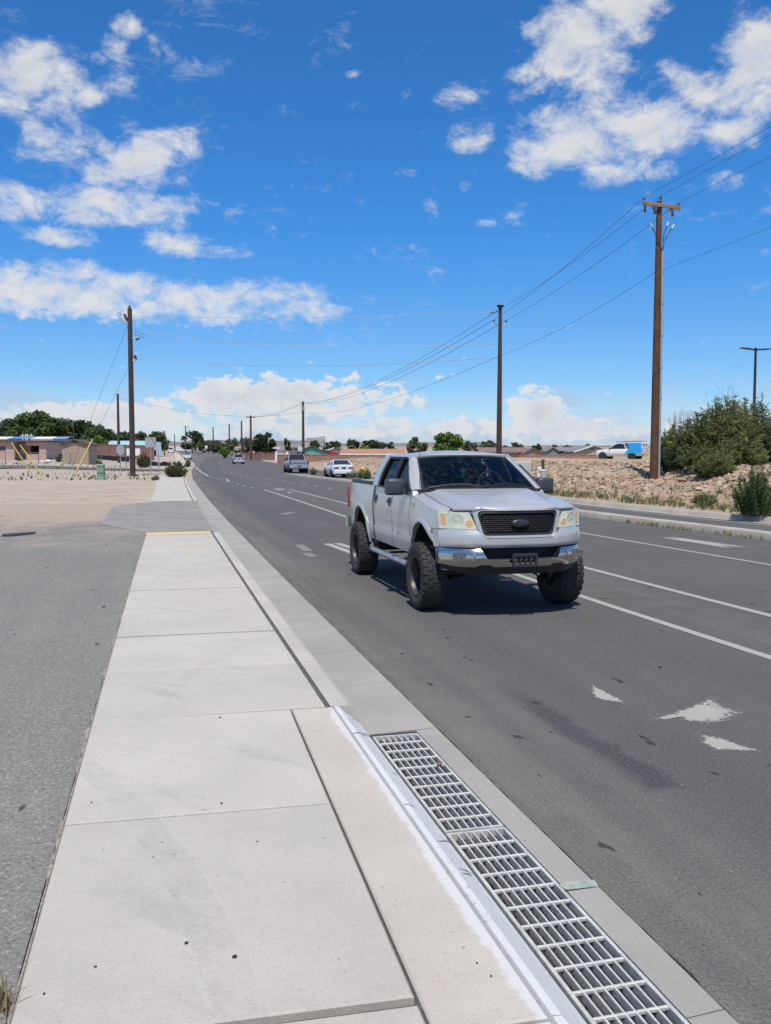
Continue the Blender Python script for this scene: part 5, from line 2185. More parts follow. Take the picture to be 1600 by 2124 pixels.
sign(313, 78, 907, 928, 22, 985, M_signback, 'large square grey sign back on a post at the corner of the side street')
sign(328, 88, 917, 934, 14, 975, simple('pale_teal_sign', (.36, .46, .46), .5), 'pale teal sign standing behind the square grey sign')
sign(250, 92, 921, 945, 17, 975, M_signback, 'grey octagonal sign back in front of the slim leaning pole', 'oct', R(25))
sign(623, 118, 926, 936, 8.5, 960, M_signwhite, 'white speed limit sign reading 35 beside the pole behind the grey pickup', words=(('SPEED', .13, .20), ('LIMIT', .13, .06), ('35', .30, -.24)))
sign(574, 185, 928, 930.5, 15, 948, M_signwhite, 'flat white street-name sign on a thin post beside the brown wooden pole', pt=.04)
sign(492, 215, 931, 933, 9, 945, M_signwhite, 'small flat street-name sign before the dark trees', pt=.04)
sign(428.5, 250, 924, 930, 5, 945, M_signwhite, 'small white roadside sign before the dark trees far up the street', pt=.04)
S_ = sign(330, 118, 927, 944, 11, 955, simple('banner_blue', (.35, .52, .62), .6), 'light blue and white banner sign beside the brick wall end')
S_ = sign(277, 122, 930, 945, 28, 955, M_signwhite, 'low white notice board half hidden behind the left pole')

# --- green pedestal
g0 = onz(210, 994, .12)
PD_ = empty('utility_pedestal', g0, YAW)
tag(PD_, 'pale green utility pedestal standing on the bare lot', 'pedestal')
mb = MB()
mb.cbox(-.24, .24, -.2, .2, -.05, .95, .03)
mb.build('cabinet', M_greenbox, PD_)
mb = MB()
mb.cbox(-.265, .265, -.225, .225, .952, 1.10, .05)
mb.build('lid', M_greenbox, PD_)
mb = MB()
mb.cbox(-.30, .30, -.26, .26, -.1, .14, .02)
mb.build('base', M_greenbox, PD_)
for s in (-1, 1):
    mb = MB()
    mb.box(s * .12 - .06, s * .12 + .06, -.207, -.2005, .40, .50)
    mb.build('vent', M_blackpaint, PD_)
mb = MB()
mb.tube([(.28, 0, .0), (.32, 0, .45), (.45, 0, .30), (.5, 0, 0)], .05, 7)
mb.build('side_pipe', M_greenbox, PD_, smooth=60)

# --- beige cabinet, meter post and bin behind the pickup
cb_ = gpos(1082, 40)
CB = empty('utility_cabinet', cb_, YAW)
tag(CB, 'pale beige metal utility cabinet at the foot of the dirt bank behind the pickup', 'cabinet')
zt = zrow(1082, 957, 40) - cb_.z
mb = MB()
mb.cbox(-.40, .40, -.25, .25, -.2, zt, .02)
mb.build('cabinet', M_beige, CB)
for s in (-1, 1):
    mb = MB()
    mb.cbox(s * .195 - .185, s * .195 + .185, -.268, -.2505, .1, zt - .06, .004)
    d_ = mb.build('door', M_beige, CB)
    mb = MB()
    mb.box(s * .03 - .01, s * .03 + .01, -.285, -.269, zt * .5, zt * .5 + .12)
    mb.build('handle', M_blackpaint, d_)
mp = gpos(1125, 43)
MP = empty('meter_post', mp, YAW)
tag(MP, 'dark wooden meter post with two white meter boxes on the dirt bank', 'meter post')
zt = zrow(1125, 953, 43) - mp.z
mb = MB()
mb.box(-.02, .10, -.05, .05, -.3, max(zt, .6))
mb.build('post', M_polefar, MP)
for k, (xx, zz) in enumerate(((-.13, .72), (-.13, .50))):
    mb = MB()
    mb.cbox(xx - .10, xx + .10, -.08, .02, zz * max(zt, .6) - .08, zz * max(zt, .6) + .08, .01)
    mb.build('meter_box', M_signwhite, MP)
bp = gpos(1128, 41.5)
BN = empty('bucket', bp, YAW)
tag(BN, 'pale round bucket with lid standing before the meter post', 'bucket')
zt = max(.4, zrow(1128, 977, 41.5) - bp.z)
mb = MB()
mb.lathe([(-.05, .13), (zt, .17), (zt, .02)], 16, 'z')
mb.build('bucket_body', M_beige, BN, smooth=40, fix=True)
mb = MB()
mb.lathe([(zt + .002, .18), (zt + .05, .18), (zt + .07, .05)], 16, 'z')
mb.build('lid', M_signwhite, BN, smooth=40)

# --- hydrant
hp = gpos(752, 76)
HD = empty('fire_hydrant', hp, YAW)
tag(HD, 'yellow fire hydrant among weeds on the dirt bank', 'fire hydrant')
mb = MB()
mb.lathe([(-.1, .20), (.06, .20), (.07, .14), (.62, .14), (.64, .19), (.70, .19), (.72, .15), (.86, .09), (.90, .04), (.97, .04)], 14, 'z')
mb.build('barrel', M_hydrant, HD, smooth=40, fix=True)
for s in (-1, 1):
    mb = MB()
    mb.tube([(s * .1, 0, .50), (s * .26, 0, .50)], .075, 10)
    mb.build('nozzle', M_hydrant, HD, smooth=40)

# --- chain-link fence on the left
M_fence = simple('fence_steel', (.16, .16, .16), .6, .4)
fpts = [gpos(px, 106) for px in (-60, 11, 80, 146, 210, 262)]
FN = empty('chain_link_fence', fpts[0])
tag(FN, 'low chain-link fence of thin posts and rails in front of the pink building and shed', 'fence')
for p in fpts:
    q = p - fpts[0]
    mb = MB()
    mb.tube([q + Vector((0, 0, -.3)), q + Vector((0, 0, 1.48))], .04, 7)
    mb.build('post', M_fence, FN)
for a, b in zip(fpts, fpts[1:]):
    for z_, r_ in ((1.42, .028), (.25, .010)):
        mb = MB()
        mb.tube([a - fpts[0] + Vector((0, 0, z_)), b - fpts[0] + Vector((0, 0, z_))], r_, 6)
        mb.build('rail', M_fence, FN)
    mb = MB()
    n = int((b - a).length / .30)
    for k in range(n):
        u0, u1 = k / n, (k + 1) / n
        pa, pc = (a - fpts[0]).lerp(b - fpts[0], u0), (a - fpts[0]).lerp(b - fpts[0], u1)
        for z0_, z1_ in ((.1, 1.4), (1.4, .1)):
            mb.tube([pa + Vector((0, 0, z0_)), pc + Vector((0, 0, z1_))], .004, 3, caps=False)
    tag(mb.build('wire_mesh', M_fence, FN), kind='stuff')
# ------------------------------------------------------------------ buildings and walls
M_pink = simple('pink_stucco', (.50, .33, .27), .9, var=.1, scale=1.5)
M_tan = simple('tan_siding', (.36, .28, .20), .85, var=.12, scale=2)
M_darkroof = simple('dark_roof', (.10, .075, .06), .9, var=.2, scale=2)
M_brownroof = simple('brown_shingle', (.21, .14, .12), .9, var=.15, scale=1.2)
M_orangeroof = simple('orange_shingle', (.36, .20, .115), .9, var=.15, scale=1.2)
M_greyroof = simple('grey_shingle', (.21, .20, .20), .9, var=.15, scale=1.2)
M_teal = simple('teal_paint', (.10, .34, .27), .8, var=.08)
M_palewall = simple('pale_stucco', (.47, .43, .37), .9, var=.08)
M_bluewall = simple('slate_blue_siding', (.10, .13, .17), .85, var=.1)
M_beigewall = simple('beige_siding', (.40, .36, .29), .85, var=.08)
M_whitewall = simple('white_paint', (.72, .71, .68), .7)
M_bluewrap = simple('blue_tarp', (.06, .24, .50), .6, var=.15, scale=1)
M_tealroof = simple('teal_metal_roof', (.33, .52, .52), .5, var=.1)
M_wallred = brickmat('red_block', (.30, .15, .115), (.34, .175, .13), (.25, .14, .11))
M_walltan = brickmat('tan_block', (.37, .205, .145), (.42, .24, .17), (.34, .21, .16))
M_blackfab = simple('black_silt_fabric', (.012, .012, .014), .9)


def gable_house(px0, px1, depth, eave, ridge, dlen, wall, roof, label, front='gable', windows=(), door=None, overhang=.4, base=None, rot=0.0, name='house', chimney=None, fascia=None, cat='house', vent=None):
    pc = (px0 + px1) / 2
    g_ = gpos(pc, depth)
    z0 = g_.z if base is None else base
    H_ = empty(name, (g_.x, g_.y, z0), YAW + rot)
    tag(H_, label, cat)
    w = (px1 - px0) / 2 * depth / FPX
    ze, zr_ = zrow(pc, eave, depth) - z0, zrow(pc, ridge, depth) - z0
    mb = MB()
    if front == 'gable':
        prof = [(-w, -.5), (w, -.5), (w, ze), (0, zr_ - .1), (-w, ze)]
        mb.loft([[(x, y, z) for x, z in prof] for y in (0, dlen)])
    else:
        mb.box(-w, w, 0, dlen, -.5, ze)
    mb.build('wall', wall, H_, fix=True)
    o = overhang
    for s in (-1, 1):
        mb = MB()
        t = .12
        if front == 'gable':
            sl = (zr_ - ze) / w
            a, b = (s * (w + o), ze - sl * o), (0, zr_)
            mb.loft([[(a[0], y, a[1]), (b[0], y, b[1]), (b[0], y, b[1] + t), (a[0], y, a[1] + t)] for y in (-o, dlen + o)])
        elif front == 'side':
            sl = (zr_ - ze) / (dlen / 2)
            ya, yb = (-o, dlen / 2) if s < 0 else (dlen + o, dlen / 2)
            za = ze - sl * o
            mb.loft([[(x, ya, za), (x, yb, zr_), (x, yb, zr_ + t), (x, ya, za + t)] for x in (-w - o, w + o)])
        ro = mb.build('roof', roof, H_, fix=True)
        if fascia and s < 0:
            mb = MB()
            if front == 'side':
                mb.box(-w - o, w + o, -o - .04, -o - .003, ze - sl * o - .10, ze - sl * o + .14)
            else:
                mb.loft([[(a[0], y, a[1] - .08), (b[0], y, b[1] - .08), (b[0], y, b[1] + t + .02), (a[0], y, a[1] + t + .02)] for y in (-o - .05, -o - .004)])
            mb.build('fascia', fascia, ro, fix=True)
    for (u0, u1, v0, v1) in windows:
        x0, x1 = lerp(-w, w, u0), lerp(-w, w, u1)
        zz0, zz1 = ze * v0, ze * v1
        mb = MB()
        mb.box(x0 - .06, x1 + .06, -.04, -.003, zz0 - .06, zz1 + .06)
        f_ = mb.build('window', M_whitewall, H_)
        mb = MB()
        mb.box(x0, (x0 + x1) / 2 - .03, -.055, -.041, zz0, zz1)
        mb.build('pane', M_darkglass, f_)
        mb = MB()
        mb.box((x0 + x1) / 2 + .03, x1, -.055, -.041, zz0, zz1)
        mb.build('pane', M_darkglass, f_)
    if door:
        u0, u1, v1, dm = door
        x0, x1 = lerp(-w, w, u0), lerp(-w, w, u1)
        mb = MB()
        mb.box(x0, x1, -.05, -.003, 0, ze * v1)
        mb.build('door', dm, H_)
    if vent:
        mb = MB()
        mb.box(-.35, .35, -.05, -.003, lerp(ze, zr_, .35), lerp(ze, zr_, .6))
        mb.build('gable_vent', M_darkroof, H_)
    if chimney:
        u, hh, cw, cm = chimney
        mb = MB()
        xx = lerp(-w, w, u)
        mb.cbox(xx - cw, xx + cw, dlen * .4, dlen * .4 + cw * 2, ze, zr_ + hh, .05)
        mb.build('chimney', cm, H_)
    return H_


# pink flat-roofed building
g_ = gpos(48, 133)
PB_ = empty('pink_building', (g_.x, g_.y, g_.z), YAW + R(4))
tag(PB_, 'flat-roofed pink stucco building with dark roof edge and open carport', 'building')
k_ = 133 / FPX
hp_ = zrow(48, 916, 133) - g_.z
xw = lambda px: (px - 48) * k_
mb = MB()
mb.box(xw(-70), xw(31), 0, 9, -.6, hp_)
mb.build('wall', M_pink, PB_)
mb = MB()
mb.box(xw(31), xw(54), 2.2, 9, -.6, hp_ - .15)
mb.build('wall', M_pink, PB_)
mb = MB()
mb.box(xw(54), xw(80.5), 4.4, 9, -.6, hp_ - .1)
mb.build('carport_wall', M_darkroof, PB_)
mb = MB()
mb.box(xw(81), xw(95), 0, 9, -.6, hp_ - .05)
mb.build('wall', M_pink, PB_)
mb = MB()
mb.box(xw(54.2), xw(80.8), .05, .25, -.5, .9)
mb.build('low_wall', M_pink, PB_)
mb = MB()
mb.box(xw(54.2), xw(80.8), .0, .3, hp_ - .62, hp_ - .06)
mb.build('lintel', M_pink, PB_)
mb = MB()
mb.cbox(xw(-74), xw(34), -.55, 9.4, hp_ + .01, hp_ + .26, .04)
rf_ = mb.build('roof', M_darkroof, PB_)
mb = MB()
mb.cbox(xw(34.3), xw(98), -.55, 9.4, hp_ - .03, hp_ + .18, .04)
mb.build('roof', M_darkroof, PB_)
for px in (-10, 4, 10):
    mb = MB()
    mb.box(xw(px - 2.6), xw(px + 2.6), -.05, -.004, hp_ * .52, hp_ * .74)
    mb.build('window', M_darkglass, PB_)
for px in (35, 41, 44.5, 52.5):
    mb = MB()
    mb.tube([(xw(px), 3, hp_ + .1), (xw(px), 3, zrow(48, 899, 133) - g_.z)], .07, 7)
    mb.build('vent_pipe', M_whitewall, PB_)
mb = MB()
mb.box(xw(30), xw(58), 2.9, 3.1, zrow(48, 904, 133) - g_.z, zrow(48, 902.5, 133) - g_.z)
mb.build('pipe_rack', M_whitewall, PB_)
mb = MB()
mb.box(xw(33), xw(43), 2.14, 2.196, -.3, hp_ * .75)
mb.build('door', M_pink, PB_)

# tan shed: walls of vertical boards
sh = gable_house(129, 184, 112, 922, 913, 3.4, M_tan, M_darkroof, 'small tan board shed with gable roof behind the chain-link fence', 'gable', overhang=.3, name='shed', cat='shed', vent=True)
w_ = 27.5 * 112 / FPX
zb_ = zrow(156, 922, 112) - sh.location.z
for k in range(9):
    mb = MB()
    x = lerp(-w_ + .03, w_ - .03, k / 8)
    mb.box(x - .03, x + .03, -.03, -.003, -.3, zb_ - .02)
    mb.build('batten', M_tan, sh)


def wall_run(p0, p1, h0, h1, mat, label, npan, thick=.2, cap=True, name='block_wall', pil=True, base_drop=.5):
    """wall along the ground from p0 to p1 made of panels between pilasters; h: top z at both ends"""
    Wl = empty(name, p0)
    tag(Wl, label, 'wall')
    d = (p1 - p0)
    d.z = 0
    L = d.length
    ang = math.atan2(d.y, d.x)
    Wl.rotation_euler = (0, 0, ang)
    for k in range(npan):
        a, b = L * k / npan, L * (k + 1) / npan
        zt = lerp(h0, h1, (k + .5) / npan) - p0.z
        gz_ = min(terrain(*(p0 + d * (k / npan))[:2]), terrain(*(p0 + d * ((k + 1) / npan))[:2])) - p0.z - base_drop
        mb = MB()
        mb.box(a + .16, b - .16, -thick / 2, thick / 2, gz_, zt)
        mb.build('wall_panel', mat, Wl)
        if cap:
            mb = MB()
            mb.cbox(a + .15, b - .15, -thick / 2 - .04, thick / 2 + .04, zt + .002, zt + .08, .02)
            mb.build('coping', mat, Wl)
    for k in range(npan + 1):
        a = L * k / npan
        zt = lerp(h0, h1, k / npan) - p0.z + .06
        gz_ = terrain(*(p0 + d * (k / npan))[:2]) - p0.z - base_drop
        mb = MB()
        mb.cbox(a - .158, a + .158, -thick / 2 - .07, thick / 2 + .07, gz_, zt, .03)
        mb.build('pilaster', mat, Wl)
    return Wl


a, b = gpos(80, 150), gpos(318, 168)
wall_run(a, b, zrow(80, 919, 150), zrow(318, 925, 168), M_wallred, 'long red brick wall with pilasters behind the tan shed', 12)
# dark silt fence at its foot
a, b = gpos(92, 140), gpos(268, 140)
SF = empty('silt_fence', a)
tag(SF, 'low black fabric silt fence along the foot of the red brick wall', 'silt fence')
for k in range(8):
    p, q = a.lerp(b, k / 8), a.lerp(b, (k + 1) / 8)
    p.z, q.z = terrain(p.x, p.y), terrain(q.x, q.y)
    mb = MB()
    mb.patch(lambda u, v: (p - a).lerp(q - a, u) + Vector((0, .08 * math.sin(u * 6.28), lerp(-.1, .75 + .05 * math.sin(u * 9 + k), v))), 6, 2, .02)
    mb.build('fabric_panel', M_blackfab, SF)
    mb = MB()
    mb.tube([p - a + Vector((0, .05, -.2)), p - a + Vector((0, .05, .95))], .035, 6)
    mb.build('stake', M_polefar, SF)
a, b = gpos(315, 125), gpos(352, 128)
SF2 = empty('silt_fence', a)
tag(SF2, 'short black fabric silt fence beside the far sidewalk', 'silt fence')
mb = MB()
mb.patch(lambda u, v: (b - a) * u + Vector((0, .1 * math.sin(u * 9), lerp(-.2, .55 + .1 * math.sin(u * 11), v))), 10, 2, .03)
mb.build('fabric_panel', M_blackfab, SF2)

# long blue and white sheds behind
for (p0_, p1_, mt, lab) in ((-60, 20, M_whitewall, 'white long shed roof end showing above the pink building'), (20, 67, M_bluewrap, 'bright blue tarp-covered shed behind the pink building'), (67.5, 112, M_whitewall, 'white long shed between the blue shed and the tan shed'), (113, 140, simple('steel_blue', (.20, .30, .48), .6), 'steel blue shed peeking behind the tan shed')):
    pc = (p0_ + p1_) / 2
    g_ = gpos(pc, 172)
    H_ = empty('storage_shed', g_, YAW)
    tag(H_, lab, 'shed')
    w = (p1_ - p0_) / 2 * 172 / FPX - .02
    zt = zrow(pc, 908, 172) - g_.z
    mb = MB()
    mb.box(-w, w, 0, 5, -.5, zt - .25)
    mb.build('wall', mt, H_)
    mb = MB()
    mb.loft([[(x, y, zt + z) for y, z in ((-.3, -.24), (2.5, .15), (5.3, -.24), (5.3, -.14), (2.5, .25), (-.3, -.14))] for x in (-w, w)])
    mb.build('roof', mt, H_, fix=True)
gable_house(222, 300, 188, 923.5, 915, 7, M_palewall, M_tealroof, 'low house with pale teal metal roof behind the brick wall', 'side', overhang=.3)

# --- right-hand houses beyond the wall
gable_house(612, 680, 190, 939, 926, 9, M_teal, M_darkroof, 'teal house with gable end and roof cooler behind the block wall', 'gable', windows=((.30, .44, .52, .85), (.72, .84, .52, .85)), chimney=(.33, .9, .7, M_palewall), rot=R(3))
gable_house(592, 612.5, 186, 942, 936, 6, M_pink, M_darkroof, 'low brown porch building beside the teal house', 'side', overhang=.4)
gable_house(672, 716, 205, 936, 929, 9, M_palewall, M_darkroof, 'white-trimmed house with dark gable beside the teal house', 'gable', fascia=M_whitewall, rot=R(-5), door=(.1, .5, .8, M_darkroof))
gable_house(712, 832, 165, 941.5, 932, 10, M_palewall, M_orangeroof, 'long low house with orange-brown shingle roof behind the block wall', 'side', windows=((.18, .25, .4, .85), (.45, .52, .4, .85), (.75, .82, .4, .85)), fascia=M_whitewall, overhang=.6)
gable_house(636, 668, 300, 921, 908, 10, M_palewall, M_greyroof, 'pale hillside house with big grey pyramid-like roof and chimney', 'side', chimney=(.95, .6, 1.0, M_palewall), windows=((.3, .45, .4, .8),))
gable_house(666, 702, 285, 925, 919.5, 9, M_palewall, M_greyroof, 'pale two-storey hillside house with dark balcony', 'side', windows=((.12, .4, .5, .85), (.5, .62, .5, .8), (.75, .9, .5, .8)), overhang=.2)
gable_house(596, 622, 270, 928, 922, 8, M_palewall, M_greyroof, 'pale hillside house low among conifers', 'side', windows=((.2, .4, .4, .8), (.6, .8, .4, .8)))
gable_house(560, 592, 260, 934, 927, 8, M_whitewall, M_greyroof, 'white house with grey roof behind the dense round tree', 'side', windows=((.3, .45, .4, .8),))
gable_house(1000, 1090, 150, 938, 929, 10, M_tan, M_brownroof, 'long house with brown shingle roof behind the pickup', 'side', overhang=.5, windows=((.55, .68, .35, .8),))
gable_house(1085, 1127, 149, 941, 930, 8, M_tan, M_brownroof, 'brown gabled wing with a dark window beside the beige cabinet', 'gable', overhang=.4, windows=((.2, .36, .4, .8),))
gable_house(1127, 1140, 175, 940, 935, 6, M_darkroof, M_darkroof, 'small dark shed between the brown house and the slate house', 'side', name='shed', cat='shed', overhang=.2)
gable_house(1137, 1158, 168, 935, 928, 7, simple('grey_siding', (.22, .22, .21), .85), M_greyroof, 'grey end wall of the slate blue house', 'gable', overhang=.3)
gable_house(1158, 1190, 170, 935.5, 928.5, 7, M_bluewall, M_greyroof, 'slate blue small house with one white window behind the wall', 'side', overhang=.2, windows=((.42, .62, .45, .75),))
gable_house(1195, 1262, 160, 936, 925, 9, M_beigewall, M_greyroof, 'beige gabled house with white-trimmed roof behind the service truck', 'gable', fascia=M_whitewall, overhang=.5, vent=True)

# block walls on the right
a, b = gpos(578, 150), gpos(850, 128)
wall_run(a, b, zrow(578, 943.5, 150), zrow(850, 945, 128), M_walltan, 'long tan block wall on top of the dirt bank below the teal house', 14)
a, b = gpos(1080, 128), gpos(1262, 122)
wall_run(a, b, zrow(1080, 945, 128), zrow(1262, 944, 122), M_walltan, 'tan block wall on the dirt bank between pickup and service truck', 9)
a, b = gpos(500, 215), gpos(578, 185)
wall_run(a, b, zrow(500, 940, 215), zrow(578, 939.5, 185), M_walltan, 'reddish yard wall with posts beside the brown wooden pole', 8)
a, b = gpos(425, 300), gpos(498, 222)
wall_run(a, b, zrow(425, 939, 300), zrow(498, 942, 222), M_palewall, 'far pale yard wall along the road below the dark trees', 9)
# white gate between walls
g_ = gpos(585, 178)
GT = empty('yard_gate', g_, YAW)
tag(GT, 'white yard gate with two capped pillars at the end of the reddish wall', 'gate')
for s in (-1, 1):
    mb = MB()
    mb.cbox(s * 1.1 - .25, s * 1.1 + .25, -.25, .25, -.5, zrow(585, 937, 178) - g_.z, .05)
    mb.build('pillar', M_whitewall, GT)
for k in range(6):
    mb = MB()
    x = lerp(-.75, .75, k / 5)
    mb.box(x - .05, x + .05, -.04, .04, -.2, zrow(585, 940, 178) - g_.z)
    mb.build('picket', M_whitewall, GT)
mb = MB()
mb.box(-.84, .84, .041, .09, zrow(585, 943, 178) - g_.z, zrow(585, 942, 178) - g_.z)
mb.build('rail', M_whitewall, GT)
# pink market canopy at the crest
g_ = gpos(361, 395)
CN = empty('canopy_tent', g_, YAW)
tag(CN, 'pink and white canopy tent at the crest of the road', 'canopy')
zt = zrow(361, 925.5, 395) - g_.z
mb = MB()
mb.loft([[(sx * q, sy * q, z) for sx, sy in ((-1, -1), (1, -1), (1, 1), (-1, 1))] for q, z in ((3.0, zt - 1.3), (3.0, zt - .9), (.05, zt))])
mb.build('top', simple('pink_canvas', (.55, .08, .30), .7), CN)
for sx in (-1, 1):
    for sy in (-1, 1):
        mb = MB()
        mb.tube([(sx * 2.9, sy * 2.9, -.3), (sx * 2.9, sy * 2.9, zt - 1.25)], .07, 6)
        mb.build('leg', M_whitewall, CN)
mb = MB()
mb.box(-4, 7, -1.5, -1.2, -.4, 1.9)
o = mb.build('white_wall', M_whitewall, None, loc=gpos(372, 392), rot=(0, 0, YAW))
tag(o, 'low white wall at the crest of the road beside the canopy', 'wall')
# ------------------------------------------------------------------ traffic and the service truck
def simple_wheel(parent, x, y, r, w, side):
    t = MB()
    t.lathe([(-.45 * w, .60 * r), (-.5 * w, .8 * r), (-.42 * w, .97 * r), (.42 * w, .97 * r), (.5 * w, .8 * r), (.45 * w, .6 * r)], 24, closed=True)
    wl = t.build('wheel', M_rubber, parent, smooth=40, loc=(x, y, r), fix=True)
    m = MB()
    m.lathe([(-.3 * w, .61 * r), (side * .40 * w, .61 * r), (side * .34 * w, .45 * r), (side * .30 * w, .05 * r)], 18)
    m.build('rim', M_steel, wl, smooth=40, fix=True)
    return wl


def car(kind, loc, rotz, paint, label, scale=1.0, name='car', cat='car', group=None, cap=None):
    C_ = empty(name, loc, rotz)
    C_.scale = (scale,) * 3
    tag(C_, label, cat, group)
    # stations: y, half width, z bottom, z belt(top of lower body)
    if kind == 'sedan':
        L0, L1 = -2.45, 2.45
        st = [(-2.45, .62, .42, .66), (-2.3, .82, .24, .78), (-1.6, .90, .20, .90), (-.9, .92, .20, .98), (0, .93, .20, 1.0), (1.2, .93, .20, 1.03), (1.8, .91, .22, 1.08), (2.3, .86, .26, 1.06), (2.45, .74, .38, .98)]
        gh = [(-.95, .74, .99), (-.1, .62, 1.40), (.5, .62, 1.46), (1.1, .62, 1.42), (2.0, .72, 1.08)]
        wheels = (-1.45, 1.42)
        wr = .33
    elif kind == 'suv':
        st = [(-2.35, .66, .45, .80), (-2.2, .86, .28, .95), (-1.4, .93, .24, 1.05), (-.7, .94, .24, 1.10), (0, .95, .24, 1.12), (1.4, .95, .24, 1.14), (2.1, .93, .26, 1.14), (2.35, .84, .40, 1.08)]
        gh = [(-.95, .76, 1.10), (-.2, .66, 1.60), (.6, .67, 1.68), (1.6, .66, 1.64), (2.2, .74, 1.15)]
        wheels = (-1.4, 1.4)
        wr = .36
    else:
        st = [(-2.85, .74, .55, .95), (-2.65, .95, .42, 1.12), (-1.8, 1.0, .40, 1.22), (-1.1, 1.01, .40, 1.26), (0, 1.01, .40, 1.28), (.95, 1.01, .40, 1.28), (1.0, 1.0, .42, 1.32), (2.8, 1.0, .45, 1.32), (2.9, .97, .55, 1.30)]
        gh = [(-1.15, .84, 1.25), (-.45, .72, 1.83), (.1, .73, 1.90), (.7, .73, 1.88), (.95, .80, 1.28)]
        wheels = (-1.85, 1.75)
        wr = .41
    rings = []
    for y, w, zb, zt in st:
        half = [(0, zb), (w * .86, zb), (w * .97, zb + .12), (w, lerp(zb, zt, .5)), (w * .985, zt - .12), (w * .93, zt - .02), (w * .6, zt), (0, zt + .015)]
        rings.append([(x, y, z) for x, z in half] + [(-x, y, z) for x, z in half[::-1] if x > 1e-6])
    mb = MB()
    mb.loft(rings)
    mb.build('body', paint, C_, smooth=40, fix=True)
    # glasshouse: side panes, screens, roof
    n = len(gh)
    zb = gh[0][2] - .02
    mb = MB()
    rg = []
    bw = st[4][1] * .90
    for (y, w, z) in gh:
        half = [(bw, zb - .03), (max(w, .05), z - .06), (w * .94, z - .015), (w * .5, z), (0, z + .005)]
        rg.append([(x, y, zz) for x, zz in half] + [(-x, y, zz) for x, zz in half[::-1] if x > 1e-6])
    mb.loft(rg)
    mb.build('windows', M_darkglass, C_, smooth=40, fix=True)
    # roof skin
    mb = MB()
    mid = gh[1:-1]
    rr = []
    for (y, w, z) in mid:
        half = [(w * 1.0, z - .05), (w * .955, z + .004), (w * .5, z + .02), (0, z + .024)]
        rr.append([(x, y, zz) for x, zz in half[::-1]] + [])
        rr[-1] = [(-x, y, zz) for x, zz in half] + [(x, y, zz) for x, zz in half[::-1] if x > 1e-6]
    mb.loft(rr, caps=False, closed=False)
    mb.build('roof', paint, C_, smooth=60)
    for s in (-1, 1):
        for (y0, w0, z0), (y1, w1, z1), nm_ in ((gh[0], gh[1], 'pillar'), (gh[-2], gh[-1], 'pillar')):
            mb = MB()
            mb.tube([(s * (bw * .98 if z0 < 1.3 else w0), y0, z0), (s * (w1 if z1 > 1.3 else bw * .98), y1, z1 - .04)], .04, 6)
            mb.build(nm_, paint, C_, smooth=60)
        ym = gh[1][0] + .45
        mb = MB()
        mb.tube([(s * bw, ym, zb), (s * gh[2][1] * 1.01, ym, gh[2][2] - .06)], .04, 6)
        mb.build('pillar', paint if kind != 'pickup' else M_black, C_)
        mb = MB()
        mb.cbox(s * 1.02 - .09, s * 1.02 + .09, gh[0][0] + .12, gh[0][0] + .24, zb + .02, zb + .19, .03)
        mb.build('side_mirror', M_black if kind == 'pickup' else paint, C_)
        # lamps
        yr = st[-1][0]
        wt = st[-1][1]
        zt = st[-1][3]
        mb = MB()
        if kind == 'sedan':
            mb.box(min(s * .42, s * .80), max(s * .42, s * .80), yr - .10, yr + .012, zt - .24, zt - .11)
        elif kind == 'suv':
            mb.box(min(s * .50, s * .86), max(s * .50, s * .86), yr - .10, yr + .012, zt - .30, zt - .10)
        else:
            mb.box(min(s * .82, s * .985), max(s * .82, s * .985), yr - .12, yr + .012, zt - .42, zt - .05)
        mb.build('tail_lamp', M_red, C_)
        mb = MB()
        yf, wf = st[1][0], st[1][1]
        mb.box(min(s * (wf - .30), s * (wf + .01)), max(s * (wf - .30), s * (wf + .01)), yf - .12, yf + .10, st[1][3] - .26, st[1][3] - .10)
        mb.build('headlight', M_lens2, C_)
        for yw in wheels:
            # dark arch disc behind the wheel
            mb = MB()
            mb.lathe([(s * .6, wr * 1.22), (s * (max(w for _, w, _, _ in st) + .004), wr * 1.22)], 22)
            mb.build('wheel_arch', M_under, C_, loc=(0, yw, wr * 1.02))
            simple_wheel(C_, s * (st[4][1] - .085), yw, wr, .23, s)
    yr = st[-1][0]
    # rear window, bumper, plate
    (ya, wa, za), (yb, wb, zb2) = gh[-2], gh[-1]
    mb = MB()
    mb.patch(lambda u, v: (lerp(-1, 1, u) * lerp(wb * .88, wa * .86, v), lerp(yb, ya, v) + .012 - .01 * v, lerp(zb2, za, v) + .012), 4, 3)
    mb.build('rear_window', M_darkglass, C_)
    mb = MB()
    mb.cbox(-st[-2][1], st[-2][1], yr - .22, yr + .06, st[-1][2] - .04, st[-1][2] + .20, .03)
    mb.build('rear_bumper', M_chromeworn if kind == 'pickup' else paint, C_)
    mb = MB()
    mb.box(-.7, .7, yr - .1, yr + .066, st[-1][2] - .12, st[-1][2] - .045)
    mb.build('lower_valance', M_black, C_)
    mb = MB()
    zp = st[-1][2] + .36 if kind != 'pickup' else st[-1][2] + .06
    mb.box(-.17, .17, yr + .012, yr + (.024 if kind != 'pickup' else .075), zp, zp + .13)
    mb.build('license_plate', M_plate, C_)
    if kind == 'pickup':
        mb = MB()
        mb.cbox(-.80, .80, yr - .02, yr + .02, .80, 1.335, .01)
        tg = mb.build('tailgate', paint, C_)
        mb = MB()
        mb.box(-.70, .70, yr + .021, yr + .028, .98, 1.04)
        mb.build('trim_line', M_black, tg)
        mb = MB()
        mb.box(-.86, .86, 1.12, 2.78, 1.325, 1.345)
        mb.build('bed_opening', M_under, C_)
    return C_


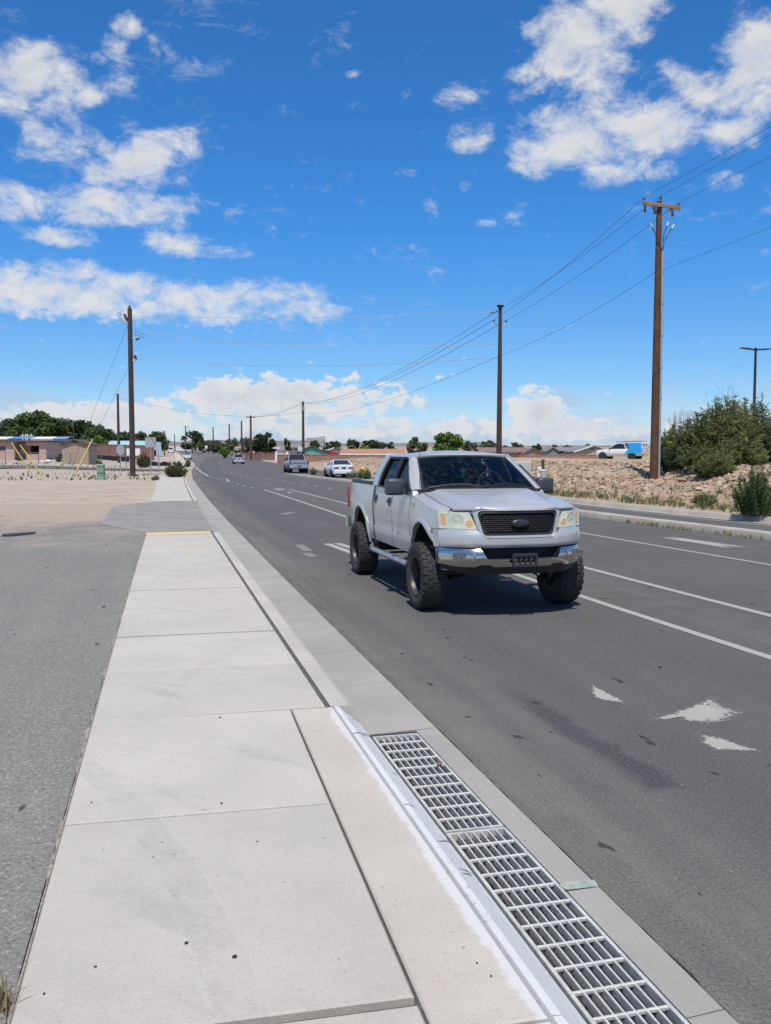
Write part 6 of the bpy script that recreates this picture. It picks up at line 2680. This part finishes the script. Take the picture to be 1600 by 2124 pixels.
M_white = simple('white_car_paint', (.74, .74, .74), .3, 0, coat=.5)
M_greyp = simple('steel_grey_paint', (.36, .40, .46), .35, .35, coat=.4)
M_silver2 = simple('light_silver_paint', (.52, .54, .57), .35, .35, coat=.4)


def roadpos(px, depth):
    p = at(px, HOR, depth)
    return Vector((p.x, p.y, rz(p.y) + .005))


car('sedan', roadpos(702, 76), math.pi - R(2), M_white, 'white sedan driving away beside the curb opposite the hydrant', 1.0, 'sedan_car', 'car', 'cars on the road')
car('pickup', roadpos(613.5, 93), math.pi - R(3), M_greyp, 'steel grey pickup truck driving away past the end of the median', 1.0, 'pickup_truck', 'pickup truck', 'cars on the road')
car('suv', roadpos(494.5, 155), math.pi - R(4), M_silver2, 'silver sport utility car driving away before the brown wooden pole', 1.0, 'suv_car', 'car', 'cars on the road')
car('sedan', roadpos(390, 216), math.pi - R(4), M_white, 'small white car far up the street near the edge line', .95, 'sedan_car', 'car', 'cars on the road')
V_ = roadpos(355.5, 330)
V_.z += .1
car('suv', V_, math.pi - R(4), M_white, 'white van parked at the crest beside the pink canopy', 1.15, 'white_van', 'van')
# red covered car in a yard
p = gpos(686, 196)
p.z = zrow(686, 946.5, 196)
rc = car('sedan', p, YAW + R(80), simple('red_car_paint', (.38, .03, .03), .3, coat=.4), 'red car with white roof in the yard beside the teal house', 1.0, 'parked_car', 'car')
for ch in rc.children:
    if ch.name.startswith('roof'):
        ch.data.materials[0] = M_white

# --- service truck on the bank: white pickup with a blue-wrapped service body
sp_ = gpos(1288, 112)
zs_ = zrow(1288, 953.5, 112)
sp_.z = zs_
ST = car('pickup', sp_, YAW - R(90) - R(38), M_white, 'white and bright blue utility service truck parked on top of the dirt bank', 1.07, 'service_truck', 'truck')
M_capw = simple('cap_white', (.70, .70, .70), .4)
M_sky = simple('bright_blue_wrap', (.02, .36, .80), .4, coat=.3)
M_navy = simple('navy_wrap', (.03, .08, .28), .4, coat=.3)
M_aqua = simple('aqua_wrap', (.05, .40, .50), .4, coat=.3)
mb = MB()
mb.cbox(-.98, .98, 1.04, 2.92, 1.30, 2.02, .06)
cap_ = mb.build('service_cap', M_capw, ST)
mb = MB()
mb.cbox(-.8, .8, 2.921, 2.95, 1.34, 1.96, .01)
rd_ = mb.build('rear_door', M_capw, ST)
for s in (-.4, .4):
    mb = MB()
    mb.box(s - .22, s + .22, 2.951, 2.956, 1.55, 1.85)
    mb.build('door_window', M_darkglass, rd_)
for s in (-1, 1):
    xo = s * 1.015
    for (pts, mt) in (([(1.02, 1.97), (1.25, 1.97), (1.50, 1.33), (1.2, 1.33)], M_navy), ([(1.26, 1.97), (2.90, 1.97), (2.90, 1.30), (1.51, 1.30)], M_sky), ([(1.49, 1.295), (2.90, 1.295), (2.86, .72), (1.3, .72)], M_sky), ([(1.0, .85), (1.35, 1.29), (1.48, 1.29), (1.28, .72), (.85, .60)], M_aqua)):
        mb = MB()
        mb.loft([[(xo - s * .035, y, z) for y, z in pts], [(xo, y, z) for y, z in pts]])
        mb.build('wrap_panel', mt, ST, fix=True)
    mb = MB()
    mb.tube([(s * .8, -.2, 2.10), (s * .8, 2.9, 2.20)], .035, 6)
    rk = mb.build('ladder_rack', M_steel, ST)
    for yv in (1.2, 2.0, 2.8):
        mb = MB()
        mb.tube([(s * .8, yv, 2.0), (s * .8, yv, 2.17)], .03, 6)
        mb.build('rack_post', M_steel, rk)
for yv in (.3, 1.2, 2.0, 2.8):
    mb = MB()
    mb.tube([(-.8, yv, 2.14), (.8, yv, 2.14)], .03, 6)
    mb.build('rack_bar', M_steel, ST)
LD = empty('ladder', ST.location, ST.rotation_euler[2])
tag(LD, 'pale ladder lying on the roof rack of the service truck', 'ladder')
for s in (-.2, .2):
    mb = MB()
    mb.box(s - .03, s + .03, -.6, 3.15, 2.24, 2.34)
    mb.build('rail', M_signback, LD)
for k in range(12):
    mb = MB()
    mb.tube([(-.2, -.45 + k * .31, 2.29), (.2, -.45 + k * .31, 2.29)], .02, 6)
    mb.build('rung', M_signback, LD)
mb = MB()
mb.tube([(.5, .4, 2.27), (.5, 2.9, 2.30)], .09, 8)
o = mb.build('orange_pipe', simple('tan_pipe', (.45, .33, .16), .6), None, loc=ST.location, rot=ST.rotation_euler, smooth=50)
tag(o, 'tan pipe lying on the roof rack of the service truck', 'pipe')
mb = MB()
mb.box(-.5, .5, 2.98, 3.0, .45, .68)
mb.build('safety_panel', simple('safety_yellow', (.75, .60, .05), .6), ST)
# ------------------------------------------------------------------ vegetation
G_dark = leafmat('dark_leaves', (.026, .045, .018), (.085, .125, .045), .3)
G_mid = leafmat('mid_leaves', (.042, .070, .022), (.135, .19, .065), .3)
G_bright = leafmat('bright_leaves', (.06, .12, .02), (.17, .27, .05))
G_olive = leafmat('olive_leaves', (.06, .075, .03), (.17, .19, .085))
G_yellow = leafmat('yellow_green_leaves', (.20, .24, .03), (.36, .40, .07))
G_grey = leafmat('grey_green_leaves', (.055, .075, .04), (.16, .19, .11))
G_spiky = leafmat('willow_leaves', (.050, .068, .020), (.33, .35, .135), .42)
G_dry = leafmat('dry_grass', (.22, .18, .08), (.40, .34, .17), .1)
G_grass = leafmat('weed_green', (.10, .13, .05), (.26, .29, .12), .2)
M_bark = simple('bark', (.075, .055, .042), .9, var=.3, scale=3)
M_twig = simple('twig', (.20, .15, .12), .9)


def leaf(mb, c, size, asp, dirn=None, rnd=random):
    if dirn is None:
        a = Vector((rnd.gauss(0, 1), rnd.gauss(0, 1), rnd.gauss(0, 1))).normalized()
    else:
        a = dirn
    b = a.cross(Vector((rnd.gauss(0, 1), rnd.gauss(0, 1), rnd.gauss(0, 1)))).normalized()
    a = a * size * asp
    b = b * size / asp * .6
    i = len(mb.v)
    mb.v += [tuple(c - a), tuple(c + b * .9), tuple(c + a), tuple(c - b * .9)]
    mb.f.append((i, i + 1, i + 2, i + 3))


def crown_mesh(seed, n, nclump, size, rx, rz_, mat, asp=1.1, flat=.0, low=.0, upb=0.0, name='crown'):
    rnd = random.Random(seed)
    mb = MB()
    cl = []
    for k in range(nclump):
        # clump centres through the crown, crowded to the outside
        while True:
            v = Vector((rnd.uniform(-1, 1), rnd.uniform(-1, 1), rnd.uniform(-1, 1)))
            if .25 < v.length < 1:
                break
        v = v.normalized() * (v.length ** .45) * rnd.uniform(.62, .95)
        cl.append((v, rnd.uniform(.20, .40)))
    for i in range(n):
        c, r_ = rnd.choice(cl)
        d = Vector((rnd.gauss(0, 1), rnd.gauss(0, 1), rnd.gauss(0, 1))).normalized() * r_ * rnd.uniform(.35, 1.05)
        p = c + d
        z = p.z
        if z < -1 + low:
            z = -1 + low + rnd.uniform(0, .15)
        q = Vector((p.x * rx, p.y * rx, z * rz_))
        dn = None
        if upb:
            dn = Vector((rnd.gauss(0, .35) + p.x * .4, rnd.gauss(0, .35) + p.y * .4, upb)).normalized()
        leaf(mb, q, size * rnd.uniform(.6, 1.3), asp, dn, rnd)
    return mb.mesh(name, mat)


def trunk_mesh(seed, h, r0, spread, nl=6):
    rnd = random.Random(seed)
    mb = MB()
    mb.tube([(0, 0, -.3), (rnd.uniform(-.1, .1) * h * .2, rnd.uniform(-.1, .1) * h * .2, h * .45), (0, 0, h)], [r0, r0 * .75, r0 * .35], 8)
    for k in range(nl):
        a = 2 * math.pi * k / nl + rnd.uniform(-.4, .4)
        z = h * rnd.uniform(.45, .85)
        L = spread * rnd.uniform(.5, .9)
        mb.tube([(0, 0, z), (math.cos(a) * L * .5, math.sin(a) * L * .5, z + L * .35), (math.cos(a) * L, math.sin(a) * L, z + L * .8)], [r0 * .4, r0 * .25, r0 * .1], 5)
    return mb.mesh('trunk', M_bark, 50)


_CM = {}


def tree(px, depth, top, wpx, mat, label, base=None, seed=0, group='trees in the background', size=.30, n=2600, nclump=26, bare=.18, cat='tree', name='tree', z0=None, upb=0.0, asp=1.1):
    g_ = gpos(px, depth)
    if z0 is not None:
        g_.z = z0
    zt = zrow(px, top, depth)
    H_ = zt - g_.z
    rx = wpx / 2 * depth / FPX
    t_ = empty(name, g_, seed * 1.7)
    tag(t_, label, cat, group)
    rz_ = H_ * (1 - bare) / 2
    key = (mat.name, seed % 4, round(size, 2), n, upb)
    if key not in _CM:
        _CM[key] = crown_mesh(100 + seed, n, nclump, size / 3.0, 1.0, 1.0, mat, asp, upb=upb)
    o = link('crown', _CM[key], t_, (0, 0, H_ * bare + rz_))
    o.scale = (rx, rx, rz_)
    tk = ('t', seed % 3)
    if tk not in _CM:
        _CM[tk] = trunk_mesh(seed % 3, 1.0, .045, .42)
    o2 = link('trunk', _CM[tk], t_)
    o2.scale = (rx * 1.0, rx * 1.0, H_ * .72)
    return t_


TG = 'trees in the background'
# left-hand grove
for i, (px, d, top, w, mat, lab) in enumerate((
        (-15, 225, 876, 85, G_mid, 'leafy green tree rising behind the left end of the pink building'),
        (40, 232, 864, 85, G_mid, 'broad green tree behind the vent pipes of the pink building'),
        (88, 226, 858, 90, G_mid, 'tallest broad green tree of the grove behind the brick wall'),
        (132, 236, 868, 75, G_dark, 'dark green tree behind the tan shed roof'),
        (172, 240, 873, 62, G_dark, 'dark green tree right of the tan shed in the grove'),
        (205, 228, 882, 58, G_mid, 'green tree at the right end of the grove before the slim pole'),
        (238, 245, 893, 48, G_mid, 'lower green tree directly behind the slim leaning pole'),
        (265, 250, 895, 44, G_dark, 'low dark tree directly behind the left pole'),
        (310, 245, 890, 62, G_olive, 'pale olive tree behind the square grey sign'),
        (332, 280, 903, 36, G_olive, 'small olive tree beside the teal-roofed house'),
        (207, 178, 905, 36, G_bright, 'small round green tree just above the brick wall'))):
    tree(px, d, top, w * 1.18, mat, lab, seed=i, size=.34, n=6000 if w > 50 else 3000, nclump=40, bare=.02)
# street-side trees beyond the far end and on the right
for i, (px, d, top, w, mat, lab, bare) in enumerate((
        (400, 335, 893, 54, G_dark, 'large dark tree beside the crest of the road', .1),
        (425, 310, 912, 36, G_olive, 'olive roadside tree below the large dark tree', .05),
        (447, 300, 912, 34, G_grey, 'grey-green roadside tree beside the thin far pole', .05),
        (466, 285, 918, 34, G_dark, 'dark low tree between two far poles', .05),
        (464, 235, 925, 26, G_bright, 'bright green rounded tree over the far yard wall', .02),
        (482, 250, 906, 34, G_olive, 'brownish olive tree behind the silver sport utility car', .02),
        (512, 255, 905, 30, G_grey, 'greyish tree right behind the brown wooden pole', .05),
        (546, 215, 898, 62, G_dark, 'dense round dark green tree beside the brown wooden pole', .05),
        (596, 260, 907, 16, G_dark, 'slim dark conifer above the white house', .0),
        (640, 250, 915, 34, G_dark, 'dark tree above the roof of the teal house', .05),
        (652, 262, 912, 26, G_mid, 'green tree beside the hillside house chimney', .05),
        (690, 262, 912, 40, G_dark, 'wide dark tree over the two-storey hillside house', .1),
        (733, 240, 909, 30, G_dark, 'dark oak-like tree above the orange roof end', .12),
        (772, 236, 911, 52, G_dark, 'wide dark green tree above the orange roof middle', .1),
        (805, 240, 915, 34, G_dark, 'dark low tree above the orange roof right end', .1),
        (757, 205, 923, 24, G_yellow, 'yellow-green rounded bush behind the orange roof', .0),
        (866, 225, 908, 46, G_olive, 'olive tree above the pickup roof', .1),
        (928, 190, 896, 66, G_bright, 'bright green broad tree above the pickup cab', .08),
        (975, 215, 913, 40, G_grey, 'grey-green feathery tree right of the bright green tree', .1),
        (1016, 205, 908, 44, G_grey, 'grey-green feathery tree touching the steel pole', .1),
        (1060, 215, 916, 50, G_grey, 'low grey-green tree behind the brown shingle roof', .05),
        (1112, 205, 919, 34, G_dark, 'dark green tree behind the brown gabled wing', .05),
        (1150, 220, 921, 26, G_mid, 'small green tree above the slate house', .05),
        (1178, 225, 924, 30, G_olive, 'small olive tree between slate and beige houses', .05),
        (1215, 230, 920, 30, G_dark, 'small dark tree behind the beige gabled house', .05))):
    tree(px, d, top, w, mat, lab, seed=i + 20, size=.34, n=2600 if w > 40 else 1600, nclump=22, bare=bare)


# --- near shrubs on the right bank: upright leafy shoots
def shrub(name, px, depth, base_row, top, wpx, mat, label, seed, shoots, per, leafsz, z0=None, group=None, lean=.35, twigs=0, cat='shrub', droop=.0, flatr=.75):
    rnd = random.Random(seed)
    g_ = gpos(px, depth)
    if z0 is not None:
        g_.z = z0
    H_ = zrow(px, top, depth) - g_.z
    rx = wpx / 2 * depth / FPX
    S = empty(name, g_)
    tag(S, label, cat, group)
    lf, tw = MB(), MB()
    for k in range(shoots):
        a = rnd.uniform(0, 2 * math.pi)
        q = rnd.random() ** .5
        b = Vector((math.cos(a) * q * rx * .55, math.sin(a) * q * rx * .55, 0))
        hgt = H_ * (1 - .55 * q * q) * rnd.uniform(.55, 1.0)
        tip = b + Vector((math.cos(a) * rx * .5 * q + rnd.gauss(0, .12) * rx, math.sin(a) * rx * .5 * q + rnd.gauss(0, .12) * rx, hgt))
        bend = Vector((rnd.gauss(0, .08), rnd.gauss(0, .08), 0)) * hgt
        if k % 6 == 0:
            tw.tube([b, b.lerp(tip, .5) + bend, tip], [.02, .012, .004], 4, caps=False)
        for i in range(per):
            t = rnd.uniform(.06, 1.0) ** .8
            c = b.lerp(tip, t) + bend * 4 * t * (1 - t) * .8
            d = Vector((rnd.gauss(0, 1), rnd.gauss(0, 1), rnd.gauss(.55, .5))).normalized()
            c = c + d * leafsz * rnd.uniform(.3, 2.6) * (1.1 - .5 * t)
            c.z = max(c.z, .02)
            leaf(lf, c, leafsz * rnd.uniform(.6, 1.25), 1.75, d, rnd)
    cr = lf.build('foliage', mat, S)
    tw.build('stems', M_bark, S)
    if twigs:
        tb = MB()
        for k in range(twigs):
            a = rnd.uniform(0, 2 * math.pi)
            b = Vector((math.cos(a) * rx * rnd.uniform(0, .6), math.sin(a) * rx * .5, H_ * .55))
            tip = b + Vector((rnd.gauss(0, .16) * rx, rnd.gauss(0, .12) * rx, H_ * rnd.uniform(.42, .62)))
            tb.tube([b, tip], [.012, .004], 3, caps=False)
            for j in range(3):
                p_ = b.lerp(tip, rnd.uniform(.4, .9))
                tb.tube([p_, p_ + Vector((rnd.gauss(0, .18), rnd.gauss(0, .18), rnd.uniform(.12, .4)))], [.006, .003], 3, caps=False)
        tag(tb.build('dry_twigs', M_twig, S), kind='stuff')
    return S


SG = 'shrubs on the right bank'
shrub('tall_shrub', 1416, 41, 990, 866, 104, G_spiky, 'dark leafy shrub with bare dry twigs directly right of the wooden pole', 1, 190, 70, .075, twigs=26, group=SG)
shrub('tall_shrub', 1494, 40.5, 985, 812, 130, G_spiky, 'tallest upright green shrub in the middle of the bank thicket', 2, 260, 85, .080, group=SG, twigs=8)
shrub('tall_shrub', 1556, 43, 970, 812, 110, G_spiky, 'upright shrub at the foot of the street lamp', 3, 200, 75, .080, group=SG)
shrub('tall_shrub', 1618, 42, 975, 862, 160, G_olive, 'broad dark rounded shrub at the end of the thicket below the lamp', 4, 240, 80, .070, group=SG, twigs=14)
shrub('tall_shrub', 1462, 37.2, 995, 925, 104, G_spiky, 'lower dark green shrub hanging over the rubble slope', 5, 200, 70, .068, group=SG)
shrub('tall_shrub', 1395, 38.5, 995, 915, 60, G_dark, 'low dark shrub hugging the foot of the wooden pole', 6, 80, 50, .052, group=SG)
shrub('tall_shrub', 1530, 38.0, 985, 905, 110, G_spiky, 'leafy shrub at the foot of the bank thicket beside the curb shrub', 31, 190, 70, .070, group=SG)
shrub('tall_shrub', 1480, 35.5, 1000, 938, 80, G_spiky, 'low bright shrub spilling down onto the rubble', 32, 130, 55, .062, group=SG)
shrub('curb_shrub', 1574, 26.0, 1072, 946, 96, G_mid, 'slender feathery green shrub growing at the far curb', 7, 120, 70, .036, z0=.14, group=SG)
shrub('round_clump', 1466, 30.5, 1055, 1018, 50, G_grass, 'round grey-green grass clump on the verge before the rubble', 8, 130, 26, .035, group=SG)
shrub('corner_bush', 364, 70, 992, 954, 42, G_olive, 'bushy green weed overgrowing the end of the far sidewalk', 9, 110, 40, .075, z0=.12)
shrub('spreading_bush', 299, 112, 972, 938, 30, G_olive, 'spreading olive bush between the left pole and the square sign', 10, 90, 30, .11)
shrub('weed_clump', 277, 73.5, 993, 981, 16, G_grass, 'tuft of green weeds at the foot of the left pole', 11, 50, 14, .05, z0=.08, group='weeds on the lot')
shrub('weed_clump', 322, 62, 1005, 985, 14, G_grass, 'tall green weeds along the inner edge of the far sidewalk', 12, 60, 14, .05, z0=.10, group='weeds on the lot')
shrub('weed_clump', 205, 108, 962, 952, 14, G_bright, 'green weeds growing against the tan shed', 13, 50, 14, .08, group='weeds on the lot')
shrub('weed_clump', 40, 125, 958, 945, 16, G_mid, 'green bush in the doorway of the pink building', 14, 50, 14, .1, group='weeds on the lot')
shrub('weed_clump', 122, 120, 957, 945, 12, G_mid, 'small green bush left of the tan shed', 15, 40, 14, .09, group='weeds on the lot')
shrub('weed_clump', 727, 74, 982, 968, 26, G_grass, 'pale green weeds behind the white sedan', 16, 80, 16, .06, group='weeds on the right verge')
shrub('weed_clump', 752, 72, 983, 969, 24, G_grass, 'pale green weeds around the hydrant', 17, 70, 16, .06, group='weeds on the right verge')
shrub('weed_clump', 762, 69, 984, 969, 16, G_grass, 'rounded weed clump right of the hydrant', 18, 60, 16, .06, group='weeds on the right verge')
shrub('weed_clump', 650, 84, 973, 966, 14, G_grass, 'low weeds between the grey pickup and the white sedan', 19, 40, 14, .07, group='weeds on the right verge')
shrub('weed_clump', 390, 120, 957, 948, 12, G_olive, 'low olive weeds on the verge of the far sidewalk', 20, 40, 14, .09, group='weeds on the lot')


# --- grass and weeds nobody could count
def tufts(name, pts, mat, label, hmin, hmax, seed, blades=9, w=.006):
    rnd = random.Random(seed)
    mb = MB()
    for p in pts:
        h = rnd.uniform(hmin, hmax)
        for k in range(blades):
            a = rnd.uniform(0, 2 * math.pi)
            r_ = rnd.uniform(0, .5) * h
            b = Vector((p[0] + math.cos(a) * r_ * .35, p[1] + math.sin(a) * r_ * .35, p[2] - .01))
            tip = b + Vector((math.cos(a) * r_ * 1.0, math.sin(a) * r_ * 1.0, h * rnd.uniform(.6, 1)))
            sd_ = Vector((-math.sin(a), math.cos(a), 0)) * w * rnd.uniform(.7, 1.6)
            i = len(mb.v)
            md = b.lerp(tip, .55) + Vector((0, 0, h * .08))
            mb.v += [tuple(b - sd_), tuple(b + sd_), tuple(md + sd_ * .8), tuple(md - sd_ * .8), tuple(tip)]
            mb.f += [(i, i + 1, i + 2, i + 3), (i + 3, i + 2, i + 4)]
    o = mb.build(name, mat)
    return tag(o, label, 'weeds', kind='stuff')


rnd = random.Random(5)
pts = []
for k in range(1500):
    y = rnd.uniform(13, 75)
    s = rnd.uniform(.22, 1.9) if rnd.random() < .8 else rnd.uniform(1.9, 4)
    if mnoise.noise(Vector((y * .5, s, 0))) < -.18:
        continue
    x = kx(y) + s
    pts.append((x, y, terrain(x, y)))
tufts('verge_weeds', pts, G_grass, 'patchy green and straw weeds along the far curb', .12, .36, 1, 10, .009)
tufts('dry_verge_grass', [(kx(y) + s, y, terrain(kx(y) + s, y)) for y, s in [(rnd.uniform(13, 75), rnd.uniform(.2, 2.6)) for _ in range(900)]], G_dry, 'dry straw grass along the far curb', .08, .28, 2, 9, .008)
pts = []
for k in range(95):
    y = rnd.choice((rnd.gauss(18.2, .5), rnd.gauss(20.5, .5), rnd.gauss(22, .8), rnd.uniform(16, 34), rnd.uniform(40, 70)))
    pts.append((smoothpoly(MT, y) + rnd.uniform(-.10, .02), y, .0))
tufts('median_weeds', pts, G_dry, 'small weeds sprouting along the foot of the median curb', .06, .20, 3, 8, .006)
pts = []
for k in range(260):
    px, py = rnd.uniform(0, 330), rnd.choice((rnd.uniform(966, 972), rnd.uniform(984, 996)))
    q = onz(px, py, .12 if py > 980 else .5)
    pts.append((q.x, q.y, terrain(q.x, q.y)))
tufts('lot_weeds', pts, G_olive, 'thin low weeds scattered over the bare lot', .10, .35, 4, 8, .014)
pts = []
q0 = onz(8, 2085, .135)
for k in range(16):
    pts.append((q0.x + rnd.uniform(-.05, .03), q0.y + rnd.uniform(-.05, .06), .133))
tufts('edge_grass', pts, G_dry, 'tuft of dry grass at the lot edge of the sidewalk', .06, .13, 5, 5, .0025)


# --- rubble slope
def rocks(name, pts, mat, label, seed):
    rnd = random.Random(seed)
    mb = MB()
    base = [(-1, -1, -1), (1, -1, -1), (1, 1, -1), (-1, 1, -1), (-.7, -.7, 1), (.7, -.7, 1), (.7, .7, 1), (-.7, .7, 1)]
    fs = [(3, 2, 1, 0), (4, 5, 6, 7), (0, 1, 5, 4), (1, 2, 6, 5), (2, 3, 7, 6), (3, 0, 4, 7)]
    for p, r_ in pts:
        Mr = Matrix.Rotation(rnd.uniform(0, 6.28), 3, 'Z') @ Matrix.Rotation(rnd.gauss(0, .5), 3, 'X')
        sc = Vector((rnd.uniform(.6, 1.3), rnd.uniform(.5, 1), rnd.uniform(.35, .75))) * r_
        mb.add([Vector(p) + Mr @ Vector((v[0] * sc.x * rnd.uniform(.7, 1.2), v[1] * sc.y * rnd.uniform(.7, 1.2), v[2] * sc.z * rnd.uniform(.6, 1.2))) for v in base], fs)
    o = mb.build(name, mat)
    return tag(o, label, 'rubble', kind='stuff')


def rockmat():
    m, N, p, pos = newmat('rubble_stone')
    rnd_ = N.n('ShaderNodeNewGeometry').outputs['Random Per Island']
    c = N.mix(rnd_, (.23, .155, .10), (.52, .385, .265))
    c = N.mix(N.m('MULTIPLY', N.ramp(N.noise(pos, 9, 4, .6), .4, .7), .4), c, (.42, .33, .24))
    N.put(p.inputs['Base Color'], c)
    p.inputs['Roughness'].default_value = .95
    return m


M_rock = rockmat()
rnd = random.Random(11)
pts = []
for k in range(17000):
    y = rnd.uniform(16, 75) if rnd.random() < .8 else rnd.uniform(75, 115)
    s = rnd.uniform(1.5, 8.5)
    if y > 62 and rnd.random() < .72:
        continue
    if y > 46 and s < 2.6:
        continue
    if mnoise.noise(Vector((y * .22, s * .5, 2))) < -.25 and rnd.random() < .8:
        continue
    x = kx(y) + s
    r_ = .04 + .12 * rnd.random() ** 2.4
    pts.append(((x, y, terrain(x, y) + r_ * .15), r_))
rocks('rubble', pts, M_rock, 'tan broken rubble covering the dirt bank below the service truck', 1)
pts = []
for k in range(1500):
    px, py = rnd.uniform(-40, 420), rnd.uniform(985, 1090)
    q = onz(px, py, .13)
    if q.x > cx(q.y) - .8 or (q.x > cx(q.y) - 4 and q.y < 38):
        continue
    r_ = .008 + .02 * rnd.random() ** 3
    pts.append(((q.x, q.y, (terrain(q.x, q.y) if q.y > 30 else .135) + r_ * .2), r_))
rocks('gravel', pts, M_rock, 'loose gravel scattered over the dirt at the end of the lot', 2)
for i, (px, py, r_) in enumerate(((100, 957, .35), (88, 958, .25), (236, 990, .12))):
    d = 118 if i < 2 else 72
    g_ = gpos(px, d)
    mb = MB()
    rg = []
    for k in range(5):
        a = math.pi * (k + .5) / 5
        rg.append([(math.cos(t) * math.sin(a) * r_ * (1.3 + .3 * mnoise.noise(Vector((i, t, k)))), math.sin(t) * math.sin(a) * r_, r_ * .6 * (1 - math.cos(a)) - .05) for t in [2 * math.pi * q / 10 for q in range(10)]])
    mb.loft(rg)
    tag(mb.build('boulder', M_whitewall if i < 2 else M_rock, None, smooth=60, loc=g_), ['white boulder before the carport of the pink building', 'smaller white boulder beside the carport low wall', 'tan stone lying on the bare lot beside the pedestal'][i], 'boulder')
